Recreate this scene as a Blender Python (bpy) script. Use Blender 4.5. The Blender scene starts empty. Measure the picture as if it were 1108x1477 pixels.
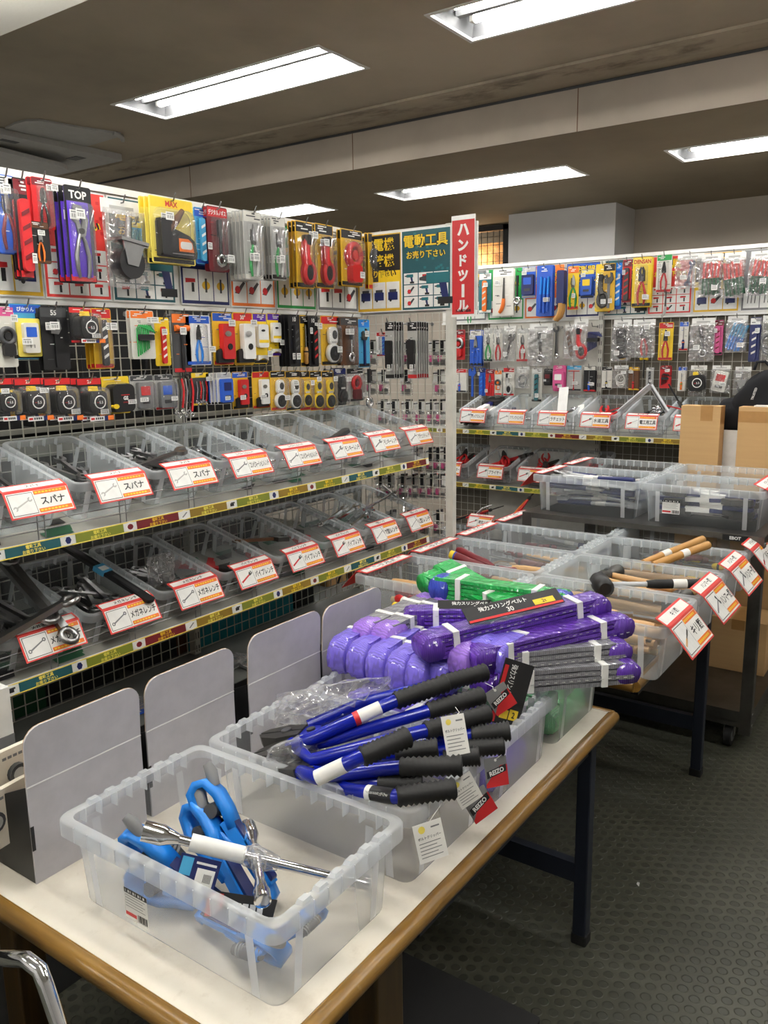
import bpy, math, random
from mathutils import Vector, Matrix
PI = math.pi
S = bpy.context.scene
COL = S.collection
rnd = random.Random(11)

# ------------------------------------------------------------------ camera, world, exposure
EYE = Vector((0, 0, 1.7))
FPX, YAW, PITCH, ROLL = 1192.33, 0.612944, 0.193155, -0.0152142
_f = Vector((math.cos(YAW), math.sin(YAW), 0)); _r = Vector((math.sin(YAW), -math.cos(YAW), 0)); _u = Vector((0, 0, 1))
FWD = math.cos(PITCH) * _f - math.sin(PITCH) * _u
_u2 = math.sin(PITCH) * _f + math.cos(PITCH) * _u
RGT = math.cos(ROLL) * _r + math.sin(ROLL) * _u2
UPV = -math.sin(ROLL) * _r + math.cos(ROLL) * _u2
cam = bpy.data.cameras.new('camera')
cam.sensor_fit = 'VERTICAL'; cam.sensor_height = 36.0; cam.sensor_width = 27.0
cam.lens = FPX * 36.0 / 1477.0; cam.clip_start = 0.05; cam.clip_end = 60
cam_o = bpy.data.objects.new('camera', cam); COL.objects.link(cam_o)
cam_o.matrix_world = Matrix(((RGT.x, UPV.x, -FWD.x, EYE.x), (RGT.y, UPV.y, -FWD.y, EYE.y), (RGT.z, UPV.z, -FWD.z, EYE.z), (0, 0, 0, 1)))
S.camera = cam_o
w = bpy.data.worlds.new('world'); S.world = w; w.use_nodes = True
w.node_tree.nodes['Background'].inputs[0].default_value = (0.5, 0.52, 0.55, 1)
w.node_tree.nodes['Background'].inputs[1].default_value = 0.05
S.view_settings.view_transform = 'Standard'; S.view_settings.look = 'None'
S.view_settings.gamma = 1.0; S.view_settings.use_curve_mapping = False
S.view_settings.exposure = 1.42
TUBE_POWER = 26.0
cy = S.cycles
cy.max_bounces = 8; cy.diffuse_bounces = 4; cy.glossy_bounces = 3; cy.transmission_bounces = 4
cy.transparent_max_bounces = 40; cy.caustics_reflective = False; cy.caustics_refractive = False
cy.sample_clamp_indirect = 6.0


def on(x, y, ax, val):
    """the point where the sight line through photo pixel (x, y) meets a plane of the room"""
    d = RGT * ((x - 554) / FPX) - UPV * ((y - 738.5) / FPX) + FWD
    k = 'xyz'.index(ax)
    return EYE + d * ((val - EYE[k]) / d[k])


# ------------------------------------------------------------------ materials
def srgb(r, g, b):
    f = lambda c: (c / 255 / 12.92) if c / 255 <= 0.04045 else ((c / 255 + 0.055) / 1.055) ** 2.4
    return (f(r), f(g), f(b), 1)


PAL = dict(  # name: sRGB colour, roughness, metallic
    white=(232, 232, 228, .5, 0), offwhite=(214, 212, 203, .55, 0), paper=(236, 234, 228, .7, 0), cream=(226, 218, 202, .5, 0),
    lightgrey=(176, 176, 172, .5, 0), grey=(120, 121, 122, .5, 0), darkgrey=(62, 63, 65, .5, 0), black=(20, 20, 22, .45, 0),
    rubber=(15, 15, 16, .6, 0), red=(196, 34, 38, .45, 0), maroon=(112, 28, 36, .4, 0), tagred=(217, 62, 56, .55, 0), orange=(234, 118, 38, .5, 0),
    yellow=(240, 204, 40, .45, 0), mustard=(222, 176, 40, .5, 0), palegold=(238, 218, 96, .45, 0), green=(36, 150, 72, .45, 0), darkgreen=(22, 84, 52, .5, 0),
    slinggreen=(22, 172, 78, .6, 0), teal=(26, 108, 116, .5, 0), posterteal=(24, 84, 92, .5, 0), cyan=(70, 160, 205, .45, 0), blue=(38, 88, 190, .4, 0),
    skyblue=(24, 128, 222, .4, 0), navy=(22, 34, 92, .4, 0), toolblue=(10, 28, 150, .22, 0), slingblue=(44, 70, 190, .6, 0), purple=(86, 36, 160, .6, 0),
    slingviolet=(118, 100, 216, .6, 0), violet=(92, 54, 190, .4, 0), pink=(206, 84, 140, .5, 0), brown=(96, 62, 38, .5, 0), woodhandle=(206, 164, 112, .5, 0),
    bamboo=(190, 140, 74, .5, 0), slinggrey=(132, 132, 138, .7, 0), lilac=(152, 108, 214, .6, 0),
    steel=(150, 150, 150, .32, 1), darksteel=(84, 83, 80, .42, .8), chrome=(225, 226, 228, .1, 1), wire=(196, 194, 182, .4, .1), paint=(206, 205, 196, .45, 0),
    legpaint=(28, 34, 48, .45, .2), board=(222, 220, 214, .5, 0), tape=(182, 136, 80, .3, 0), cloth=(16, 17, 22, .9, 0), boxgrey=(184, 182, 187, .6, 0),
    kraft=(196, 156, 106, .75, 0), railgreen=(122, 130, 40, .45, 0), railyellow=(226, 214, 90, .45, 0), railbrown=(140, 112, 36, .45, 0), shelfgrey=(150, 150, 142, .5, 0), deckgrey=(112, 114, 110, .55, 0), reflector=(112, 113, 115, .5, 0),
    mat=(44, 44, 45, .8, 0), backing=(112, 106, 94, .7, 0), darkboard=(26, 26, 27, .7, 0), pcb=(30, 88, 58, .5, 0), alu=(198, 200, 202, .35, .25), crate=(18, 140, 156, .5, 0))
MATS = {}


def nodes_of(name):
    m = bpy.data.materials.new(name); m.use_nodes = True
    nt = m.node_tree; b = nt.nodes['Principled BSDF']
    return m, nt, b, nt.nodes['Material Output']


def N(nt, typ, **kw):
    n = nt.nodes.new(typ)
    for k, v in kw.items():
        if k.startswith('i_'):
            n.inputs[k[2:].replace('_', ' ')].default_value = v
        else:
            setattr(n, k, v)
    return n


def math_node(nt, op, a, b=None, c=None, clamp=False):
    n = nt.nodes.new('ShaderNodeMath'); n.operation = op; n.use_clamp = clamp
    for i, v in enumerate((a, b, c)):
        if v is None: continue
        if isinstance(v, (int, float)): n.inputs[i].default_value = v
        else: nt.links.new(v, n.inputs[i])
    return n.outputs[0]


def ramp(nt, fac, stops):
    n = nt.nodes.new('ShaderNodeValToRGB'); e = n.color_ramp.elements
    while len(e) < len(stops): e.new(0.5)
    for i, (p, c) in enumerate(stops):
        e[i].position = p; e[i].color = c
    nt.links.new(fac, n.inputs[0]); return n.outputs[0]


def noise(nt, scale, detail=4, rough=0.6, vec=None):
    n = N(nt, 'ShaderNodeTexNoise'); n.inputs['Scale'].default_value = scale; n.inputs['Detail'].default_value = detail; n.inputs['Roughness'].default_value = rough
    if vec is None:
        tc = N(nt, 'ShaderNodeTexCoord'); vec = tc.outputs['Object']
    nt.links.new(vec, n.inputs['Vector']); return n.outputs['Fac']


def bump(nt, b, h, strength, dist):
    n = N(nt, 'ShaderNodeBump'); n.inputs['Strength'].default_value = strength; n.inputs['Distance'].default_value = dist
    nt.links.new(h, n.inputs['Height']); nt.links.new(n.outputs[0], b.inputs['Normal'])


def mix(nt, fac, a, b):
    n = nt.nodes.new('ShaderNodeMix'); n.data_type = 'RGBA'
    for s_, v in ((0, fac), (6, a), (7, b)):
        if isinstance(v, (int, float, tuple)): n.inputs[s_].default_value = v
        else: nt.links.new(v, n.inputs[s_])
    return n.outputs[2]


def plastic(name, tint, alpha, edge, rough, bumpy=0.0, body=(.95, .98, 1, 1), gloss=.6):
    """see-through plastic: a clear body that turns milkier at grazing view, with a gloss on top"""
    m, nt, b, out = nodes_of(name); nt.nodes.remove(b)
    tr = N(nt, 'ShaderNodeBsdfTransparent'); tr.inputs[0].default_value = tint
    df = N(nt, 'ShaderNodeBsdfDiffuse'); df.inputs[0].default_value = body
    tl = N(nt, 'ShaderNodeBsdfTranslucent'); tl.inputs[0].default_value = body
    gl = N(nt, 'ShaderNodeBsdfGlossy'); gl.inputs['Roughness'].default_value = rough; gl.inputs[0].default_value = (min(1, gloss),) * 3 + (1,)
    lw = N(nt, 'ShaderNodeLayerWeight'); lw.inputs[0].default_value = 0.35
    m1 = N(nt, 'ShaderNodeMixShader', i_Fac=0.5); nt.links.new(df.outputs[0], m1.inputs[1]); nt.links.new(tl.outputs[0], m1.inputs[2])
    fac = math_node(nt, 'MULTIPLY_ADD', lw.outputs['Facing'], edge, alpha, True)
    m2 = N(nt, 'ShaderNodeMixShader'); nt.links.new(fac, m2.inputs[0]); nt.links.new(tr.outputs[0], m2.inputs[1]); nt.links.new(m1.outputs[0], m2.inputs[2])
    fr = N(nt, 'ShaderNodeLayerWeight'); fr.inputs[0].default_value = .5
    m3 = N(nt, 'ShaderNodeMixShader'); nt.links.new(math_node(nt, 'MULTIPLY_ADD', math_node(nt, 'POWER', fr.outputs['Facing'], 4.0), .5, .05 * gloss, True), m3.inputs[0]); nt.links.new(m2.outputs[0], m3.inputs[1]); nt.links.new(gl.outputs[0], m3.inputs[2])
    if bumpy:
        bp = N(nt, 'ShaderNodeBump'); bp.inputs['Strength'].default_value = bumpy; bp.inputs['Distance'].default_value = 0.01
        tc = N(nt, 'ShaderNodeTexCoord'); vo = N(nt, 'ShaderNodeTexVoronoi'); vo.inputs['Scale'].default_value = 45
        nt.links.new(tc.outputs['Object'], vo.inputs['Vector']); nt.links.new(vo.outputs['Distance'], bp.inputs['Height'])
        for n in (gl, fr, df): nt.links.new(bp.outputs[0], n.inputs['Normal'])
    nt.links.new(m3.outputs[0], out.inputs[0])
    return m


def make_special(name):
    if name == 'frosted':
        return plastic(name, (.98, .985, .99, 1), .08, .36, .22)
    if name == 'frosted_rim':
        return plastic(name, (.97, .98, .985, 1), .3, .4, .22)
    if name == 'clear':
        return plastic(name, (.955, .97, .975, 1), .10, .42, .2, body=(.9, .95, .98, 1))
    if name == 'clear_rim':
        return plastic(name, (.95, .97, .975, 1), .27, .42, .2, body=(.92, .96, .98, 1))
    if name in ('frosted_rib', 'clear_rib'):
        return plastic(name, (.96, .97, .975, 1), .55, .3, .22, body=(.93, .95, .97, 1))
    if name == 'film':
        return plastic(name, (.95, .95, .95, 1), .09, .45, .12, 1.0, body=(.97, .97, .97, 1), gloss=2.0)
    if name == 'blister':
        return plastic(name, (.97, .97, .97, 1), .015, .25, .06, body=(.9, .9, .9, 1))
    if name == 'glass':
        return plastic(name, (.9, .9, .88, 1), .02, .2, .02)
    m, nt, b, out = nodes_of(name)
    if name == 'tube_light':
        nt.nodes.remove(b); e = N(nt, 'ShaderNodeEmission'); e.inputs[0].default_value = (1, .975, .93, 1); e.inputs[1].default_value = TUBE_POWER
        nt.links.new(e.outputs[0], out.inputs[0])
    elif name == 'lit_wall':
        c = ramp(nt, noise(nt, 9, 5), [(.3, srgb(120, 78, 40)), (.55, srgb(196, 146, 92)), (.75, srgb(236, 196, 140))])
        nt.links.new(c, b.inputs['Base Color'])
    elif name == 'floor_studs':
        tc = N(nt, 'ShaderNodeTexCoord'); sp = N(nt, 'ShaderNodeSeparateXYZ'); nt.links.new(tc.outputs['Object'], sp.inputs[0])
        a, bb = .042, .0727

        def lattice(off):
            o = []
            for ch, p in ((0, a), (1, bb)):
                t = math_node(nt, 'FRACT', math_node(nt, 'MULTIPLY_ADD', sp.outputs[ch], 1 / p, off + 100))
                o.append(math_node(nt, 'MULTIPLY', math_node(nt, 'SUBTRACT', t, .5), p))
            return math_node(nt, 'SQRT', math_node(nt, 'ADD', math_node(nt, 'MULTIPLY', o[0], o[0]), math_node(nt, 'MULTIPLY', o[1], o[1])))
        d = math_node(nt, 'MINIMUM', lattice(0.0), lattice(.5))
        stud = math_node(nt, 'MULTIPLY_ADD', d, -1 / .003, .0150 / .003, True)
        ring = math_node(nt, 'MULTIPLY', stud, math_node(nt, 'MULTIPLY_ADD', d, 1 / .003, -.0105 / .003, True))
        big = noise(nt, 1.3, 5, .65); fine = noise(nt, 26, 4, .7)
        base = ramp(nt, big, [(.3, srgb(58, 59, 48)), (.5, srgb(72, 73, 60)), (.7, srgb(92, 91, 76))])
        top = ramp(nt, big, [(.3, srgb(74, 77, 68)), (.5, srgb(62, 63, 52)), (.7, srgb(62, 62, 49))])
        c = mix(nt, stud, base, top)
        c = mix(nt, math_node(nt, 'MULTIPLY', ring, .22), c, srgb(36, 36, 30))
        c = mix(nt, math_node(nt, 'MULTIPLY', fine, .25), c, srgb(40, 40, 34))
        nt.links.new(c, b.inputs['Base Color'])
        nt.links.new(math_node(nt, 'MULTIPLY_ADD', fine, .3, .34), b.inputs['Roughness'])
        b.inputs['Specular IOR Level'].default_value = .55
        bump(nt, b, stud, .7, .003)
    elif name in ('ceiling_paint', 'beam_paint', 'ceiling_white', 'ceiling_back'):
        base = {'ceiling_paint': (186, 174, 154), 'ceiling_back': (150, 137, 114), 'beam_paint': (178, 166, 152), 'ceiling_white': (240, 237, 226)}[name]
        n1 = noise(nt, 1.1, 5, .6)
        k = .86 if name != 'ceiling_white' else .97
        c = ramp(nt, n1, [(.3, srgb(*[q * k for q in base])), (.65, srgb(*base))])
        tc = N(nt, 'ShaderNodeTexCoord'); sp = N(nt, 'ShaderNodeSeparateXYZ'); nt.links.new(tc.outputs['Object'], sp.inputs[0])
        if name == 'ceiling_paint':  # sooty water stains along the joint before the beam
            near = math_node(nt, 'MULTIPLY_ADD', math_node(nt, 'ABSOLUTE', math_node(nt, 'SUBTRACT', sp.outputs[0], 3.66)), -6.5, 1.0, True)
            st = N(nt, 'ShaderNodeMapping'); st.inputs['Scale'].default_value = (2.2, 1.0, 1); nt.links.new(tc.outputs['Object'], st.inputs[0])
            s1 = noise(nt, 2.3, 6, .7, st.outputs[0])
            s = math_node(nt, 'MULTIPLY', near, math_node(nt, 'MULTIPLY_ADD', s1, 6.0, -2.9, True))
            c = mix(nt, math_node(nt, 'MULTIPLY', s, .9), c, srgb(44, 40, 34))
            streak = math_node(nt, 'MULTIPLY', near, math_node(nt, 'MULTIPLY_ADD', noise(nt, 7, 3), 1.2, -.35, True))
            c = mix(nt, math_node(nt, 'MULTIPLY', streak, .35), c, srgb(120, 108, 86))
        nt.links.new(c, b.inputs['Base Color']); b.inputs['Roughness'].default_value = .85
        bump(nt, b, noise(nt, 60 if name != 'ceiling_white' else 120, 3), .12, .004)
    elif name == 'wall_paint' or name == 'wall_beige':
        base = (226, 224, 222) if name == 'wall_paint' else (186, 176, 162)  # back wall is beige grey, column and other walls off-white
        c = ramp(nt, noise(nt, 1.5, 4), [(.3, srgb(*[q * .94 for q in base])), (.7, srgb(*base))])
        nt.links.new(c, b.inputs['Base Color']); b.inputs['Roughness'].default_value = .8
    elif name == 'laminate':
        n1 = noise(nt, 5, 6, .7); n2 = noise(nt, 34, 4, .7)
        c = ramp(nt, n1, [(.3, srgb(206, 196, 178)), (.48, srgb(226, 218, 202)), (.75, srgb(232, 226, 212))])
        c = mix(nt, math_node(nt, 'MULTIPLY_ADD', n2, 1.6, -.95, True), c, srgb(176, 160, 134))
        nt.links.new(c, b.inputs['Base Color']); b.inputs['Roughness'].default_value = .38
    elif name in ('edge_wood', 'leg_wood'):
        tc = N(nt, 'ShaderNodeTexCoord'); mp = N(nt, 'ShaderNodeMapping'); nt.links.new(tc.outputs['Object'], mp.inputs[0])
        mp.inputs['Scale'].default_value = (3, 3, 60) if name == 'edge_wood' else (60, 60, 3)
        n1 = noise(nt, 1.0, 5, .6, mp.outputs[0]); n2 = noise(nt, 22, 5, .7)
        k = 1 if name == 'edge_wood' else .55
        c = ramp(nt, n1, [(.3, srgb(96 * k, 70 * k, 27 * k)), (.55, srgb(132 * k, 98 * k, 42 * k)), (.75, srgb(152 * k, 116 * k, 56 * k))])
        c = mix(nt, math_node(nt, 'MULTIPLY_ADD', n2, 3.0, -2.0, True), c, srgb(190 * k, 160 * k, 112 * k))
        nt.links.new(c, b.inputs['Base Color']); b.inputs['Roughness'].default_value = .28
    elif name in ('carton',):
        tc = N(nt, 'ShaderNodeTexCoord'); mp = N(nt, 'ShaderNodeMapping'); nt.links.new(tc.outputs['Object'], mp.inputs[0]); mp.inputs['Scale'].default_value = (1, 1, 26)
        c = ramp(nt, noise(nt, 2, 4, .6, mp.outputs[0]), [(.3, srgb(197, 158, 107)), (.7, srgb(203, 165, 113))])
        nt.links.new(c, b.inputs['Base Color']); b.inputs['Roughness'].default_value = .8
    elif name in ('web_purple', 'web_green', 'web_grey', 'web_violet', 'web_blue', 'web_lilac'):
        col = PAL[{'web_purple': 'purple', 'web_green': 'slinggreen', 'web_grey': 'slinggrey', 'web_violet': 'slingviolet', 'web_blue': 'slingblue', 'web_lilac': 'lilac'}[name]][:3]
        tc = N(nt, 'ShaderNodeTexCoord'); wv = N(nt, 'ShaderNodeTexWave'); wv.inputs['Scale'].default_value = 60; wv.inputs['Distortion'].default_value = 1.5
        nt.links.new(tc.outputs['Object'], wv.inputs['Vector'])
        c = ramp(nt, wv.outputs['Fac'], [(.0, srgb(*[q * .86 for q in col])), (.6, srgb(*col))])
        nt.links.new(c, b.inputs['Base Color']); b.inputs['Roughness'].default_value = .55
        b.inputs['Coat Weight'].default_value = .9; b.inputs['Coat Roughness'].default_value = .1   # shrink film over the webbing
        vo = N(nt, 'ShaderNodeTexVoronoi'); vo.inputs['Scale'].default_value = 55; nt.links.new(tc.outputs['Object'], vo.inputs['Vector'])
        bp = N(nt, 'ShaderNodeBump'); bp.inputs['Strength'].default_value = .95; bp.inputs['Distance'].default_value = .008
        nt.links.new(vo.outputs['Distance'], bp.inputs['Height']); nt.links.new(bp.outputs[0], b.inputs['Coat Normal'])
        bump(nt, b, wv.outputs['Fac'], .5, .002)
    elif name == 'brushed':
        c = ramp(nt, noise(nt, 5, 5), [(.3, srgb(84, 82, 78)), (.7, srgb(118, 115, 110))])
        nt.links.new(c, b.inputs['Base Color']); b.inputs['Metallic'].default_value = .9; b.inputs['Roughness'].default_value = .34
    return m


def mat(name):
    if name not in MATS:
        if name in PAL:
            r, g, b_, ro, me = PAL[name]
            m, nt, b, out = nodes_of(name)
            col = srgb(r, g, b_); dark = tuple(q * .9 for q in col[:3]) + (1,)
            c = ramp(nt, noise(nt, 18, 3), [(.35, dark), (.65, col)])
            nt.links.new(c, b.inputs['Base Color']); b.inputs['Roughness'].default_value = ro; b.inputs['Metallic'].default_value = me
            MATS[name] = m
        else:
            MATS[name] = make_special(name)
    return MATS[name]


# ------------------------------------------------------------------ mesh helpers
_txt = {}


def text_mesh(s, bold=.0):
    k = (s, bold)
    if k not in _txt:
        c = bpy.data.curves.new('writing', 'FONT'); c.body = s; c.resolution_u = 2; c.offset = bold; c.align_x = 'LEFT'
        o = bpy.data.objects.new('writing', c); COL.objects.link(o)
        bpy.context.view_layer.update()
        dg = bpy.context.evaluated_depsgraph_get(); me = o.evaluated_get(dg).to_mesh()
        vs = [(v.co.x, v.co.y) for v in me.vertices]; fs = [tuple(p.vertices) for p in me.polygons]
        o.evaluated_get(dg).to_mesh_clear(); bpy.data.objects.remove(o); bpy.data.curves.remove(c)
        x0 = min(v[0] for v in vs); x1 = max(v[0] for v in vs); y0 = min(v[1] for v in vs); y1 = max(v[1] for v in vs)
        _txt[k] = ([(x - (x0 + x1) / 2, y - (y0 + y1) / 2) for x, y in vs], fs, x1 - x0, y1 - y0)
    return _txt[k]


def arc(cx, cz, rx, rz=None, n=16, a0=0, a1=360):
    rz = rx if rz is None else rz
    full = abs(a1 - a0) >= 360
    m = n if full else n + 1
    return [(cx + rx * math.cos(math.radians(a0 + (a1 - a0) * i / n)), cz + rz * math.sin(math.radians(a0 + (a1 - a0) * i / n))) for i in range(m)]


def rrect(hx, hz, r, n=4, cx=0, cz=0):
    p = []
    for sx, sz, a in ((1, 1, 0), (-1, 1, 90), (-1, -1, 180), (1, -1, 270)):
        p += arc(cx + sx * (hx - r), cz + sz * (hz - r), r, r, n, a, a + 90)
    return p


class MB:
    def __init__(s):
        s.v = []; s.f = []; s.m = []; s.sm = []; s.names = []; s.T = Matrix()

    def add(s, vs, fs, m, smooth=False):
        o = len(s.v)
        if m not in s.names: s.names.append(m)
        i = s.names.index(m)
        s.v += [s.T @ Vector(v) for v in vs]
        for f in fs:
            s.f.append(tuple(q + o for q in f)); s.m.append(i); s.sm.append(smooth)
        return s

    def box(s, lo, hi, m):
        (a, b, c), (d, e, f) = lo, hi
        vs = [(a, b, c), (d, b, c), (d, e, c), (a, e, c), (a, b, f), (d, b, f), (d, e, f), (a, e, f)]
        return s.add(vs, [(3, 2, 1, 0), (4, 5, 6, 7), (0, 1, 5, 4), (1, 2, 6, 5), (2, 3, 7, 6), (3, 0, 4, 7)], m)

    def cbox(s, c, d, m):
        return s.box([c[i] - d[i] / 2 for i in range(3)], [c[i] + d[i] / 2 for i in range(3)], m)

    def bbox(s, lo, hi, r, m, n=3):
        """box with rounded vertical edges"""
        hx, hy = (hi[0] - lo[0]) / 2, (hi[1] - lo[1]) / 2
        cx, cy_ = (hi[0] + lo[0]) / 2, (hi[1] + lo[1]) / 2
        p = rrect(hx, hy, r, n, cx, cy_); k = len(p)
        vs = [(x, y, lo[2]) for x, y in p] + [(x, y, hi[2]) for x, y in p]
        fs = [(i, (i + 1) % k, (i + 1) % k + k, i + k) for i in range(k)]
        return s.add(vs, fs + [tuple(range(k - 1, -1, -1)), tuple(range(k, 2 * k))], m)

    def pr(s, poly, y0, y1, m, smooth=False):
        """outline in the x-z plane given a depth from y0 (front) to y1"""
        k = len(poly)
        ar = sum(poly[i][0] * poly[(i + 1) % k][1] - poly[(i + 1) % k][0] * poly[i][1] for i in range(k))
        if ar < 0: poly = poly[::-1]
        vs = [(x, y0, z) for x, z in poly] + [(x, y1, z) for x, z in poly]
        s.add(vs, [tuple(range(k)), tuple(range(2 * k - 1, k - 1, -1))], m)
        o = len(s.v) - 2 * k; i_ = s.names.index(m)
        for i in range(k):
            j = (i + 1) % k
            s.f.append((o + i, o + i + k, o + j + k, o + j)); s.m.append(i_); s.sm.append(smooth)
        return s

    def flat(s, poly, y, m):
        k = len(poly)
        ar = sum(poly[i][0] * poly[(i + 1) % k][1] - poly[(i + 1) % k][0] * poly[i][1] for i in range(k))
        if ar < 0: poly = poly[::-1]
        return s.add([(x, y, z) for x, z in poly], [tuple(range(k))], m)

    def rect(s, x0, z0, x1, z1, y, m):
        return s.flat([(x0, z0), (x1, z0), (x1, z1), (x0, z1)], y, m)

    def tube(s, pts, r, m, n=8, closed=False, cap=True):
        P = [Vector(p) for p in pts]; k = len(P)
        rs = r if isinstance(r, (list, tuple)) else [r] * k
        up = None; vs = []; fs = []
        for i in range(k):
            if closed: t = P[(i + 1) % k] - P[i - 1]
            else: t = P[min(i + 1, k - 1)] - P[max(i - 1, 0)]
            t = t.normalized() if t.length > 1e-9 else Vector((0, 0, 1))
            if up is None: up = t.orthogonal().normalized()
            else:
                up = up - t * up.dot(t)
                up = up.normalized() if up.length > 1e-6 else t.orthogonal().normalized()
            b = t.cross(up)
            vs += [tuple(P[i] + (up * math.cos(2 * PI * j / n) + b * math.sin(2 * PI * j / n)) * rs[i]) for j in range(n)]
        for i in range(k if closed else k - 1):
            q = (i + 1) % k
            fs += [(i * n + j, i * n + (j + 1) % n, q * n + (j + 1) % n, q * n + j) for j in range(n)]
        s.add(vs, fs, m, True)
        if cap and not closed: s.add(vs[:n], [tuple(range(n - 1, -1, -1))], m); s.add(vs[-n:], [tuple(range(n))], m)
        return s

    def cyl(s, p0, p1, r0, m, r1=None, n=14):
        return s.tube([p0, p1], [r0, r0 if r1 is None else r1], m, n)

    def lathe(s, p0, p1, prof, m, n=20):
        """prof: (t along p0-p1, radius)"""
        p0, p1 = Vector(p0), Vector(p1)
        return s.tube([p0 + (p1 - p0) * t + (p1 - p0) * 1e-4 * i for i, (t, r) in enumerate(prof)], [r for t, r in prof], m, n)

    def text(s, t, x, z, h, m, y, wmax=None, bold=.02, rot=0):
        vs, fs, tw, th = text_mesh(t, bold)
        k = h / max(th, 1e-6); kx = k
        if wmax and tw * k > wmax: kx = wmax / tw
        c, sn = math.cos(rot), math.sin(rot)
        return s.add([(x + a * kx * c - b * k * sn, y, z + a * kx * sn + b * k * c) for a, b in vs], fs, m)

    def ribbon(s, path, wid, th, m, y0=0, smooth=False):
        """strap of thickness th following a path in the x-z plane, wid deep in y"""
        P = [Vector((p[0], p[1])) for p in path]; L = []; Rr = []
        for i in range(len(P)):
            t = (P[min(i + 1, len(P) - 1)] - P[max(i - 1, 0)]).normalized(); nn = Vector((-t.y, t.x)) * th / 2
            L.append(P[i] + nn); Rr.append(P[i] - nn)
        vs = []
        for a, b in zip(L, Rr): vs += [(a.x, y0 - wid / 2, a.y), (b.x, y0 - wid / 2, b.y), (b.x, y0 + wid / 2, b.y), (a.x, y0 + wid / 2, a.y)]
        fs = []
        for i in range(len(P) - 1):
            o = i * 4; q = o + 4
            fs += [(o + j, o + (j + 1) % 4, q + (j + 1) % 4, q + j) for j in range(4)]
        fs += [(3, 2, 1, 0), tuple(len(vs) - 4 + j for j in range(4))]
        return s.add(vs, fs, m, smooth)

    def bag(s, hx, hz, t, m, seed=0, nx=9, nz=11, cz=0, y=-.012):
        """crumpled film bag, two puckered sheets meeting at the sides"""
        q = random.Random(seed)
        for side in (-1, 1):
            vs = []
            for j in range(nz):
                for i in range(nx):
                    u, v = i / (nx - 1) * 2 - 1, j / (nz - 1) * 2 - 1
                    e = max(0, 1 - u * u) ** .5 * max(0, 1 - v ** 4) ** .5
                    vs.append((u * hx * (1 + q.uniform(-.05, .05)), y + side * (t * e * (1 + q.uniform(-.55, .45))), cz + v * hz + q.uniform(-.02, .02) * hz))
            s.add(vs, [(j * nx + i, j * nx + i + 1, (j + 1) * nx + i + 1, (j + 1) * nx + i) for j in range(nz - 1) for i in range(nx - 1)], m, False)
        return s

    def mesh(s, name):
        me = bpy.data.meshes.new(name)
        me.from_pydata([tuple(v) for v in s.v], [], s.f)
        for n in s.names: me.materials.append(mat(n))
        me.polygons.foreach_set('material_index', s.m); me.polygons.foreach_set('use_smooth', s.sm)
        me.update(); return me

    def build(s, name, parent=None):
        return link(name, s.mesh(name), parent)


def link(name, me, parent=None):
    o = bpy.data.objects.new(name, me); COL.objects.link(o)
    if parent: adopt(o, parent)
    return o


KIDS = {}


def adopt(o, parent):
    o.parent = parent; KIDS.setdefault(parent.name, []).append(o)


def tag(o, label, cat, group=None):
    o['label'] = label; o['category'] = cat
    if group: o['group'] = group
    return o


def thing(name, label, cat, loc=(0, 0, 0), rz=0, group=None):
    o = bpy.data.objects.new(name, None); COL.objects.link(o); o.empty_display_size = .05
    o.location = loc; o.rotation_euler = (0, 0, rz)
    return tag(o, label, cat, group)


def struct(name, mb):
    o = mb.build(name); o['kind'] = 'structure'; return o


def dup(root, parent=None):
    """a copy of a thing with copies of its parts and their sub-parts"""
    c = root.copy(); COL.objects.link(c)
    if parent: adopt(c, parent)
    for ch in KIDS.get(root.name, ()): dup(ch, c)
    return c


def set_tag(o, label, group=None):
    o['label'] = label
    if group: o['group'] = group
    elif 'group' in o: del o['group']
    return o


ROT_BACK = -PI / 2      # faces -x


def frame(loc, xdir, ydir=None, up=(0, 0, 1)):
    """matrix whose local x runs along xdir, local z close to up"""
    x = Vector(xdir).normalized(); z = Vector(up); z = (z - x * z.dot(x)).normalized(); y = z.cross(x)
    return Matrix(((x.x, y.x, z.x, loc[0]), (x.y, y.y, z.y, loc[1]), (x.z, y.z, z.z, loc[2]), (0, 0, 0, 1)))

# ------------------------------------------------------------------ room
ZLOW, ZHIGH, BAY0, BAY1 = 2.68, 2.88, 1.63, 3.88
Y0, Y1, XN, XF = -2.6, 6.6, -2.6, 6.26
mb = MB(); mb.box((XN, Y0, -.1), (XF + .2, Y1, 0), 'floor_studs'); struct('floor', mb)
LX, LY = .32, 1.27
RECESSED = [(2.77, 2.23, ZHIGH), (2.77, .45, ZHIGH), (2.77, -1.33, ZHIGH), (4.52, 1.93, ZLOW), (4.52, .11, ZLOW), (4.52, 3.78, ZLOW), (4.52, -1.7, ZLOW), (2.77, 5.25, ZHIGH)]


def ceiling_sheet(mb, x0, x1, z, m):
    hs = [h for h in RECESSED if h[2] == z and x0 < h[0] < x1]
    xs = sorted({x0, x1, *[h[0] for h in hs], *[h[0] + LX for h in hs]}); ys = sorted({Y0, Y1, *[h[1] for h in hs], *[h[1] + LY for h in hs]})
    for i in range(len(xs) - 1):
        for j in range(len(ys) - 1):
            cx, cy_ = (xs[i] + xs[i + 1]) / 2, (ys[j] + ys[j + 1]) / 2
            if any(h[0] < cx < h[0] + LX and h[1] < cy_ < h[1] + LY for h in hs): continue
            mb.add([(xs[i], ys[j], z), (xs[i], ys[j + 1], z), (xs[i + 1], ys[j + 1], z), (xs[i + 1], ys[j], z)], [(0, 1, 2, 3)], m)


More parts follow.
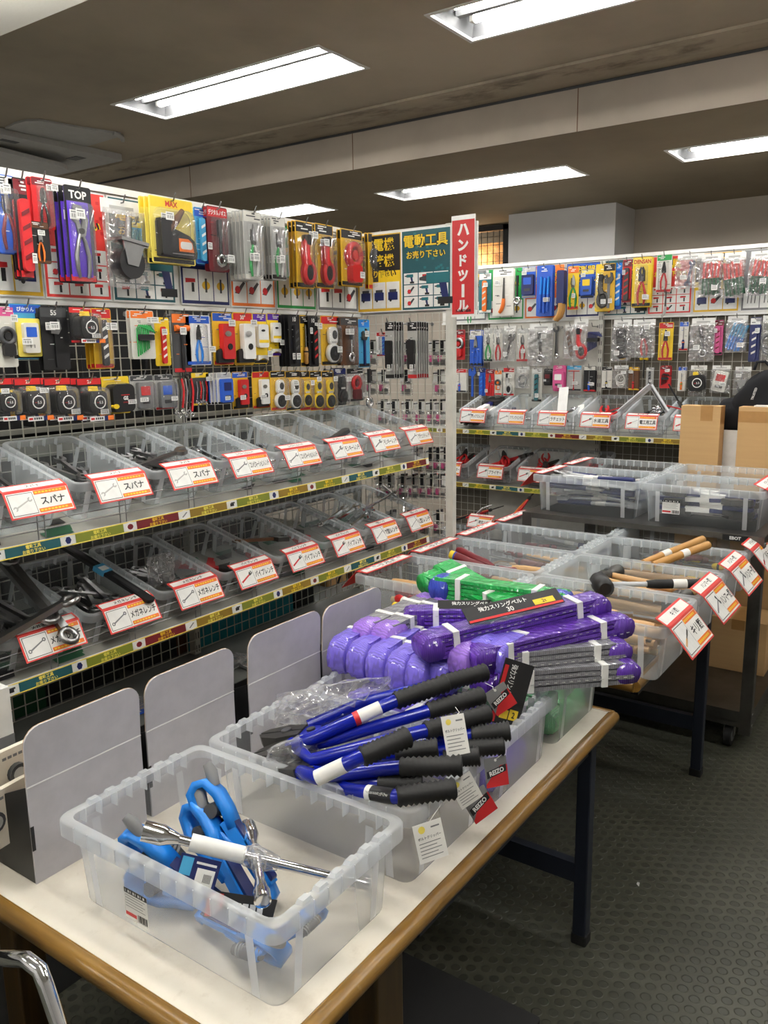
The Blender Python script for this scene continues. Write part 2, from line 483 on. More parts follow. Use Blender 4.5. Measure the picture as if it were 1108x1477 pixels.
mb = MB()
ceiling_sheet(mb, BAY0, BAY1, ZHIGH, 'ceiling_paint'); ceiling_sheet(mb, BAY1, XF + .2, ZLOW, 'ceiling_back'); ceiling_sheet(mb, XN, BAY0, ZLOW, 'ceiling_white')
mb.box((XN, Y0, 3.06), (XF + .2, Y1, 3.1), 'ceiling_paint')
struct('ceiling', mb)
mb = MB(); mb.box((BAY1, Y0, ZLOW + .001), (BAY1 + .02, Y1, 3.05), 'beam_paint')
for y in (1.6, 2.9, 4.2): mb.box((BAY1 - .0015, y, ZLOW), (BAY1, y + .004, ZHIGH), 'brown')
mb.box((BAY1 - .004, Y0, ZHIGH - .012), (BAY1, Y1, ZHIGH), 'darkgrey')
struct('trim_1', mb)
mb = MB(); mb.box((BAY0 - .02, Y0, ZLOW + .001), (BAY0, Y1, 3.05), 'ceiling_white'); struct('trim_2', mb)
mb = MB(); mb.box((BAY1 - .32, Y0, ZHIGH - .012), (BAY1 - .10, Y1, ZHIGH - .0005), 'ceiling_paint'); struct('trim_3', mb)
mb = MB(); mb.box((XF, Y0, 0), (XF + .1, 3.13, 3.05), 'wall_beige'); mb.box((XF, 3.62, 0), (XF + .1, Y1, 3.05), 'wall_beige'); mb.box((XF, 3.13, ZLOW - .005), (XF + .1, 3.62, 3.05), 'wall_beige'); mb.box((XF, 3.13, 0), (XF + .1, 3.62, .6), 'wall_beige'); struct('wall_back', mb)
mb = MB(); mb.box((5.86, 2.12, 0), (XF, 2.94, ZLOW), 'wall_paint'); struct('wall_column', mb)
mb = MB(); mb.box((XN, Y1, 0), (XF + .1, Y1 + .1, 3.05), 'wall_paint'); struct('wall_left', mb)
mb = MB(); mb.box((XN, Y0 - .1, 0), (XF + .1, Y0, 3.05), 'wall_paint'); struct('wall_right', mb)
mb = MB(); mb.box((XN - .1, Y0, 0), (XN, Y1, 3.05), 'wall_paint'); struct('wall_near', mb)
# dark framed wired window beside the column, a warm lit wall beyond
mb = MB()
for y in (3.13, 3.6): mb.box((XF - .03, y, .6), (XF + .04, y + .045, ZLOW - .006), 'black')
mb.box((XF - .03, 3.13, ZLOW - .045), (XF + .04, 3.64, ZLOW - .006), 'black'); mb.box((XF - .03, 3.13, .6), (XF + .04, 3.64, .65), 'black')
win = mb.build('window_1'); win['kind'] = 'structure'
mb = MB(); mb.box((XF + .015, 3.17, .65), (XF + .02, 3.6, ZLOW - .045), 'glass')
for i in range(1, 8): mb.box((XF + .01, 3.17 + i * .055, .65), (XF + .014, 3.174 + i * .055, ZLOW - .045), 'black')
for i in range(30): mb.box((XF + .01, 3.17, ZLOW - .09 - i * .065), (XF + .014, 3.6, ZLOW - .086 - i * .065), 'black')
mb.build('wired_pane', win)
mb = MB(); mb.box((XF + .5, 2.4, 0), (XF + .55, 4.6, 2.61), 'lit_wall'); mb.box((XF + .5, 2.4, 2.61), (XF + .55, 4.6, 3), 'darkgrey'); struct('wall_beyond', mb)
l_ = bpy.data.lights.new('added_wall_lamp', 'POINT'); l_.energy = 9; l_.color = (1, .8, .55); l_.shadow_soft_size = .05  # unseen point lamp added to light the wall past the window
lo_ = bpy.data.objects.new('added_wall_lamp', l_); COL.objects.link(lo_); lo_.location = (XF + .28, 3.75, 2.35)

# ------------------------------------------------------------------ lamps
LAMP_AT = {0: 'lamp in the raised bay, above the wire wall', 1: 'lamp in the raised bay, cut by the picture top', 3: 'lamp past the ceiling step, over the column',
           4: 'lamp past the ceiling step, at the picture edge', 5: 'lamp past the ceiling step, half hidden by the wire wall'}


def make_lamp():
    t = thing('ceiling_lamp', 'twin tube ceiling lamp', 'ceiling lamp', group='recessed twin tube lamps')
    mb = MB()   # white reflector trough, open below
    d = .085
    for a, b in (((0, 0), (LX, 0)), ((LX, 0), (LX, LY)), ((LX, LY), (0, LY)), ((0, LY), (0, 0))):
        ia = (.03 if a[0] == 0 else LX - .03, .03 if a[1] == 0 else LY - .03); ib = (.03 if b[0] == 0 else LX - .03, .03 if b[1] == 0 else LY - .03)
        mb.add([(a[0], a[1], 0), (b[0], b[1], 0), (ib[0], ib[1], d), (ia[0], ia[1], d)], [(0, 1, 2, 3)], 'reflector')
    mb.add([(0.03, .03, d), (LX - .03, .03, d), (LX - .03, LY - .03, d), (.03, LY - .03, d)], [(0, 1, 2, 3)], 'reflector')
    mb.add([(LX / 2 - .012, .03, .03), (LX / 2 + .012, .03, .03), (LX / 2 + .012, LY - .03, .03), (LX / 2 - .012, LY - .03, .03)], [(0, 1, 2, 3)], 'reflector')
    for sx in (-1, 1): mb.add([(LX / 2 + sx * .012, .03, .03), (LX / 2 + sx * .045, .03, d), (LX / 2 + sx * .045, LY - .03, d), (LX / 2 + sx * .012, LY - .03, .03)], [(0, 1, 2, 3)], 'reflector')
    mb.build('reflector', t)
    mb = MB()
    for lo, hi in (((-.012, -.012, -.004), (LX + .012, .004, .006)), ((-.012, LY - .004, -.004), (LX + .012, LY + .012, .006)), ((-.012, 0, -.004), (.004, LY, .006)), ((LX - .004, 0, -.004), (LX + .012, LY, .006))): mb.box(lo, hi, 'white')
    mb.build('frame', t)
    for i in range(1, 8):
        mb = MB(); y = i * LY / 8
        mb.add([(.03, y, d), (LX - .03, y, d), (LX - .03, y, .055), (.03, y, .055)], [(0, 1, 2, 3)], 'white'); mb.build('louvre', t)
    for x in (.085, LX - .085):
        mb = MB(); mb.cyl((x, .06, .042), (x, LY - .06, .042), .0145, 'tube_light', n=10); tb = mb.build('tube', t)
        for y in (.045, LY - .06): mb = MB(); mb.box((x - .016, y, .03), (x + .016, y + .015, .08), 'offwhite'); mb.build('tube_socket', tb)
    return t


lamp0 = make_lamp()
for i, (x, y, z) in enumerate(RECESSED):
    l = lamp0 if i == 0 else dup(lamp0)
    l.location = (x, y, z)
    lab = LAMP_AT.get(i, 'white twin tube ceiling lamp outside the view of the photo').replace('nearer the right wall', 'at the end of its row')
    set_tag(l, 'white recessed twin tube ' + lab if i in LAMP_AT else lab, 'recessed twin tube lamps')
for i, (x, y) in enumerate(((1.15, 1.15), (.75, -.6), (-1.2, 1.0), (-1.2, 3.2), (.6, 4.2))):  # unseen battens added to brighten the near low ceiling and the room
    t = thing('added_batten_lamp', 'added white batten lamp brightening the low ceiling, unseen behind the camera', 'ceiling lamp', (x, y, ZLOW), group='added batten lamps under the near ceiling')
    mb = MB(); mb.box((-.05, 0, -.05), (.05, 1.25, 0), 'white'); mb.build('housing', t)
    for sx in (-.045, .045): mb = MB(); mb.cyl((sx, .03, -.075), (sx, 1.22, -.075), .0145, 'tube_light', n=10); mb.build('tube', t)

# broken cassette air conditioner and the torn patch beside it
ac = thing('ceiling_air_conditioner', 'grey square ceiling air conditioner with a loose warped panel, above the wire wall', 'air conditioner', (0, 0, 0))
mb = MB(); mb.T = Matrix.Translation((3.05, 4.72, ZHIGH - .035))
mb.bbox((-.4, -.42, 0), (.4, .42, .034), .03, 'lightgrey'); mb.build('cover', ac)
mb = MB(); mb.T = Matrix.Translation((2.95, 4.83, ZHIGH - .036)) @ Matrix.Rotation(.05, 4, 'Y') @ Matrix.Rotation(.03, 4, 'X')
mb.bbox((-.33, -.33, -.035), (.33, .33, -.012), .16, 'lightgrey', 6); mb.build('intake_panel', ac)
for lo, hi in (((3.2, 4.42), (3.27, 4.52)), ((2.72, 4.38), (2.82, 4.42))): mb = MB(); mb.box((*lo, ZHIGH - .037), (*hi, ZHIGH - .0352), 'black'); mb.build('vent', ac)
mb = MB(); z = ZHIGH - .01
mb.add([(x, y, z) for x, y in ((2.66, 4.06), (2.7, 4.0), (2.9, 3.96), (3.12, 3.9), (3.15, 3.97), (3.17, 4.27), (2.68, 4.28), (2.655, 4.15))] + [(x, y, ZHIGH) for x, y in ((2.66, 4.06), (2.7, 4.0), (2.9, 3.96), (3.12, 3.9), (3.15, 3.97), (3.17, 4.27), (2.68, 4.28), (2.655, 4.15))],
       [tuple(range(8))] + [(i, (i + 1) % 8, (i + 1) % 8 + 8, i + 8) for i in range(8)], 'lightgrey')
mb.tube([(3.08, 3.91, z), (3.12, 3.9, z - .012), (3.15, 3.93, z - .004), (3.17, 3.95, z - .014)], .012, 'lightgrey', 6)
tag(mb.build('ceiling_patch'), 'pale torn sheet patched on the ceiling beside the air conditioner', 'patch')

# ------------------------------------------------------------------ wire walls (gondolas)
GX0, GX1, GY = .45, 3.035, 2.25
BXP, BY0, BY1 = 4.95, -.6, 2.97


def grid_mb(u0, u1, z0, z1, m='wire', p=.04, r=.0014, face='y', at=0):
    """welded wire panel in the plane y=at (running along x) or x=at (running along y)"""
    mb = MB()
    def bar(a, b, z_a, z_b, off):
        lo, hi = (a, at + off - r, z_a), (b, at + off + r, z_b)
        if face == 'x': lo, hi = (at + off - r, a, z_a), (at + off + r, b, z_b)
        mb.box(lo, hi, m)
    n = int(round((u1 - u0) / p))
    for i in range(n + 1): u = u0 + (u1 - u0) * i / n; bar(u - r, u + r, z0, z1, 0)
    k = int(round((z1 - z0) / p))
    for i in range(k + 1): z = z0 + (z1 - z0) * i / k; bar(u0, u1, z - r, z + r, -2 * r if face == 'y' else -2 * r)
    return mb


def upright(x, y, z0, z1, face='y'):
    mb = MB(); h = .014
    mb.box((x - h, y - h, z0), (x + h, y + h, z1), 'paint')
    k = int((z1 - z0 - .1) / .05)
    for i in range(k):
        z = z0 + .06 + i * .05
        for dx in (-.006, .006):
            if face == 'y': mb.box((x + dx - .002, y - h - .0006, z), (x + dx + .002, y - h - .0001, z + .024), 'darkgrey')
            else: mb.box((x - h - .0006, y + dx - .002, z), (x - h - .0001, y + dx + .002, z + .024), 'darkgrey')
    return mb


RAIL_SEG = (('railgreen', 'railyellow'), ('railbrown', 'yellow'), ('railgreen', 'yellow'), ('posterteal', 'palegold'), ('railgreen', 'railyellow'), ('maroon', 'mustard'), ('railbrown', 'railyellow'))


def rail_mb(length, h=.029):
    """printed price rail along local x, facing -y, bottom at z=0"""
    mb = MB(); mb.box((0, 0, 0), (length, .008, h), 'white'); x = .02; i = 0
    mb.rect(0, h - .003, length, h, -.0006, 'palegold'); mb.rect(0, 0, length, .003, -.0006, 'palegold')
    while x < length - .05:
        c1, c2 = RAIL_SEG[i % 7]; L = min(.15, length - x)
        mb.rect(x, .003, x + L, h - .003, -.0008, c1)
        if L > .12:
            mb.text('電動工具', x + L / 2, h * .68, h * .36, c2, -.0014, L * .9, .03); mb.text('お売り下さい', x + L / 2, h * .28, h * .36, c2, -.0014, L * .9, .03)
        x += L
        if x < length - .05:
            mb.flat(arc(x + .022, h / 2, .021, h * .46, 12), -.0012, 'white')
            k = i % 4
            if k == 0: mb.flat(arc(x + .022, h / 2, .010, .008, 8), -.0016, 'maroon')
            elif k == 1: mb.flat([(x + .012, h * .3), (x + .016, h * .25), (x + .034, h * .68), (x + .03, h * .75)], -.0016, 'grey')
            elif k == 2: mb.rect(x + .014, h * .3, x + .03, h * .62, -.0016, 'black'); mb.rect(x + .018, h * .55, x + .034, h * .72, -.0016, 'darkgrey')
            else: mb.flat(arc(x + .022, h / 2, .009, .010, 6), -.0016, 'navy')
            x += .044
        i += 1
    return mb


def fence_mb(length, groups):
    mb = MB()
    for z in (.03, .052, .074): mb.cyl((0, 0, z), (length, 0, z), .0016, 'steel', n=5)
    for x in groups:
        for d in (-.01, .01): mb.cyl((x + d, .001, .0), (x + d, .001, .08), .0016, 'steel', n=5)
    return mb


UPZ, LOZ, FRY = 1.232, .892, 1.86       # rail heights and front plane of the two shelves
g = thing('long_wire_shelving', 'long white wire wall shelving with a poster board and two tilted shelves of bins', 'shelving', (0, 0, 0))
mb = MB(); mb.box((GX0, GY, 1.853), (GX1, GY + .02, 2.206), 'board'); mb.box((GX0, GY - .012, 2.19), (GX1, GY + .03, 2.21), 'white'); mb.box((GX0, GY - .012, 1.846), (GX1, GY + .02, 1.858), 'white'); mb.build('poster_board', g)
grid_mb(GX0, GX1 - .01, .62, 1.846, at=GY + .004).build('wire_grid', g)
for x in (.9, 1.99, 3.015): upright(x, GY + .02, .3, 2.19).build('upright', g)
for z in (UPZ, LOZ):
    mb = MB(); mb.add([(GX0, FRY + .01, z + .004), (2.99, FRY + .01, z + .004), (2.99, GY - .01, z + .1), (GX0, GY - .01, z + .1)], [(0, 1, 2, 3)], 'shelfgrey')
    q = random.Random(3)
    for i in range(70):
        x, t = q.uniform(GX0, 2.9), q.uniform(.05, .9); y = FRY + t * .38; zz = z + .0065 + (y - FRY - .01) * .096 / .37
        mb.add([(x, y, zz), (x + q.uniform(.03, .09), y, zz), (x + .08, y + .03, zz + .0078), (x, y + .03, zz + .0078)], [(0, 1, 2, 3)], 'pcb' if i % 3 else 'darkboard')
    mb.build('shelf', g)
    r_ = rail_mb(2.52).build('price_rail', g); r_.location = (GX0, FRY - .01, z - .012); r_.rotation_euler = (-.12, 0, 0)
    f_ = fence_mb(2.5, [.12 + i * .247 + .1 for i in range(10)]).build('wire_fence', g); f_.location = (GX0, FRY + .008, z + .01)
mb = MB(); mb.box((GX0, 1.86, 0), (GX1, 2.95, .585), 'darkgrey'); mb.box((GX0, 1.84, .585), (GX1, 2.95, .6), 'deckgrey'); mb.build('base_deck', g)
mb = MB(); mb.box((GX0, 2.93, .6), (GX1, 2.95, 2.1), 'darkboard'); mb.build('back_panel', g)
mb = MB(); mb.box((GX0, 2.27, 1.40), (GX1, 2.30, 1.46), 'shelfgrey'); mb.build('rear_crossbar', g)
mb = MB(); mb.box((GX0, 2.27, 1.06), (GX1, 2.30, 1.12), 'grey'); mb.build('rear_crossbar', g)

e = thing('end_wire_panel', 'white wire end panel with a square post, across the end of the wire wall', 'wire panel', (0, 0, 0))
grid_mb(1.80, 2.235, .3, 1.85, face='x', at=GX1, p=.037).build('wire_grid', e)
mb = MB(); mb.box((GX1 - .012, 1.765, 0), (GX1 + .018, 1.8, 2.2), 'paint'); mb.build('post', e)
mb = MB(); mb.box((GX1 + .004, 1.665, 1.855), (GX1 + .018, 2.25, 2.20), 'board'); mb.build('poster_board', e)

b = thing('wide_shop_shelving', 'wide white shelving along the back with posters, hanging packs and two shelves of bins', 'shelving', (0, 0, 0))
mb = MB(); mb.box((BXP, BY0, 1.868), (BXP + .02, BY1, 2.225), 'board'); mb.box((BXP - .012, BY0, 2.21), (BXP + .03, BY1, 2.23), 'white'); mb.box((BXP - .012, BY0, 1.862), (BXP + .02, BY1, 1.873), 'white'); mb.build('poster_board', b)
grid_mb(BY0, 1.84, .3, 1.862, face='x', at=BXP, p=.05, m='wire').build('wire_grid', b)
grid_mb(2.62, BY1, .3, 1.862, face='x', at=BXP, p=.05).build('wire_grid', b)
mb = MB(); mb.box((BXP + .03, BY0, 0), (BXP + .05, BY1, 1.862), 'backing'); mb.build('back_panel', b)
mb = MB(); mb.box((BXP + .004, 1.86, .4), (BXP + .012, 2.61, 1.862), 'offwhite'); mb.build('white_panel', b)
for y in (.82, 1.85, 2.885): upright(BXP - .006, y, .1, 2.2, 'x').build('upright', b)
for z, ya in ((1.185, BY0), (.842, BY0)):
    mb = MB(); mb.add([(4.6, ya, z + .004), (4.6, BY1, z + .004), (BXP - .02, BY1, z + .09), (BXP - .02, ya, z + .09)], [(3, 2, 1, 0)], 'shelfgrey'); mb.build('shelf', b)
    r_ = rail_mb(BY1 - ya).build('price_rail', b); r_.location = (4.59, BY1, z - .012); r_.rotation_euler = (0, 0, ROT_BACK)
    f_ = fence_mb(BY1 - ya, [.3 + i * .265 for i in range(12)]).build('wire_fence', b); f_.location = (4.605, BY1, z + .01); f_.rotation_euler = (0, 0, ROT_BACK)
mb = MB(); mb.box((4.5, BY0, 0), (BXP, BY1, .42), 'grey'); mb.build('base_deck', b)

# ------------------------------------------------------------------ posters
def icon(mb, x, z, s, k, y):
    if k == 'drill':
        mb.flat([(x - .5 * s, z + .12 * s), (x + .3 * s, z + .12 * s), (x + .3 * s, z + .42 * s), (x - .5 * s, z + .42 * s)], y, 'teal')
        mb.flat([(x - .05 * s, z + .12 * s), (x + .2 * s, z + .12 * s), (x + .28 * s, z - .3 * s), (x + .05 * s, z - .3 * s)], y, 'navy')
        mb.flat([(x - .1 * s, z - .3 * s), (x + .42 * s, z - .3 * s), (x + .42 * s, z - .5 * s), (x - .1 * s, z - .5 * s)], y - .0002, 'black')
        mb.flat([(x - .75 * s, z + .22 * s), (x - .5 * s, z + .18 * s), (x - .5 * s, z + .36 * s), (x - .75 * s, z + .3 * s)], y, 'darkgrey')
    elif k == 'box':
        mb.rect(x - .4 * s, z - .35 * s, x + .4 * s, z + .2 * s, y, 'navy'); mb.rect(x - .3 * s, z + .2 * s, x + .3 * s, z + .38 * s, y, 'darkgrey'); mb.flat(arc(x - .2 * s, z - .36 * s, .1 * s, n=8), y - .0003, 'black')
    elif k == 'saw':
        mb.flat([(x - .45 * s, z - .3 * s), (x - .1 * s, z - .35 * s), (x + .45 * s, z + .3 * s), (x + .3 * s, z + .4 * s)], y, 'darkgrey'); mb.flat(arc(x - .2 * s, z - .1 * s, .22 * s, n=10), y - .0003, 'red')
    elif k == 'gun':
        mb.flat([(x - .4 * s, z + .1 * s), (x + .35 * s, z + .15 * s), (x + .35 * s, z + .35 * s), (x - .4 * s, z + .35 * s)], y, 'red'); mb.rect(x + .05 * s, z - .4 * s, x + .25 * s, z + .12 * s, y, 'black')
    elif k == 'stick':
        for d in (-.25, 0, .25): mb.flat([(x + (d - .03) * s, z - .4 * s), (x + (d + .03) * s, z - .4 * s), (x + (d + .08) * s, z + .4 * s), (x + (d + .02) * s, z + .4 * s)], y, 'darkgrey')
    else:
        mb.flat(arc(x, z, .33 * s, .25 * s, n=10), y, 'mustard'); mb.rect(x - .08 * s, z - .4 * s, x + .08 * s, z + .4 * s, y - .0002, 'darkgrey')


KINDP = dict(teal=('posterteal', 'posterteal', ('電動工具', 'お売り下さい'), 'drill'), red=('tagred', 'tagred', ('工具', 'お売り下さい'), 'gun'), generator=('mustard', 'black', ('発電機', '溶接機', 'お売り下さい'), 'box'),
             blue=('navy', 'blue', ('計測器', 'お売り下さい'), 'other'), orange=('orange', 'orange', ('手工具', 'お売り下さい'), 'saw'), green=('green', 'green', ('測定', 'お売り下さい'), 'other'), grey=('grey', 'grey', ('工具箱', 'お売り下さい'), 'stick'))


def poster(kind, wall, a, b_, z0, z1, label, off=.006):
    """a, b_: the two ends along the wall as seen, first to last"""
    w, h = abs(b_ - a), z1 - z0; mid = (a + b_) / 2; q = random.Random(kind + str(a))
    edge, field, lines, ic = KINDP[kind]; mb = MB()
    mb.box((-w / 2, -.001, -h / 2), (w / 2, .0005, h / 2), 'white')
    mb.rect(-w * .485, -h * .485, w * .485, h * .485, -.0016, edge); mb.rect(-w * .47, -h * .08, w * .47, h * .47, -.002, field)
    if kind in ('teal', 'blue', 'red'):
        for i in range(16): x, z = q.uniform(-.42, .42) * w, q.uniform(-.05, .44) * h; mb.rect(x, z, x + .05 * w, z + .03 * h, -.0022, {'teal': 'teal', 'blue': 'skyblue', 'red': 'red'}[kind])
    if kind == 'generator': mb.rect(-w * .47, -h * .22, w * .47, h * .02, -.0022, 'yellow')
    n = len(lines); zt = h * .44
    for i, s_ in enumerate(lines):
        hh = h * (.17 if i < n - 1 else .10); 
        mb.text(s_, 0, zt - hh / 2, hh, 'black', -.0026, w * .92, .07); mb.text(s_, 0, zt - hh / 2, hh * .95, 'yellow', -.003, w * .9, .02); zt -= hh * 1.18
    cols = 3; rows = 3 if kind in ('teal', 'red') else 1
    cw, chh = w * .92 / cols, h * .44 / rows
    if kind not in ('teal', 'red'): chh = h * .36
    for r_ in range(rows):
        for c in range(cols):
            x = -w * .46 + (c + .5) * cw; z = -h * .465 + (r_ + .5) * chh
            mb.rect(x - cw * .47, z - chh * .46, x + cw * .47, z + chh * .46, -.0024, 'white'); icon(mb, x, z, min(cw, chh) * .85, q.choice([ic, 'saw', 'gun', ic, 'box' if kind == 'generator' else ic]), -.003)
    if kind == 'teal': icon(mb, w * .3, -h * .22, h * .42, 'drill', -.0036)
    o = mb.build('poster')
    if wall == 'L': o.location = (mid, GY - off, (z0 + z1) / 2)
    elif wall == 'E': o.location = (GX1 - .0175, mid, (z0 + z1) / 2); o.rotation_euler = (0, 0, ROT_BACK)
    else: o.location = (BXP - off, mid, (z0 + z1) / 2); o.rotation_euler = (0, 0, ROT_BACK)
    return tag(o, label, 'poster', 'tool buying posters')


PZ0, PZ1 = 1.865, 2.185
gx = lambda px: on(px, 400, 'y', GY).x
poster('generator', 'L', gx(-70), gx(60), PZ0, PZ1, 'yellow bordered poster at the cut off end of the long wire wall')
poster('red', 'L', gx(62), gx(157), PZ0, PZ1, 'red bordered tool poster behind the purple pliers packs')
poster('teal', 'L', gx(160), gx(250), PZ0, PZ1, 'teal tool poster behind the bagged caster and the staple gun')
poster('blue', 'L', gx(258), gx(328), PZ0, PZ1, 'blue edged poster behind the red caliper pack')
poster('orange', 'L', gx(330), gx(394), PZ0, PZ1, 'orange poster showing a red wrench below the grey backed pruners')
poster('green', 'L', gx(396), gx(453), PZ0, PZ1, 'green bordered poster below the red tube cutters on the long wall')
poster('grey', 'L', gx(455), gx(514), PZ0, PZ1, 'grey and white poster at the corner end of the long wall')
ey = lambda px: on(px, 390, 'x', GX1).y
poster('generator', 'E', ey(519), ey(583), 1.862, 2.19, 'black and yellow generator poster on the end panel beside the teal poster')
poster('teal', 'E', ey(583), ey(654), 1.862, 2.19, 'teal power tool poster with a large drill, on the end panel')
by = lambda px: on(px, 420, 'x', BXP).y
for k, a, c, lab in (('grey', 655, 703, 'grey poster just beside the red vertical banner, back wall'), ('green', 705, 757, 'green poster behind the saw with the orange handle'), ('orange', 758, 815, 'orange bordered poster behind the blue handled tools on the back wall'),
                     ('blue', 817, 866, 'blue poster behind the blue screw pack on the back wall'), ('teal', 870, 934, 'teal poster behind the crimper pack on the back wall'), ('red', 936, 999, 'red bordered poster behind the red handled pliers card, back wall'),
                     ('generator', 1001, 1068, 'yellow bordered poster with blue machines below the green chisels'), ('grey', 1070, 1150, 'pale poster at the cut off end of the back wall')):
    poster(k, 'B', by(a), by(c), 1.88, 2.205, lab)
# the red vertical banner on the end panel
mb = MB(); bw = ey(655) - ey(689); bh = on(672, 311, 'x', GX1).z - on(672, 457, 'x', GX1).z
mb.box((-bw / 2, -.001, -bh / 2), (bw / 2, .001, bh / 2), 'white'); mb.rect(-bw * .47, -bh * .475, bw * .47, bh * .455, -.0014, 'red')
zt = bh * .36
for ch in 'ハンドツール':
    if ch == 'ー': mb.rect(-bw * .06, zt - bh * .065, bw * .06, zt + bh * .065, -.002, 'white')
    else: mb.text(ch, 0, zt, bh * .115, 'white', -.002, bw * .62, .05)
    zt -= bh * .15
mb.text('工具買取品目', 0, -bh * .44, bh * .03, 'black', -.002, bw * .7, .04)
o = mb.build('banner'); o.location = (GX1 - .0195, (ey(655) + ey(689)) / 2, (on(672, 311, 'x', GX1).z + on(672, 457, 'x', GX1).z) / 2); o.rotation_euler = (0, 0, ROT_BACK)
tag(o, 'red vertical banner with white katakana reading hand tools, at the end panel post', 'banner')

# ------------------------------------------------------------------ tool shapes (long axis z, front towards -y, h = length)
def t_pliers(mb, h, grip='red', kind='nose', metal='steel', grip2=None):
    for s in (-1, 1):
        c = grip2 if (grip2 and s > 0) else grip
        mb.tube([(s * .01 * h, 0, .12 * h), (s * .055 * h, 0, 0), (s * .10 * h, 0, -.2 * h), (s * .095 * h, 0, -.36 * h), (s * .07 * h, 0, -.5 * h)], [.022 * h, .03 * h, .036 * h, .034 * h, .022 * h], c, 8)
        if kind == 'nose': mb.pr([(0, .1 * h), (s * .075 * h, .12 * h), (s * .07 * h, .26 * h), (s * .022 * h, .5 * h), (s * .003 * h, .5 * h)], -.022 * h, .022 * h, metal)
        elif kind == 'crimp': mb.pr([(0, .1 * h), (s * .09 * h, .12 * h), (s * .085 * h, .38 * h), (s * .03 * h, .5 * h), (s * .004 * h, .46 * h), (s * .02 * h, .36 * h), (s * .004 * h, .28 * h)], -.024 * h, .024 * h, metal)
    if kind == 'pruner':
        mb.pr([(-.02 * h, .08 * h), (.05 * h, .1 * h), (.075 * h, .26 * h), (.03 * h, .44 * h), (-.005 * h, .5 * h), (-.035 * h, .36 * h)], -.012 * h, .01 * h, metal)
        mb.pr([(-.05 * h, .1 * h), (-.02 * h, .1 * h), (-.05 * h, .22 * h), (-.045 * h, .4 * h), (-.07 * h, .4 * h), (-.085 * h, .22 * h)], .0, .02 * h, 'darksteel')
    if kind == 'pump':
        mb.pr([(-.04 * h, .05 * h), (.06 * h, .08 * h), (.12 * h, .3 * h), (.02 * h, .48 * h), (-.1 * h, .5 * h), (-.12 * h, .44 * h), (-.02 * h, .38 * h), (.02 * h, .28 * h)], -.025 * h, .012 * h, metal)
        mb.pr([(-.05 * h, .08 * h), (.02 * h, .14 * h), (-.03 * h, .3 * h), (-.12 * h, .36 * h), (-.15 * h, .3 * h), (-.08 * h, .24 * h)], -.01 * h, .028 * h, metal)
    mb.cyl((0, -.036 * h, .14 * h), (0, .036 * h, .14 * h), .042 * h, 'darksteel')


def t_tape(mb, h, c='black', acc='yellow'):
    mb.pr(rrect(.40 * h, .40 * h, .2 * h, 5), -.40 * h, 0, c); mb.pr(rrect(.36 * h, .36 * h, .18 * h, 5), -.44 * h, -.39 * h, 'rubber')
    mb.tube([(x, -.445 * h, z) for x, z in arc(.06 * h, 0, .22 * h, n=22)], .022 * h, 'white', 6, True)
    mb.pr(arc(.06 * h, 0, .2 * h, n=20), -.447 * h, -.44 * h, 'black'); mb.text('5.5', .1 * h, -.01 * h, .1 * h, 'white', -.45 * h); mb.rect(-.08 * h, -.02 * h, .01 * h, 0, -.45 * h, 'red')
    mb.pr([(-.14 * h, .38 * h), (.1 * h, .38 * h), (.06 * h, .56 * h), (-.12 * h, .56 * h)], -.34 * h, -.05 * h, acc)


def t_lock_tape(mb, h, *a):
    mb.pr(rrect(.44 * h, .46 * h, .2 * h, 5), -.42 * h, 0, 'black')
    for i in range(10): mb.cyl((-.3 * h + .067 * i * h, -.42 * h, .40 * h), (-.3 * h + .067 * i * h, -.02, .46 * h), .02 * h, 'rubber', n=6)
    mb.text('GS', .06 * h, 0, .13 * h, 'white', -.424 * h, bold=.05); mb.text('LOCK-25', .05 * h, -.14 * h, .04 * h, 'red', -.424 * h); mb.rect(-.12 * h, .09 * h, .22 * h, .12 * h, -.424 * h, 'red')
    mb.pr(arc(-.36 * h, -.26 * h, .11 * h, .08 * h, 12), -.46 * h, -.3 * h, 'yellow')


def t_chalk(mb, h, c='white', acc='black'):
    mb.pr(arc(0, -.24 * h, .25 * h, .25 * h, 22), -.13 * h, 0, c, True); mb.pr(rrect(.17 * h, .24 * h, .15 * h, 5, 0, .22 * h), -.12 * h, 0, c, True)
    mb.pr(arc(0, -.25 * h, .2 * h, n=20), -.16 * h, -.12 * h, acc); mb.pr(arc(.03 * h, .25 * h, .1 * h, .12 * h, 14), -.135 * h, -.11 * h, acc); mb.pr(arc(0, -.25 * h, .05 * h, n=10), -.175 * h, -.15 * h, 'darkgrey')
    mb.rect(-.12 * h, .02 * h, .12 * h, .08 * h, -.1215 * h, 'lightgrey')


def t_laser(mb, h, c='red', *a):
    mb.pr(rrect(.2 * h, .44 * h, .04 * h, 3, .05 * h, .03 * h), -.16 * h, 0, c); mb.pr(arc(.0, .22 * h, .11 * h, .07 * h, 14), -.185 * h, -.15 * h, 'chrome'); mb.pr(arc(.06 * h, -.1 * h, .08 * h, n=14), -.18 * h, -.15 * h, 'black')
    mb.pr([(-.3 * h, -.5 * h), (.25 * h, -.5 * h), (.25 * h, -.36 * h), (-.1 * h, -.36 * h), (-.18 * h, -.15 * h), (-.3 * h, -.2 * h)], -.1 * h, 0, 'rubber')


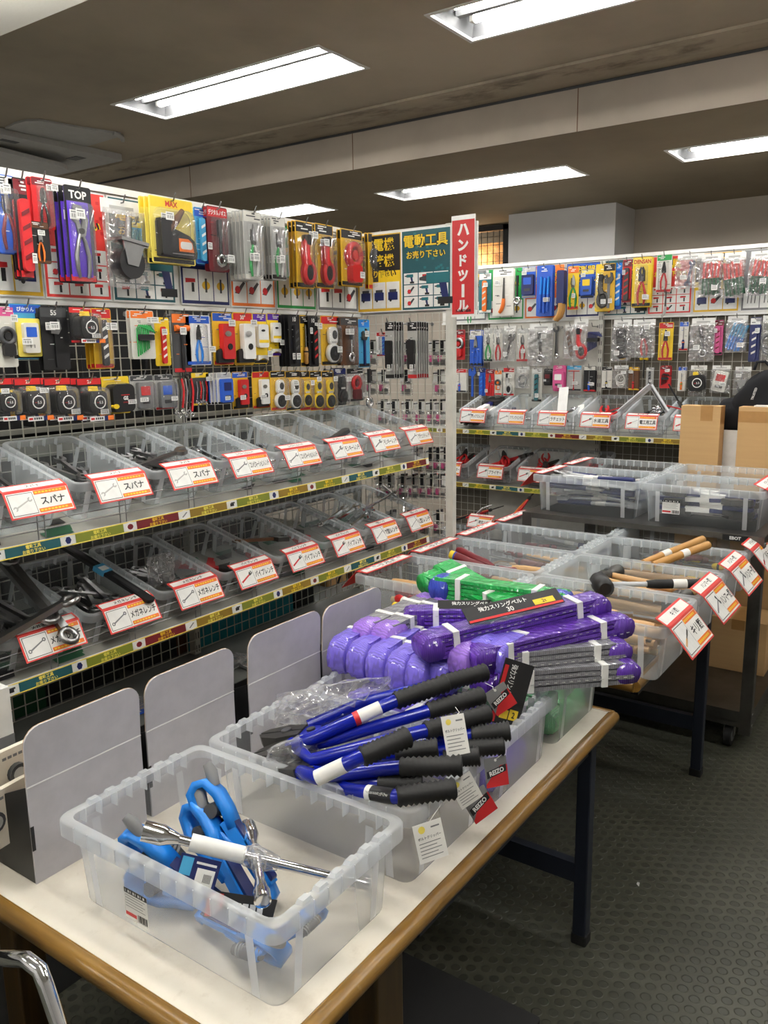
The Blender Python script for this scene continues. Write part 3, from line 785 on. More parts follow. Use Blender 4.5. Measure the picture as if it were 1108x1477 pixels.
def t_opener(mb, h, c='white', *a):
    mb.pr(rrect(.19 * h, .3 * h, .06 * h, 3, 0, .16 * h), -.12 * h, 0, c); mb.pr(arc(-.02 * h, .3 * h, .07 * h, .03 * h, 10), -.135 * h, -.11 * h, 'black'); mb.rect(-.18 * h, -.02 * h, .18 * h, .06 * h, -.122 * h, 'yellow')
    mb.pr([(-.2 * h, -.48 * h), (-.05 * h, -.42 * h), (.06 * h, -.42 * h), (.2 * h, -.48 * h), (.2 * h, -.34 * h), (-.2 * h, -.34 * h)], -.08 * h, 0, 'offwhite')


def t_stapler(mb, h, *a):
    mb.pr([(-.44 * h, -.4 * h), (.48 * h, -.42 * h), (.5 * h, -.3 * h), (.44 * h, -.08 * h), (.3 * h, .02 * h), (-.06 * h, .12 * h), (-.14 * h, .3 * h), (-.42 * h, .3 * h)], -.12 * h, 0, 'black')
    mb.pr([(.02 * h, -.3 * h), (.4 * h, -.3 * h), (.36 * h, -.12 * h), (.26 * h, -.05 * h), (.02 * h, -.05 * h)], -.132 * h, -.11 * h, 'orange'); mb.pr(rrect(.15 * h, .07 * h, .05 * h, 4, .2 * h, -.18 * h), -.138 * h, -.12 * h, 'white')
    mb.tube([(-.2 * h, -.07 * h, .08 * h), (.0, -.07 * h, .26 * h), (.2 * h, -.07 * h, .5 * h)], [.07 * h, .075 * h, .05 * h], 'brown', 8); mb.pr(rrect(.12 * h, .33 * h, .03 * h, 3, -.32 * h, -.06 * h), -.17 * h, -.1 * h, 'black'); mb.rect(-.42 * h, -.36 * h, .4 * h, -.34 * h, -.122 * h, 'steel')


def t_knife(mb, h, c='black', acc='darkgrey'):
    mb.pr(rrect(.075 * h, .5 * h, .05 * h, 3), -.07 * h, 0, c)
    for i in range(4): mb.pr([(-.06 * h, -.35 * h + i * .2 * h), (.06 * h, -.28 * h + i * .2 * h), (.06 * h, -.22 * h + i * .2 * h), (-.06 * h, -.29 * h + i * .2 * h)], -.08 * h, -.06 * h, acc)


def t_hex(mb, h, c='green', *a):
    for i in range(7):
        x = -.2 * h + i * .055 * h
        mb.tube([(x, -.02 * h - .01 * h * (i % 2), -.42 * h + .03 * h * i), (x, -.02 * h, .22 * h), (x + .06 * h, -.02 * h, .3 * h), (x + .2 * h, -.02 * h, .24 * h - .02 * i * h)], .018 * h, c, 6)
    mb.pr(rrect(.22 * h, .07 * h, .03 * h, 3, .02 * h, .02 * h), -.1 * h, 0, 'black')


def t_driver(mb, h, c='red', acc='black'):
    mb.lathe((0, -.04 * h, -.5 * h), (0, -.04 * h, -.06 * h), [(0, .035 * h), (.08, .06 * h), (.35, .05 * h), (.6, .065 * h), (.9, .055 * h), (1, .03 * h)], c, 10)
    mb.cyl((0, -.04 * h, -.06 * h), (0, -.04 * h, .5 * h), .018 * h, 'steel', n=8); mb.cyl((0, -.04 * h, -.2 * h), (0, -.04 * h, -.16 * h), .067 * h, acc, n=10)


def t_cutter(mb, h, c='red', *a):
    mb.tube([(.03 * h, -.06 * h, .46 * h), (-.04 * h, -.06 * h, .3 * h), (-.05 * h, -.06 * h, .05 * h), (.0, -.06 * h, -.1 * h)], [.07 * h, .08 * h, .09 * h, .1 * h], c, 8)
    mb.tube([(x, -.06 * h, z) for x, z in arc(.04 * h, -.26 * h, .15 * h, .2 * h, 16)], .055 * h, c, 8, True); mb.pr(arc(.04 * h, -.26 * h, .1 * h, .15 * h, 14), -.09 * h, -.02 * h, 'black'); mb.pr(rrect(.06 * h, .1 * h, .03 * h, 3, -.02 * h, .38 * h), -.14 * h, -.06 * h, 'black')


def t_spanner(mb, h, m='steel', kind='open', *a):
    t = .016 * h + .002
    mb.pr([(-.035 * h, -.34 * h), (.035 * h, -.34 * h), (.028 * h, .34 * h), (-.028 * h, .34 * h)], -t, t, m)
    for s in (1, -1):
        if kind == 'open' or (kind == 'combo' and s > 0):
            p = arc(0, 0, .105 * h, n=14, a0=-235, a1=55); p += [(.045 * h, .02 * h), (.02 * h, -.035 * h), (-.03 * h, -.03 * h), (-.045 * h, .02 * h)]
            an = math.radians(18); p = [(x * math.cos(an) - z * math.sin(an), x * math.sin(an) + z * math.cos(an)) for x, z in p]
            mb.pr([(x * s, (z + .40 * h) * s) for x, z in p], -t * 1.2, t * 1.2, m)
        else: mb.tube([(x, -.006 * h * s, z) for x, z in arc(0, s * .41 * h, .062 * h, n=12)], .026 * h, m, 6, True)


def t_adjust(mb, h, m='darksteel', acc=None, *a):
    mb.pr([(-.04 * h, -.5 * h), (.04 * h, -.5 * h), (.035 * h, .22 * h), (-.035 * h, .22 * h)], -.02 * h, .02 * h, acc or m)
    mb.pr([(-.12 * h, .2 * h), (.06 * h, .18 * h), (.14 * h, .3 * h), (.1 * h, .48 * h), (.04 * h, .5 * h), (.05 * h, .38 * h), (-.02 * h, .34 * h), (-.06 * h, .44 * h), (-.13 * h, .4 * h)], -.03 * h, .03 * h, m)


def t_pipe_wrench(mb, h, c='red', *a):
    mb.pr([(-.05 * h, -.5 * h), (.05 * h, -.5 * h), (.04 * h, .26 * h), (-.04 * h, .26 * h)], -.03 * h, .03 * h, c); mb.pr([(-.06 * h, .24 * h), (.06 * h, .24 * h), (.05 * h, .4 * h), (-.12 * h, .4 * h), (-.12 * h, .34 * h)], -.035 * h, .035 * h, 'darksteel')
    mb.pr([(.02 * h, .24 * h), (.07 * h, .24 * h), (.07 * h, .5 * h), (-.12 * h, .5 * h), (-.12 * h, .44 * h), (.02 * h, .44 * h)], -.025 * h, .025 * h, 'darksteel')


def t_tbar(mb, h, c='steel', *a):
    mb.cyl((0, 0, -.5 * h), (0, 0, .45 * h), .02 * h, c, n=8); mb.cyl((-.3 * h, 0, .46 * h), (.3 * h, 0, .46 * h), .022 * h, c, n=8); mb.cyl((0, 0, -.5 * h), (0, 0, -.4 * h), .04 * h, c, n=8)


def t_hammer(mb, h, c='woodhandle', head='darksteel', *a):
    mb.lathe((0, 0, -.5 * h), (0, 0, .42 * h), [(0, .035 * h), (.15, .045 * h), (.5, .036 * h), (1, .03 * h)], c, 10)
    mb.lathe((-.2 * h, 0, .42 * h), (.2 * h, 0, .42 * h), [(0, .07 * h), (.2, .075 * h), (.35, .05 * h), (.65, .05 * h), (.8, .075 * h), (1, .07 * h)], head, 12)


def t_chisel(mb, h, c='woodhandle', *a):
    mb.lathe((0, 0, -.5 * h), (0, 0, .02 * h), [(0, .04 * h), (.1, .05 * h), (.6, .055 * h), (1, .035 * h)], c, 10); mb.cyl((0, 0, -.02 * h), (0, 0, .06 * h), .04 * h, 'steel', n=10)
    mb.pr([(-.02 * h, .05 * h), (.02 * h, .05 * h), (.045 * h, .2 * h), (.045 * h, .5 * h), (-.045 * h, .5 * h), (-.045 * h, .2 * h)], -.012 * h, .012 * h, 'steel')


def t_handled_saw(mb, h, c='orange', *a):
    mb.pr([(-.02 * h, -.12 * h), (.06 * h, -.12 * h), (.05 * h, .5 * h), (.01 * h, .5 * h)], -.012 * h, 0, 'darksteel')
    mb.tube([(.03 * h, -.02 * h, -.08 * h), (.02 * h, -.02 * h, -.25 * h), (-.03 * h, -.02 * h, -.38 * h), (-.1 * h, -.02 * h, -.47 * h)], [.05 * h, .06 * h, .06 * h, .045 * h], c, 8)


def t_wood_curve(mb, h, c='bamboo', acc='navy', *a):
    mb.pr(rrect(.08 * h, .34 * h, .03 * h, 3, .02 * h, .16 * h), -.06 * h, 0, acc); mb.tube([(.03 * h, -.03 * h, -.16 * h), (.03 * h, -.03 * h, -.3 * h), (-.02 * h, -.03 * h, -.42 * h), (-.1 * h, -.03 * h, -.5 * h)], [.06 * h, .06 * h, .055 * h, .04 * h], c, 8)


def t_sticks(mb, h, c='green', acc='orange', n=4, *a):
    for i in range(n):
        x = (i - (n - 1) / 2) * .11 * h; l = (i % 2) * .04 * h
        mb.cyl((x + .03 * h, -.03 * h, .48 * h - l), (x + .01 * h, -.03 * h, .0), .036 * h, acc, n=8); mb.cyl((x + .01 * h, -.03 * h, .0), (x, -.03 * h, -.48 * h - l), .038 * h, c, n=8)


def t_block(mb, h, c='blue', acc='white', *a):
    mb.pr(rrect(.3 * h, .46 * h, .06 * h, 3), -.16 * h, 0, c); mb.pr(rrect(.2 * h, .16 * h, .03 * h, 3, 0, .16 * h), -.175 * h, -.15 * h, acc); mb.pr(rrect(.16 * h, .06 * h, .03 * h, 3, 0, -.24 * h), -.175 * h, -.15 * h, 'darkgrey')


def t_round(mb, h, c='red', acc='steel', *a):
    mb.tube([(x, -.06 * h, z) for x, z in arc(0, .16 * h, .24 * h, n=18)], .08 * h, acc, 8, True); mb.pr(rrect(.2 * h, .2 * h, .08 * h, 3, 0, -.28 * h), -.16 * h, 0, c); mb.pr(arc(0, .16 * h, .12 * h, n=12), -.1 * h, -.03 * h, c)


def t_clip(mb, h, c='black', acc='rubber', *a):
    mb.pr(rrect(.14 * h, .24 * h, .05 * h, 3, 0, .24 * h), -.1 * h, 0, c); mb.pr(rrect(.13 * h, .26 * h, .06 * h, 3, 0, -.22 * h), -.1 * h, 0, c); mb.cyl((0, -.05 * h, -.02 * h), (0, -.05 * h, .06 * h), .04 * h, 'darkgrey', n=8); mb.tube([(x, -.05 * h, z) for x, z in arc(0, -.46 * h, .09 * h, .04 * h, 10)], .02 * h, 'mustard', 6, True)


def t_tester(mb, h, c='palegold', acc='blue', *a):
    mb.pr(rrect(.32 * h, .46 * h, .06 * h, 3, 0, -.05 * h), -.05 * h, 0, c); mb.pr(rrect(.2 * h, .36 * h, .05 * h, 3, 0, -.06 * h), -.16 * h, -.04 * h, 'offwhite'); mb.pr(rrect(.14 * h, .12 * h, .02 * h, 3, 0, .08 * h), -.165 * h, -.15 * h, acc)
    for d in (-.05, .05): mb.rect(d * h - .01 * h, -.3 * h, d * h + .01 * h, -.22 * h, -.1605 * h, 'darkgrey')


def t_caster(mb, h, *a):
    mb.tube([(0, -.2 * h, -.2 * h), (0, .06 * h, -.2 * h)], .24 * h, 'black', 18); mb.pr([(-.2 * h, .1 * h), (.2 * h, .1 * h), (.1 * h, -.24 * h), (-.1 * h, -.24 * h)], -.22 * h, -.18 * h, 'steel'); mb.box((-.26 * h, -.25 * h, .1 * h), (.26 * h, .1 * h, .15 * h), 'steel'); mb.cyl((0, -.06 * h, .15 * h), (0, -.06 * h, .5 * h), .05 * h, 'steel')


def t_ratchet(mb, h, c='steel', *a):
    mb.tube([(x, -.05 * h, z) for x, z in arc(0, -.34 * h, .1 * h, n=14)], .045 * h, 'chrome', 8, True); mb.cyl((0, -.05 * h, -.24 * h), (0, -.05 * h, .14 * h), .035 * h, c, n=8); mb.cyl((0, -.05 * h, .14 * h), (0, -.05 * h, .48 * h), .05 * h, 'black', n=10)


def t_keys(mb, h, *a):
    q = random.Random(5)
    for i in range(6):
        x = -.25 * h + i * .1 * h
        mb.tube([(x, -.03 * h, .4 * h), (x + .02 * h, -.06 * h, .1 * h), (x - .03 * h, -.04 * h, -.3 * h - .1 * h * (i % 2))], .03 * h, ('chrome', 'darksteel', 'red')[i % 3], 6); mb.tube([(u, -.04 * h, v) for u, v in arc(x - .03 * h, -.4 * h - .08 * h * (i % 2), .05 * h, n=8)], .02 * h, 'chrome', 5, True)


def t_cable(mb, h, c='black', *a):
    for i in range(3): mb.tube([(x, -.03 * h - .02 * i * h, z) for x, z in arc(0, .05 * h * i - .1 * h, .2 * h, .3 * h - .05 * i * h, 16)], .035 * h, c, 6, True)


TOOLS = dict(pliers=t_pliers, tape=t_tape, locktape=t_lock_tape, chalk=t_chalk, laser=t_laser, opener=t_opener, stapler=t_stapler, knife=t_knife, hex=t_hex, driver=t_driver, cutter=t_cutter, spanner=t_spanner,
             adjust=t_adjust, hammer=t_hammer, saw=t_handled_saw, woodcurve=t_wood_curve, sticks=t_sticks, block=t_block, round=t_round, clip=t_clip, tester=t_tester, caster=t_caster, ratchet=t_ratchet, keys=t_keys, cable=t_cable, chisel=t_chisel, tbar=t_tbar)
TOOL_NAME = dict(tape='tape_measure', locktape='tape_measure', chalk='chalk_line', laser='laser_level', opener='paint_opener', stapler='staple_gun', knife='utility_knife', hex='hex_keys', driver='screwdriver', cutter='tube_cutter', spanner='spanner',
                 adjust='adjustable_wrench', saw='saw', woodcurve='curved_saw', sticks='chisel_set', block='gadget', round='round_cutter', clip='strap_clip', tester='outlet_tester', caster='caster', ratchet='ratchet', keys='key_set', cable='coiled_cable', hex_='hex_keys', chisel='chisel', tbar='tee_wrench')
FIT = dict(pliers=(.26, 1), tape=(.9, 1.0), locktape=(.95, .95), chalk=(.52, 1), laser=(.56, 1), opener=(.42, 1), stapler=(.95, .95), knife=(.2, 1), hex=(.55, .85), driver=(.16, 1), cutter=(.46, 1), spanner=(.24, 1), adjust=(.3, 1), hammer=(.42, 1),
           saw=(.24, 1), woodcurve=(.3, 1), sticks=(.55, 1), block=(.62, .95), round=(.6, 1), clip=(.5, 1), tester=(.66, 1), caster=(.56, 1), ratchet=(.3, 1), keys=(.6, 1), cable=(.5, .8), chisel=(.12, 1), tbar=(.6, 1))
ROW = dict(L1='wire wall top row', L2='wire wall middle row', L3='wire wall bottom row', E='end wire panel', B1='back wall top row', B2='back wall middle row', B3='back wall bottom row')


def pack(row, typ, x0, y0, x1, y1, n, card, acc, args, label, short, style='card', sp=.018, text=None):
    """a hanging pack whose front fills the photo area x0..x1, y0..y1 where it hangs in front of its wall; n of them on the hook"""
    wall = row[0]; D = .05 + sp * n
    ax, val = {'L': ('y', GY - D), 'E': ('x', GX1 - .014 - D), 'B': ('x', BXP - D)}[wall]
    xm, ym = (x0 + x1) / 2, (y0 + y1) / 2
    c = on(xm, ym, ax, val); w = (on(x1, ym, ax, val) - on(x0, ym, ax, val)).length; h = on(xm, y0, ax, val).z - on(xm, y1, ax, val).z
    q = random.Random(label)
    t = thing({'card': 'carded_tool_pack', 'blister': 'carded_tool_pack', 'bag': 'bagged_tool_pack', 'bare': 'hanging_tool'}[style], f'{label}, {ROW[row]}', {'bag': 'bagged tool', 'bare': 'tool'}.get(style, 'packaged tool'), c, 0 if wall == 'L' else ROT_BACK)
    if style != 'bare':
        mb = MB()
        if style == 'bag':
            mb.box((-w / 2, -.001, h / 2 - .16 * h), (w / 2, .001, h / 2), 'white'); mb.rect(-w * .3, h * .39, w * .3, h * .43, -.0015, 'lightgrey'); mb.build('header_card', t)
            mb = MB(); mb.bag(w * .55, h * .44, .014, 'film', q.random(), 7, 9, -.06 * h, -.016); mb.build('bag', t)
        else:
            mb.pr(rrect(w / 2, h / 2, min(.006, w * .1), 2), -.001, .001, card)
            if card == 'violet': mb.pr(rrect(w / 2, h / 2, min(.006, w * .1), 2), -.0012, .0012, 'black'); mb.rect(-w * .43, -h * .44, w * .36, h * .34, -.0016, 'violet')
            mb.rect(-w * .47, h * .34, w * .47, h * .485, -.0014, acc)
            if text: mb.text(text, 0, h * .41, h * .085, 'white' if acc not in ('white', 'yellow', 'palegold') else 'red', -.0018, w * .86, .03)
            else:
                for i in range(3): u = q.uniform(-.42, .1) * w; mb.rect(u, h * (.45 - .035 * i), min(w * .45, u + q.uniform(.15, .5) * w), h * (.468 - .035 * i), -.0018, 'white' if acc not in ('white', 'offwhite') else 'darkgrey')
            mb.rect(-w * .47, -h * .485, w * .47, -h * .42, -.0014, q.choice([acc, 'black', card, 'red']))
            for i in range(6): u = q.uniform(-.44, .2) * w; v = q.uniform(-.4, .3) * h; mb.rect(u, v, u + q.uniform(.08, .25) * w, v + .012 * h, -.0014, q.choice(['white', 'black', acc, 'darkgrey']))
            if typ == 'tape':
                mb.rect(w * .28, -h * .42, w * .47, h * .2, -.002, 'yellow'); mb.rect(-w * .48, -h * .5, w * .1, -h * .39, -.05, 'white'); mb.rect(w * .1, -h * .5, w * .24, -h * .39, -.05, 'navy'); mb.rect(w * .24, -h * .5, w * .48, -h * .39, -.05, 'orange'); mb.rect(-w * .44, -h * .47, -w * .3, -h * .42, -.0504, 'red')
                for i in range(4): mb.rect(-w * (.26 - .08 * i), -h * .47, -w * (.2 - .08 * i), -h * .42, -.0504, 'darkgrey')
            mb.build('backing_card', t)
    fw, fh = FIT.get(typ, (.5, 1)); H = h if style == 'bare' else h * (.9 if typ == 'tape' else .76); s = min(H / fh, w * (1.15 if style in ('bare', 'bag') else .86) / fw)
    if typ in ('pliers', 'driver', 'knife', 'spanner', 'adjust', 'saw', 'ratchet', 'clip', 'woodcurve', 'sticks', 'cutter'): s = max(s, min(H * .95, w / fw * 1.3))
    mb = MB(); mb.T = Matrix.Translation((0, -.004, 0 if style == 'bare' else -.07 * h))
    if style == 'bag': mb.T = mb.T @ Matrix.Rotation(q.uniform(-.3, .3), 4, 'Y')
    TOOLS[typ](mb, s, *args); mb.build(TOOL_NAME.get(typ, typ), t)
    if style == 'blister':
        mb = MB(); a, b_ = min(w * .44, s * fw * .62), min(h * .42, s * .55)
        p = rrect(a, b_, min(a, b_) * .4, 3); pi = [(x * .9, z * .92) for x, z in p]; k = len(p); dp = .03 if typ != 'tape' else .05
        mb.add([(x, -.0015, z - .07 * h) for x, z in p] + [(x, -dp, z - .07 * h) for x, z in pi], [(i, i + k, (i + 1) % k + k, (i + 1) % k) for i in range(k)] + [tuple(range(2 * k - 1, k - 1, -1))], 'blister', True); mb.build('blister', t)
    if style != 'bare':
        mb = MB(); sw, sh = min(w * .34, .032), min(h * .12, .026); a, b_ = q.choice([-.2, .2, .28]) * w, q.choice([-.3, -.18, .2, .3]) * h
        mb.T = Matrix.Translation((a, -.042 if typ in ('tape', 'locktape') else -.033 if style == 'blister' else -.03, b_))
        mb.box((-sw / 2, -.0005, -sh / 2), (sw / 2, .0005, sh / 2), 'white')
        for i in range(7): mb.rect(-sw * .4 + i * sw * .12, -sh * .3, -sw * .4 + i * sw * .12 + sw * (.03 + .03 * (i % 2)), sh * .1, -.0008, 'darkgrey')
        mb.rect(-sw * .4, sh * .22, sw * .3, sh * .34, -.0008, 'grey'); mb.build('price_sticker', t)
    back = Vector((0, 1, 0)) if wall == 'L' else Vector((1, 0, 0))
    side = Vector((1, 0, 0)) if wall == 'L' else Vector((0, -1, 0))
    for i in range(1, n):
        d = dup(t); d.location = c + back * sp * i + side * q.uniform(-.003, .003) + Vector((0, 0, q.uniform(-.003, .002)))
        set_tag(d, f'{short} behind the front one, {ROW[row]}', f'{short} on one hook')
    mb = MB(); top = Vector((c.x, c.y, c.z + h / 2 - .008)); dw = D - (.004 if wall == 'L' else .004)
    p0 = top + back * dw; p1 = top - back * .012
    mb.tube([p0, top, p1, p1 - back * .012 + Vector((0, 0, .022))], .0022, 'steel', 6); mb.cyl(p0 - back * .003, p0, .008, 'steel', n=8)
    tag(mb.build('display_hook'), f'steel hook holding the {short}, {ROW[row]}', 'hook')
    return t


P = pack
# ---- long wire wall, top row
P('L1', 'pliers', -6, 253, 25, 366, 2, 'blue', 'white', ('maroon', 'pruner'), 'blue carded pruning shears with maroon handles', 'blue pruning shears pack', 'blister')
P('L1', 'knife', 24, 258, 43, 402, 3, 'black', 'maroon', ('red', 'maroon'), 'tall narrow pack holding a long red file', 'long red file pack')
P('L1', 'pliers', 47, 257, 77, 331, 2, 'red', 'maroon', ('black', 'crimp', 'darksteel'), 'red carded black end pincers', 'red pincers pack', 'blister')
P('L1', 'pliers', 43, 320, 72, 380, 1, 'black', 'brown', ('orange', 'nose'), 'small black pack with orange gripped pliers', 'orange grip pliers pack', sp=.05)
P('L1', 'pliers', 97, 270, 135, 408, 3, 'violet', 'black', ('steel', 'pump'), 'violet carded steel water pump pliers', 'violet pump pliers pack', 'blister', .026, 'TOP')
P('L1', 'caster', 150, 290, 207, 416, 1, 'white', 'white', (), 'crumpled clear bag with a black swivel caster', 'bagged caster', 'bag')
P('L1', 'sticks', 183, 320, 205, 372, 1, 'cyan', 'palegold', ('orange', 'teal'), 'small bright cyan and pink card', 'small bright card', sp=.03)
P('L1', 'stapler', 218, 287, 280, 381, 3, 'palegold', 'yellow', (), 'large yellow carded brown staple gun', 'yellow staple gun pack', 'blister', .022, 'MAX')
P('L1', 'knife', 281, 300, 299, 381, 1, 'cyan', 'blue', ('cyan', 'white'), 'narrow clear blue cutter tube', 'clear blue cutter tube')
P('L1', 'ratchet', 300, 299, 329, 392, 2, 'maroon', 'red', ('black',), 'dark red carded digital caliper', 'dark red caliper pack', 'blister', text='デジタルノギス')
P('L1', 'pliers', 352, 305, 378, 404, 5, 'lightgrey', 'offwhite', ('green', 'pruner', 'steel', 'white'), 'grey backed green handled pruners beside the red caliper', 'first grey pruner pack', 'blister')
P('L1', 'pliers', 391, 313, 412, 404, 5, 'lightgrey', 'offwhite', ('green', 'pruner', 'steel', 'white'), 'grey backed green handled pruners beside the yellow cutter packs', 'second grey pruner pack', 'blister', .016)
P('L1', 'cutter', 427, 320, 452, 416, 3, 'mustard', 'black', ('red',), 'yellow carded red curved cutter beside the grey pruners', 'first red cutter pack', 'blister')
P('L1', 'cutter', 455, 324, 481, 416, 2, 'mustard', 'black', ('red',), 'yellow carded red curved cutter, second of its pair', 'second red cutter pack', 'blister')
P('L1', 'round', 492, 332, 523, 413, 2, 'mustard', 'black', ('red', 'red'), 'yellow carded red round pipe cutter', 'red pipe cutter pack', 'blister')
P('L1', 'round', 531, 338, 556, 418, 2, 'mustard', 'darkgrey', ('black', 'darkgrey'), 'yellow carded black pipe cutter at the corner', 'black pipe cutter pack', 'blister')
# ---- long wire wall, middle row
P('L2', 'round', -6, 442, 23, 530, 1, 'offwhite', 'pink', ('black', 'darkgrey'), 'pale pink lettered card with a round black scraper', 'pale scraper card')
P('L2', 'tester', 16, 439, 62, 518, 1, 'cyan', 'blue', (), 'blue card holding a cream outlet tester', 'blue tester card', text='ぴかりん')
P('L2', 'adjust', 60, 443, 99, 534, 2, 'black', 'darkgrey', ('steel', 'black'), 'black carded short adjustable wrench', 'black adjustable wrench pack', text='55')
P('L2', 'tape', 100, 443, 136, 495, 1, 'black', 'red', ('black',), 'single black tape measure with yellow lock, hung above knives', 'single tape measure', 'blister', .05)
P('L2', 'knife', 134, 445, 162, 532, 3, 'mustard', 'red', ('darkgrey', 'white'), 'yellow and red carded utility knife with striped handle', 'striped knife pack', 'blister')
P('L2', 'hex', 189, 448, 223, 518, 2, 'offwhite', 'orange', ('green',), 'orange topped white card of green hex keys', 'green hex key card')
P('L2', 'knife', 223, 458, 245, 528, 1, 'yellow', 'yellow', ('red', 'white'), 'narrow yellow card with a red level vial', 'narrow yellow card')
P('L2', 'hammer', 249, 452, 275, 538, 1, 'darkgrey', 'orange', ('black', 'orange'), 'dark pack with an orange headed mallet', 'orange mallet pack')
P('L2', 'pliers', 268, 455, 304, 527, 1, 'white', 'blue', ('skyblue', 'nose', 'black'), 'white and blue card of bright blue pliers', 'blue pliers card', 'blister')
P('L2', 'laser', 307, 451, 336, 527, 1, 'mustard', 'blue', ('red',), 'yellow carded red level gadget, upper of the two red ones', 'upper red level pack')
P('L2', 'laser', 337, 451, 365, 527, 1, 'mustard', 'red', ('white',), 'yellow carded white level gadget, upper of the two white ones', 'upper white level pack', text='30°')
P('L2', 'opener', 365, 452, 385, 525, 1, 'yellow', 'purple', ('white',), 'purple topped yellow card with a white opener, beside the white level', 'first opener card')
P('L2', 'opener', 386, 452, 404, 514, 1, 'yellow', 'purple', ('white',), 'purple topped yellow card with a white opener, beside the black packs', 'second opener card')
P('L2', 'knife', 417, 454, 433, 529, 4, 'black', 'black', ('black', 'darkgrey'), 'tall black pack with a red ten label, beside the openers', 'first black ten pack', text='10')
P('L2', 'driver', 433, 455, 444, 529, 1, 'mustard', 'black', ('bamboo', 'black'), 'thin gold and black screwdriver pack', 'gold screwdriver pack')
P('L2', 'knife', 445, 456, 459, 529, 2, 'black', 'black', ('black', 'red'), 'tall black pack with a red label, beside the chalk line', 'second black ten pack', text='10')
P('L2', 'chalk', 463, 456, 489, 527, 1, 'mustard', 'red', ('white',), 'yellow carded white chalk line, the upper one', 'upper white chalk line', 'blister')
P('L2', 'ratchet', 491, 458, 517, 527, 2, 'brown', 'darkgrey', ('chrome',), 'brown clear pack with a chrome ratchet head', 'brown ratchet pack', 'blister')
P('L2', 'adjust', 517, 461, 533, 530, 1, 'cyan', 'skyblue', ('darksteel', 'navy'), 'sky blue card at the corner end', 'sky blue corner card')
# ---- long wire wall, bottom row
for i, (a, c, wd) in enumerate(((-14, 20, 'at the cut off end'), (22, 61, 'second from the cut off end'), (65, 104, 'third from the cut off end'), (112, 148, 'beside the wide lock tape'))):
    P('L3', 'tape', a, 545, c, 606, 2, 'black', 'red', ('black',), 'black dial tape measure ' + wd, 'dial tape measure ' + ('one', 'two', 'three', 'four')[i], 'blister', .04, '25')
P('L3', 'locktape', 146, 543, 187, 597, 1, 'yellow', 'yellow', (), 'wide ribbed black lock tape measure', 'wide lock tape measure', 'blister', .05)
P('L3', 'block', 188, 541, 222, 592, 1, 'lightgrey', 'darkgrey', ('grey', 'red'), 'clear and grey pack with a red diamond emblem', 'red emblem pack', 'blister')
P('L3', 'block', 223, 540, 250, 591, 1, 'lightgrey', 'darkgrey', ('grey', 'blue'), 'clear and grey pack with a blue diamond emblem', 'blue emblem pack', 'blister')
P('L3', 'keys', 251, 540, 276, 600, 1, 'black', 'black', (), 'jangling bunch of small chrome and red keys', 'bunch of chrome keys', 'bare')
P('L3', 'keys', 276, 537, 302, 585, 1, 'darkgrey', 'yellow', (), 'dark card of small chrome parts with yellow print', 'small chrome parts card')
P('L3', 'block', 313, 537, 334, 583, 4, 'offwhite', 'lightgrey', ('blue', 'navy'), 'white card with a square blue plate', 'blue plate card')
P('L3', 'laser', 335, 536, 358, 590, 1, 'mustard', 'blue', ('red',), 'yellow carded red level gadget, lower of the two red ones', 'lower red level pack')
P('L3', 'laser', 364, 536, 389, 589, 1, 'mustard', 'red', ('white',), 'yellow carded white level gadget, lower of the two white ones', 'lower white level pack', text='30')
for a, c, col, wd, sh in ((390, 412, 'white', 'white chalk line beside the white level', 'first white chalk line'), (412, 433, 'white', 'white chalk line beside the yellow chalk lines', 'second white chalk line'), (432, 447, 'yellow', 'yellow chalk line beside the white ones', 'first yellow chalk line'),
                          (447, 464, 'yellow', 'yellow chalk line in the middle of three', 'second yellow chalk line'), (464, 481, 'yellow', 'yellow chalk line beside the black reel', 'third yellow chalk line')):
    P('L3', 'chalk', a, 535, c, 592, 1, 'mustard', 'black', (col,), 'yellow carded ' + wd, sh, 'blister', .04)
P('L3', 'chalk', 482, 531, 499, 585, 2, 'darkgrey', 'navy', ('black',), 'dark carded black reel', 'black reel pack', 'blister')
P('L3', 'round', 500, 531, 524, 579, 1, 'lightgrey', 'black', ('maroon', 'red'), 'red and black pack with a blue base strip', 'red and black pack', 'blister')
P('L3', 'ratchet', 524, 531, 535, 590, 1, 'grey', 'grey', ('chrome',), 'bare chrome ratchet bar at the corner', 'chrome ratchet bar', 'bare')
# ---- end wire panel
P('E', 'knife', 543, 479, 566, 514, 1, 'white', 'red', ('blue', 'cyan'), 'small white card with two blue bottles', 'blue bottle card', 'blister')
P('E', 'clip', 556, 464, 569, 547, 5, 'lightgrey', 'black', (), 'clear pack with a black buckle strap, beside the blue bottles', 'first buckle strap pack')
P('E', 'clip', 588, 464, 602, 547, 6, 'lightgrey', 'black', (), 'clear pack with a black buckle strap, nearer the post', 'second buckle strap pack')
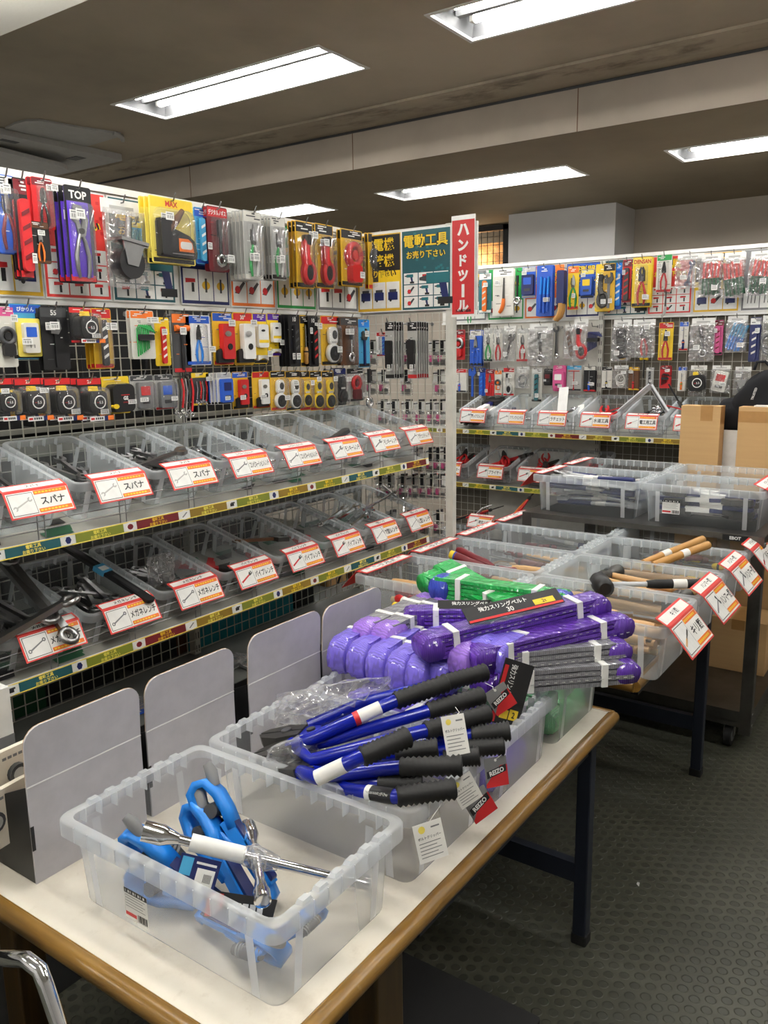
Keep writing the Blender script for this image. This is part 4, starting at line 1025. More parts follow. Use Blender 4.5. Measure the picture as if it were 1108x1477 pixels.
# ---- back wall, top row
P('B1', 'pliers', 667, 440, 688, 466, 1, 'green', 'green', ('green', 'nose'), 'green tool showing under the red banner', 'green banner tool', 'bare')
P('B1', 'knife', 691, 394, 709, 452, 1, 'teal', 'white', ('orange', 'offwhite'), 'teal and white card with an orange handle', 'teal handled card')
P('B1', 'saw', 711, 388, 741, 456, 2, 'offwhite', 'white', ('orange',), 'white and blue saw pack with an orange handle', 'orange handled saw pack')
P('B1', 'ratchet', 743, 390, 752, 448, 1, 'darkgrey', 'black', ('black',), 'slim black pack beside the saw', 'slim black pack', 'bare')
P('B1', 'block', 753, 385, 773, 430, 1, 'blue', 'lightgrey', ('navy', 'blue'), 'dark blue pouch with a grey top', 'dark blue pouch')
P('B1', 'sticks', 774, 383, 797, 456, 3, 'blue', 'blue', ('blue', 'skyblue', 3), 'bright blue clamp handles', 'bright blue clamp pack')
P('B1', 'woodcurve', 801, 384, 816, 468, 3, 'navy', 'blue', (), 'curved wooden handled saw in a navy sheath', 'wooden handled saw', 'bare')
P('B1', 'pliers', 819, 384, 835, 447, 1, 'yellow', 'orange', ('green', 'pruner'), 'yellow card with green handled cutters', 'yellow cutter card')
P('B1', 'block', 838, 389, 857, 430, 1, 'blue', 'palegold', ('blue', 'yellow'), 'blue and yellow screw assortment card', 'blue screw card')
P('B1', 'cutter', 859, 381, 880, 449, 2, 'yellow', 'yellow', ('darksteel',), 'yellow carded grey caulking gun', 'yellow caulk gun pack', 'blister')
P('B1', 'adjust', 870, 380, 887, 448, 1, 'mustard', 'black', ('darksteel', 'grey'), 'mustard carded dark wrench overlapping the caulking gun', 'mustard wrench pack', sp=.05)
P('B1', 'knife', 888, 379, 897, 446, 1, 'blue', 'skyblue', ('skyblue', 'white'), 'slim blue card beside the crimpers', 'slim blue card')
P('B1', 'knife', 898, 375, 911, 436, 1, 'red', 'maroon', ('darkgrey', 'red'), 'red card with a dark bar', 'red bar card')
P('B1', 'pliers', 912, 371, 940, 443, 2, 'yellow', 'palegold', ('red', 'crimp', 'black'), 'large yellow carded red handled crimpers', 'yellow crimper pack', 'blister', text='DENSAN')
P('B1', 'pliers', 947, 367, 969, 422, 1, 'offwhite', 'green', ('red', 'nose', 'black'), 'white and green card of red handled pliers', 'red pliers card', 'blister')
P('B1', 'saw', 953, 420, 966, 458, 1, 'lightgrey', 'lightgrey', ('lightgrey',), 'grey blade hanging under the red pliers card', 'grey hanging blade', 'bare', .03)
P('B1', 'spanner', 977, 366, 1013, 416, 2, 'white', 'white', ('navy',), 'crumpled clear bag holding blue parts', 'blue parts bag', 'bag')
P('B1', 'sticks', 1011, 366, 1040, 428, 3, 'white', 'white', ('darkgreen', 'tagred', 5), 'clear bag of green and orange chisels beside the blue parts', 'first chisel bag', 'bag')
P('B1', 'sticks', 1044, 364, 1072, 430, 3, 'white', 'white', ('darkgreen', 'tagred', 5), 'clear bag of green and orange chisels, middle of three', 'second chisel bag', 'bag')
P('B1', 'sticks', 1082, 362, 1112, 426, 3, 'white', 'white', ('darkgreen', 'tagred', 5), 'clear bag of green and orange chisels at the frame edge', 'third chisel bag', 'bag')
# ---- back wall, middle row
P('B2', 'round', 654, 476, 671, 519, 1, 'red', 'maroon', ('red', 'steel'), 'red and silver hose clip pack by the post', 'red hose clip pack')
P('B2', 'pliers', 678, 476, 695, 528, 2, 'blue', 'offwhite', ('blue', 'nose'), 'long blue handled pliers card', 'long blue pliers card')
P('B2', 'pliers', 698, 473, 711, 522, 1, 'offwhite', 'lightgrey', ('green', 'pruner'), 'white card of green handled pruners', 'green pruner card', 'blister')
P('B2', 'pliers', 712, 473, 726, 522, 1, 'offwhite', 'lightgrey', ('red', 'pruner'), 'white card of red handled pruners beside the green pruners', 'first red pruner card', 'blister')
P('B2', 'adjust', 727, 470, 744, 521, 1, 'white', 'white', ('black',), 'clear bag with a black cranked tool', 'black tool bag', 'bag')
P('B2', 'pliers', 745, 473, 763, 522, 1, 'offwhite', 'lightgrey', ('red', 'pruner'), 'white card of red handled pruners beside the large bag', 'second red pruner card', 'blister')
P('B2', 'ratchet', 764, 467, 796, 528, 2, 'white', 'white', ('darksteel',), 'large clear bag with a long dark wrench', 'long wrench bag', 'bag')
P('B2', 'spanner', 798, 470, 808, 518, 2, 'grey', 'grey', ('chrome', 'combo'), 'bare chrome combination spanner', 'bare chrome spanner', 'bare')
P('B2', 'knife', 815, 468, 831, 517, 1, 'white', 'white', ('brown', 'grey'), 'clear bag with a brown file', 'brown file bag', 'bag')
P('B2', 'cutter', 828, 461, 848, 521, 1, 'white', 'white', ('red',), 'clear bag with a red cutter', 'red cutter bag', 'bag', .04)
P('B2', 'hex', 846, 469, 864, 513, 2, 'grey', 'grey', ('navy',), 'bunch of navy tee handled keys', 'navy key bunch', 'bare')
P('B2', 'clip', 885, 461, 910, 521, 2, 'white', 'white', (), 'clear bag of black cable clips', 'black clip bag', 'bag')
P('B2', 'pliers', 913, 461, 944, 516, 2, 'white', 'white', ('red', 'crimp', 'black'), 'clear bag with red handled bolt croppers', 'red cropper bag', 'bag')
P('B2', 'pliers', 950, 465, 971, 520, 1, 'yellow', 'red', ('red', 'nose', 'black'), 'yellow carded orange handled shears', 'yellow shear card', 'blister')
P('B2', 'driver', 980, 464, 993, 506, 2, 'offwhite', 'blue', ('navy', 'orange'), 'small blue topped bit set', 'small bit set')
P('B2', 'ratchet', 997, 459, 1030, 521, 2, 'white', 'white', ('steel',), 'large clear bag with a slanted steel tube', 'steel tube bag', 'bag')
P('B2', 'knife', 1030, 462, 1043, 512, 1, 'pink', 'maroon', ('pink', 'maroon'), 'pink and black narrow pack', 'pink narrow pack')
P('B2', 'sticks', 1049, 456, 1076, 508, 2, 'white', 'white', ('skyblue', 'cyan', 5), 'clear bag of sky blue chisels', 'sky blue chisel bag', 'bag')
P('B2', 'knife', 1081, 458, 1096, 522, 2, 'navy', 'white', ('navy', 'offwhite'), 'long navy pack with a white strip', 'long navy pack')
P('B2', 'cable', 1099, 455, 1120, 520, 1, 'white', 'white', ('grey',), 'clear bag cut by the frame edge', 'frame edge bag', 'bag')
# ---- back wall, bottom row
P('B3', 'driver', 654, 532, 673, 566, 2, 'offwhite', 'red', ('blue', 'red'), 'red and blue striped screwdriver card by the post', 'striped driver card')
P('B3', 'adjust', 673, 529, 691, 572, 1, 'blue', 'blue', ('blue', 'blue'), 'big bright blue wrench with a hooked head', 'big blue wrench', 'bare')
P('B3', 'knife', 691, 531, 700, 571, 1, 'blue', 'navy', ('blue', 'skyblue'), 'slim blue pack next to the big blue wrench', 'slim blue pack')
P('B3', 'pliers', 701, 533, 713, 571, 1, 'red', 'maroon', ('red', 'nose'), 'red carded red pliers', 'red pliers pack')
P('B3', 'round', 714, 534, 724, 570, 1, 'offwhite', 'orange', ('orange', 'darkgrey'), 'grey pack with an orange top', 'orange top pack')
P('B3', 'cutter', 726, 530, 742, 571, 1, 'offwhite', 'red', ('lightgrey',), 'white card with a red head and grey gun', 'red headed card')
P('B3', 'cable', 746, 529, 764, 560, 1, 'white', 'white', ('grey',), 'clear bag of grey wire', 'grey wire bag', 'bag')
P('B3', 'knife', 767, 530, 782, 580, 1, 'offwhite', 'white', ('teal', 'black'), 'tall white pack with a teal grip', 'tall teal pack', 'blister')
P('B3', 'block', 785, 532, 797, 556, 1, 'darkgrey', 'black', ('black', 'maroon'), 'small dark box pack', 'small dark box')
P('B3', 'block', 798, 527, 816, 564, 2, 'pink', 'pink', ('pink', 'white'), 'pink box pack with white sticker', 'pink box pack')
P('B3', 'tbar', 817, 527, 839, 564, 1, 'lightgrey', 'cyan', ('red',), 'grey card with a red tee handle', 'red tee handle card')
P('B3', 'driver', 842, 528, 859, 565, 2, 'black', 'offwhite', ('blue', 'yellow'), 'black card with blue and yellow drivers', 'blue driver card')
P('B3', 'driver', 868, 529, 883, 562, 1, 'offwhite', 'black', ('black', 'yellow'), 'white card with a black driver', 'black driver card')
P('B3', 'cable', 886, 527, 906, 560, 1, 'white', 'white', ('offwhite',), 'clear bag with a white coil', 'white coil bag', 'bag')
P('B3', 'driver', 907, 529, 921, 563, 2, 'brown', 'mustard', ('red', 'black'), 'brown card with a red driver', 'brown driver card')
P('B3', 'hammer', 922, 515, 936, 545, 1, 'grey', 'grey', ('black', 'yellow'), 'black rod with a yellow ball end', 'yellow ball rod', 'bare')
P('B3', 'knife', 932, 530, 943, 558, 1, 'lightgrey', 'white', ('darkgrey', 'grey'), 'small grey ribbed card', 'small ribbed card')
P('B3', 'hex', 952, 528, 967, 560, 2, 'red', 'maroon', ('black',), 'red card with black hex keys', 'red hex key card')
P('B3', 'driver', 978, 529, 989, 564, 2, 'offwhite', 'blue', ('orange', 'green'), 'narrow card with an orange and green driver', 'narrow orange card')
P('B3', 'tape', 996, 527, 1019, 571, 1, 'white', 'white', ('black', 'yellow'), 'clear bag with a yellow and black tape reel', 'yellow reel bag', 'bag')
P('B3', 'block', 1027, 527, 1053, 567, 1, 'white', 'white', ('offwhite', 'red'), 'clear bag with a small white and red box', 'white box bag', 'bag')
P('B3', 'caster', 1060, 529, 1083, 570, 1, 'white', 'white', (), 'clear bag with a black wheel', 'black wheel bag', 'bag')
# ---- small parts bags on the far side of the end panel, seen through its wires
sp0 = None
for ri, (yy, xs) in enumerate(((500, (537, 588, 626, 638)), (543, (535, 553, 586, 634)), (586, (533, 552, 568, 588, 606, 623, 636)), (655, (603, 621, 632, 643)), (693, (549, 562, 581, 596, 609, 623, 635)), (745, (565, 590, 612, 632)))):
    for xx in xs:
        c = on(xx, yy, 'x', GX1 + .055)
        if c.y > 2.24 or c.y < 1.79: continue
        if sp0 is None:
            sp0 = t = thing('small_parts_bag', '', 'bagged parts', c, PI / 2)
            mb = MB(); mb.box((-.03, -.001, -.022), (.03, .001, .022), 'white'); mb.build('header_card', t)
            mb = MB(); mb.bag(.034, .035, .008, 'film', 4, 5, 6, -.05, 0); mb.build('bag', t)
            mb = MB(); mb.pr(rrect(.022, .012, .004, 2, 0, -.065), -.005, .005, 'steel'); mb.pr(rrect(.008, .014, .004, 2, .012, -.05), -.004, .006, 'pink'); mb.build('small_part', t)
            mb = MB(); mb.box((-.008, -.03, -.035), (.008, .003, .03), 'black'); mb.cyl((0, .0, .014), (0, .05, .014), .003, 'black', n=6); mb.build('hook_clip', t)
        else: t = dup(sp0); t.location = c
        set_tag(t, f'small clear parts bag on a black clip behind the end wire panel, {("first", "second", "third", "fourth", "fifth", "sixth")[ri]} row down', f'small parts bags, row {("one", "two", "three", "four", "five", "six")[ri]}')

# ------------------------------------------------------------------ clear bins
def sheet(mb, loops, m, smooth=True):
    k = len(loops[0]); vs = [p for l in loops for p in l]
    return mb.add(vs, [(j * k + i, j * k + (i + 1) % k, (j + 1) * k + (i + 1) % k, (j + 1) * k + i) for j in range(len(loops) - 1) for i in range(k)], m, smooth)


def bin_parts(t, W, L, H, st, bumps=True):
    """open tub: width W along x, length L along y, rim at H; pressed ribs, a turned down ribbed rim with stacking bumps"""
    lp = lambda dx, r, z: [(x, y, z) for x, y in rrect(W / 2 - dx, L / 2 - dx, r, 4)]
    k = W / .355; rimw = .019 * max(.7, k)
    mb = MB(); sheet(mb, [lp(rimw + .012, .022, 0), lp(rimw + .010, .024, .006), lp(rimw + .002, .02, H - .004), lp(rimw, .02, H)], st)
    p = lp(rimw + .012, .022, 0); mb.add(p, [tuple(range(len(p)))], st)
    o = rimw + .004; rh = .030 * max(.7, min(1, k * 1.1))
    for s in (-1, 1):
        for y in (-L / 2 + .075 * k, L / 2 - .075 * k): mb.add([(s * (W / 2 - o - .006), y - .009, .004), (s * (W / 2 - o - .006), y + .009, .004), (s * (W / 2 - o + .005), y + .009, H - rh), (s * (W / 2 - o + .005), y - .009, H - rh)], [(0, 1, 2, 3)], st + '_rib')
        for x in (-W / 2 + .075 * k, W / 2 - .075 * k): mb.add([(x - .009, s * (L / 2 - o - .006), .004), (x + .009, s * (L / 2 - o - .006), .004), (x + .009, s * (L / 2 - o + .005), H - rh), (x - .009, s * (L / 2 - o + .005), H - rh)], [(0, 1, 2, 3)], st + '_rib')
    mb.build('tub', t)
    mb = MB(); rh = .030 * max(.7, min(1, k * 1.1)); sheet(mb, [lp(rimw, .02, H), lp(.003, .026, H + .002), lp(0, .026, H - .002), lp(0, .026, H - rh)], st + '_rim')
    nx, ny = max(4, int(W / .04)), max(5, int(L / .04))
    for i in range(1, nx):
        x = -W / 2 + .02 + (W - .04) * i / nx
        for s in (-1, 1): y = s * (L / 2 - rimw / 2); mb.box((x - .0012, y - rimw / 2, H - rh), (x + .0012, y + rimw / 2, H), st + '_rib')
    for i in range(1, ny):
        y = -L / 2 + .02 + (L - .04) * i / ny
        for s in (-1, 1): x = s * (W / 2 - rimw / 2); mb.box((x - rimw / 2, y - .0012, H - rh), (x + rimw / 2, y + .0012, H), st + '_rib')
    if bumps:
        for s in (-1, 1):
            for i in range(6):
                x = -W * .28 + i * W * .56 / 5
                y = s * (L / 2 - rimw * .55)
                mb.add([(x - .014, y - rimw * .4, H), (x + .014, y - rimw * .4, H), (x + .014, y + rimw * .4, H), (x - .014, y + rimw * .4, H), (x - .009, y - rimw * .3, H + .008), (x + .009, y - rimw * .3, H + .008), (x + .009, y + rimw * .3, H + .008), (x - .009, y + rimw * .3, H + .008)],
                       [(0, 1, 5, 4), (1, 2, 6, 5), (2, 3, 7, 6), (3, 0, 4, 7), (4, 5, 6, 7)], st + '_rim')
    mb.build('rim', t)


def price_card(parent, w, h, flap, text, tool, loc, rz=0, tilt=.5, sub=None, flaptilt=1.25):
    """folded red and white price card: main face hangs from local z=0, flap folds back over the rim"""
    mb = MB(); T0 = Matrix.Translation(loc) @ Matrix.Rotation(rz, 4, 'Z')
    mb.T = T0 @ Matrix.Rotation(-tilt, 4, 'X')
    mb.box((-w / 2, -.0008, -h), (w / 2, .0008, 0), 'tagred')
    y = -.0014
    mb.rect(-w * .475, -h * .95, w * .475, -h * .06, y, 'white'); mb.rect(-w * .46, -h * .93, w * .46, -h * .08, y - .0003, 'paper')
    mb.rect(-w * .46, -h * .9, -w * .08, -h * .1, y - .0006, 'black'); mb.rect(-w * .452, -h * .88, -w * .088, -h * .12, y - .0009, 'white')
    for z in (-.22, -.9): mb.rect(-w * .06, h * z, w * .46, h * (z + .15), y - .0006, 'orange'); [mb.rect(-w * .04 + i * w * .055, h * (z + .045), -w * .002 + i * w * .055, h * (z + .105), y - .0009, 'yellow') for i in range(8)]
    mb.text(text, w * .2, -h * .48, h * .3, 'black', y - .0009, w * .5, .02)
    if sub: mb.text(sub, w * .26, -h * .68, h * .1, 'darkgrey', y - .0009, w * .3)
    M_ = mb.T; mb.T = M_ @ Matrix.Translation((-w * .27, y - .0012, -h * .5)) @ Matrix.Rotation(1.15, 4, 'Y') @ Matrix.Diagonal((1, .04, 1, 1))
    tool(mb, min(w * .34, h * 1.0))
    mb.T = T0 @ Matrix.Rotation(-flaptilt, 4, 'X')
    mb.box((-w / 2, -.0008, 0), (w / 2, .0008, flap), 'tagred'); mb.rect(-w * .47, flap * .2, w * .47, flap * .85, -.0012, 'paper'); mb.text(text, 0, flap * .52, flap * .42, 'black', -.0016, w * .45)
    return mb.build('price_card', parent)


def barcode_label(parent, w, h, loc, rz=0):
    mb = MB(); mb.T = Matrix.Translation(loc) @ Matrix.Rotation(rz, 4, 'Z')
    mb.rect(-w / 2, -h / 2, w / 2, h / 2, 0, 'white'); mb.rect(-w * .5, h * .34, w * .5, h * .5, -.0004, 'black'); [mb.rect(w * (-.44 + .11 * i), h * .38, w * (-.44 + .11 * i + .03 + .04 * (i % 2)), h * .46, -.0007, 'white') for i in range(8)]
    for i in range(5): mb.rect(-w * .46, h * (.26 - .09 * i), w * (.4 - .1 * (i % 2)), h * (.28 - .09 * i), -.0004, 'grey')
    mb.rect(-w * .48, -h * .4, 0, -h * .28, -.0004, 'red')
    for i in range(9): mb.rect(w * (.06 + .045 * i), -h * .45, w * (.08 + .045 * i + .01 * (i % 3)), -h * .22, -.0004, 'black')
    return mb.build('barcode_label', parent)


PROTO = {}


def bin_copy(W, L, H, st, label, M, bumps=True, group=None):
    k = (W, L, H, st)
    if k not in PROTO:
        t = thing('storage_bin', label, 'storage bin'); bin_parts(t, W, L, H, st, bumps); PROTO[k] = (t, list(KIDS[t.name]))
    else:
        s, kids = PROTO[k]; t = s.copy(); COL.objects.link(t)
        for c in kids: d = c.copy(); COL.objects.link(d); adopt(d, t)
    t.matrix_world = M; t['label'] = label
    if group: t['group'] = group
    return t


TP = {}


def loose(kind, name, cat, fn, M, label, group=None):
    """one loose tool; fn builds the first of its kind, the rest are copies"""
    if kind not in TP:
        r = fn(); r.name = name; TP[kind] = r; t = r; t['category'] = cat
    else: t = dup(TP[kind])
    t.matrix_world = M; set_tag(t, label, group)
    return t


def simple(fn, h, *a):
    def f():
        mb = MB(); fn(mb, h, *a); return mb.build('tool')
    return f


LIE = Matrix.Rotation(-PI / 2, 4, 'X')


def scatter(B, W, L, kinds, n, seed, label, group, z0=.012, zs=.009, spread=.5, base=0.0, fill=.8):
    """n tools lying in bin B (matrix), mostly along its length; kinds: (key, name, cat, fn, length, half thickness)"""
    q = random.Random(seed)
    for i in range(n):
        key, name, cat, fn, h, th = kinds[i % len(kinds)] if len(kinds) > 1 else kinds[0]
        a = base + q.uniform(-spread, spread) + (PI if q.random() < .5 else 0)
        ex, ey_ = abs(math.sin(a)) * h / 2 + .025, abs(math.cos(a)) * h / 2 + .025
        mx, my = max(0, W / 2 - .035 - ex), max(0, L / 2 - .035 - ey_)
        x, y = q.uniform(-mx, mx), q.uniform(-my, my) * fill - (1 - fill) * my
        M = B @ Matrix.Translation((x, y, z0 + th + zs * i)) @ Matrix.Rotation(a, 4, 'Z') @ Matrix.Rotation(q.uniform(-.05, .05), 4, 'X') @ LIE
        loose(key, name, cat, fn, M, label, group)


SPN = ('spn', 'spanner', 'spanner', simple(t_spanner, .17, 'steel', 'open'), .17, .006)
RNG = ('rng', 'ring_spanner', 'spanner', simple(t_spanner, .2, 'steel', 'ring'), .2, .006)
CMB = ('cmb', 'combination_spanner', 'spanner', simple(t_spanner, .17, 'chrome', 'combo'), .17, .006)
ADJ = ('adj', 'adjustable_wrench', 'wrench', simple(t_adjust, .2, 'steel'), .2, .008)
PIP = ('pip', 'pipe_wrench', 'wrench', simple(t_pipe_wrench, .22, 'red'), .22, .01)
TBR = ('tbr', 'tee_wrench', 'wrench', simple(t_tbar, .2), .2, .008)
RAT = ('rat', 'ratchet_wrench', 'wrench', simple(t_ratchet, .19), .19, .014)
SCW = ('scw', 'screwdriver', 'screwdriver', simple(t_driver, .24, 'maroon', 'black'), .24, .016)
SCY = ('scy', 'screwdriver', 'screwdriver', simple(t_driver, .26, 'yellow', 'black'), .26, .016)
CHS = ('chs', 'wood_chisel', 'chisel', simple(t_chisel, .27), .27, .016)
HMR = ('hmr', 'hammer', 'hammer', simple(t_hammer, .36), .36, .03)
PRY = ('pry', 'long_wrench', 'wrench', simple(lambda mb, h: (mb.cyl((0, 0, -.1 * h), (0, 0, .44 * h), .009, 'alu', n=8), mb.lathe((0, 0, -.5 * h), (0, 0, -.08 * h), [(0, .011), (.2, .014), (1, .012)], 'navy', 10), mb.pr(rrect(.022, .03, .01, 3, 0, .44 * h), -.009, .009, 'alu'), mb.pr(rrect(.01, .012, .006, 3, 0, .45 * h), -.0095, .0095, 'black'), mb.cyl((0, 0, -.02 * h), (0, 0, .1 * h), .0105, 'paper', n=8)), .42), .42, .014)
BAR = ('bar', 'bar_clamp', 'clamp', simple(lambda mb, h: (t_adjust(mb, h, 'darksteel', 'navy'), mb.box((-.019, -.0095, -.08), (.019, .0095, .02), 'paper')), .40), .40, .014)
PLR = ('plr', 'red_pliers', 'pliers', simple(t_pliers, .22, 'red', 'nose', 'darksteel'), .22, .01)
HND = ('hnd', 'wooden_shaft', 'tool handle', simple(lambda mb, h: mb.lathe((0, 0, -h / 2), (0, 0, h / 2), [(0, .012), (.1, .016), (.6, .014), (1, .011)], 'woodhandle', 10), .34), .34, .016)

# ---- shelf bins of the long wire wall
TI = .268
ORD = ('first from the cut off end', 'second from the cut off end', 'third from the cut off end', 'fourth from the cut off end', 'fifth from the cut off end', 'fourth from the end panel', 'third from the end panel', 'second from the end panel', 'beside the end panel')
sp_ = lambda mb, s: t_spanner(mb, s, 'lightgrey', 'open'); rg_ = lambda mb, s: t_spanner(mb, s, 'grey', 'ring'); cb_ = lambda mb, s: t_spanner(mb, s, 'grey', 'combo')
ad_ = lambda mb, s: t_adjust(mb, s, 'grey'); pp_ = lambda mb, s: t_pipe_wrench(mb, s, 'red'); tt_ = lambda mb, s: t_tbar(mb, s, 'grey')
dr_ = lambda mb, s: t_driver(mb, s, 'red'); hm_ = lambda mb, s: t_hammer(mb, s, 'grey', 'darkgrey'); ch_ = lambda mb, s: t_chisel(mb, s, 'woodhandle')
UP = [None, ('スパナ', sp_, SPN, 15), ('スパナ', sp_, SPN, 16), ('スパナ', sp_, SPN, 18), ('コンビネーションレンチ', cb_, CMB, 14), ('コンビネーションレンチ', cb_, CMB, 13), ('モンキーレンチ', ad_, ADJ, 5), ('モンキーレンチ', ad_, ADJ, 5), ('ラチェットレンチ', cb_, RAT, 5)]
LO = [None, ('メガネレンチ', rg_, RNG, 18), ('メガネレンチ', rg_, RNG, 17), ('メガネレンチ', rg_, RNG, 16), ('パイプレンチ', pp_, PIP, 4), ('パイプレンチ', pp_, PIP, 4), ('パイプレンチ', pp_, PIP, 4), ('T型レンチ', tt_, TBR, 5), ('L型レンチ', tt_, TBR, 5)]
BW, BL, BH = .238, .36, .115
for shelf, lst, dz, nm in (('upper', UP, 0, 'upper shelf'), ('lower', LO, -.362, 'lower shelf')):
    for k in range(9):
        x = 1.152 + .25 * (k - 1)
        M = Matrix.Translation((x, 2.088, 1.302 + dz)) @ Matrix.Rotation(TI, 4, 'X')
        d = lst[k]; wd = f'clear bin on the {nm} of the wire wall, {ORD[k]}'
        b_ = bin_copy(BW, BL, BH, 'clear', wd, M, False)
        if d:
            txt, tool, kind, n = d
            red = shelf == 'lower' and k == 4
            price_card(b_, .176, .07, .03, txt, tool, (.012, -BL / 2 - .002, BH + .010), 0, .75, None, 1.45)
            scatter(M, BW, BL, [kind], n, k * 7 + (3 if dz else 0), f'{kind[1].replace("_", " ")} lying in the {nm} bin, {ORD[k]}', f'tools in the {nm} bin {ORD[k]}', .004, .0045, .9)
        else: scatter(M, BW, BL, [SPN if not dz else RNG], 6, 90, f'spanner lying in the {nm} bin, {ORD[0]}', f'tools in the {nm} bin at the cut off end', .004, .005)
# tools that stick out of the bins
M = frame(on(20, 850, 'y', 1.93), (.28, .75, .42)); loose('big', 'large_ring_spanner', 'spanner', simple(t_spanner, .34, 'steel', 'ring'), frame(on(28, 840, 'y', 2.0), (1, 0, 0), None, (-.25, .85, .5)) , 'large dark ring spanner standing out of the lower shelf bin with the cut off tag')
loose('big', '', '', None, frame(on(55, 860, 'y', 1.95), (1, .1, 0), None, (-.5, .55, .5)), 'large dark ring spanner leaning across the tag of the lower bin by the frame edge')
loose('big', '', '', None, frame(on(30, 905, 'y', 1.88), (.1, 1, 0), None, (.95, .2, .28)), 'dark ring spanner lying crosswise over the front of the lower bin by the frame edge')
mb = MB(); mb.pr(rrect(.016, .19, .008, 3), -.005, .005, 'black'); mb.rect(-.006, .02, .006, .14, -.0054, 'darkgrey'); mb.rect(-.006, -.14, .006, -.04, -.0054, 'darkgrey')
o = mb.build('slotted_bar'); tag(o, 'black slotted bar with a blue sticker standing out of a lower ring spanner bin', 'tool'); o.matrix_world = frame(on(148, 822, 'y', 2.03), (1, .2, 0), None, (-.42, .75, .36))
mb = MB(); mb.box((-.019, -.0075, -.02), (.019, .0075, .02), 'cyan'); mb.rect(-.015, -.012, .015, .008, -.008, 'white'); s_ = mb.build('sticker', o); s_['label'] = 'blue and white sticker'
mb = MB(); mb.bag(.05, .05, .03, 'film', 8, 8, 8, 0, 0); o = mb.build('crumpled_bag'); o.location = on(232, 822, 'y', 2.0); tag(o, 'crumpled clear plastic bag on the ring spanners in a lower shelf bin', 'plastic bag')
loose('cmbu', 'open_spanner', 'spanner', simple(t_spanner, .2, 'steel', 'open'), frame(on(228, 662, 'y', 2.0), (.2, 1, .3), None, (.9, -.1, .25)), 'large open spanner resting on the pile in an upper shelf bin, jaw raised')
loose('cmbu', '', '', None, frame(on(205, 668, 'y', 2.02), (.2, 1, .3), None, (-.9, .15, .1)), 'dark spanner resting on the pile in an upper shelf bin beside the raised jaw')
mb = MB(); mb.pr(rrect(.018, .06, .008, 3), -.008, .008, 'darkgrey'); o = mb.build('dark_wrench'); o.matrix_world = frame(on(486, 630, 'y', 1.96), (.2, 1, 0), None, (.8, -.3, .35)); tag(o, 'dark wrench handle poking out of an adjustable wrench bin, upper shelf', 'tool handle')
for i, (a, c) in enumerate((((556, 703), (605, 742)), ((578, 705), (525, 735)), ((583, 722), (583, 748)))):
    mb = MB(); p0, p1 = on(*a, 'y', 2.1), on(*c, 'y', 2.0); mb.cyl(p0, p1, .007, 'chrome', n=10); mb.cyl(p0, p0 + (p0 - p1).normalized() * .02, .011, 'chrome', n=10)
    tag(mb.build('socket_bar'), f'chrome bar crossing out of the lower shelf bin by the end panel, {("longest", "slanting back", "upright")[i]}', 'bar')
for i, (x, z) in enumerate(((480, 745), (498, 742), (520, 748), (512, 756))):
    loose('cmb', '', '', None, frame(on(x, z, 'y', 2.03), (.2, 1, 0), None, (.8, .1 * i, .3)), 'chrome spanner on the pile of the pipe wrench bin beside the tee wrenches', 'spanners on the pipe wrench pile')
mb = MB(); t_adjust(mb, .26, 'darksteel', 'brown'); o = mb.build('dark_wrench'); o.matrix_world = frame(on(378, 778, 'y', 2.05), (.1, 1, 0), None, (.95, .1, -.12)); tag(o, 'big dark wrench with a brown handle lying in the middle pipe wrench bin', 'wrench')
# things stored behind and below the wires
for i, (px, py, wd, hh, m, y, lab, nm) in enumerate((
    (385, 872, .34, .22, 'crate', 2.30, 'teal plastic crate on the deck behind the wires', 'storage_crate'), (310, 900, .26, .2, 'crate', 2.30, 'teal plastic crate beside the slotted upright', 'storage_crate'),
    (487, 838, .15, .2, 'carton', 2.40, 'small brown carton with a black strap on the deck behind the wires', 'strapped_carton'), (120, 985, .3, .24, 'darkboard', 2.31, 'black case standing behind the wires above the packed blades', 'tool_case'),
    (225, 930, .2, .26, 'darkboard', 2.31, 'black case standing behind the wires beside the teal crate', 'tool_case'), (515, 815, .12, .24, 'brown', 2.40, 'brown box behind the wires at the corner', 'box'), (30, 1010, .2, .25, 'darkgreen', 2.31, 'dark green case behind the wires at the cut off end', 'tool_case'), (268, 915, .1, .22, 'brown', 2.31, 'slim brown case behind the wires, between black case and teal crate', 'tool_case'), (440, 848, .14, .23, 'darkboard', 2.31, 'black case behind the wires beside the strapped carton', 'tool_case'))):
    c = on(px, py, 'y', y); t = thing(nm, lab, 'tool case' if nm == 'tool_case' else 'box', (c.x, y, .6))
    mb = MB(); mb.bbox((-wd / 2, 0, 0), (wd / 2, .25, hh), .012, m); mb.build('body', t)
    mb = MB(); mb.bbox((-wd / 2 - .004, -.004, hh - .025), (wd / 2 + .004, .254, hh), .014, m); mb.build('top_edge', t)
    if nm == 'strapped_carton': mb = MB(); mb.T = Matrix.Rotation(.55, 4, 'Y'); mb.box((-.006, -.003, .0), (.006, 0, hh * 1.1), 'black'); mb.build('strap', t)
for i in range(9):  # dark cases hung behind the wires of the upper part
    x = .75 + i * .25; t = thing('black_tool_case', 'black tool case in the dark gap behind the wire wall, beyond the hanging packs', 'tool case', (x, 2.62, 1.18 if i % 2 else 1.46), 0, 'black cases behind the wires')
    mb = MB(); mb.bbox((-.11, 0, 0), (.11, .1, .24 + .08 * (i % 2)), .015, 'black'); mb.build('body', t); mb = MB(); mb.tube([(-.04, -.01, .2), (-.04, -.02, .22), (.04, -.02, .22), (.04, -.01, .2)], .006, 'darkgrey', 6); mb.build('handle', t)
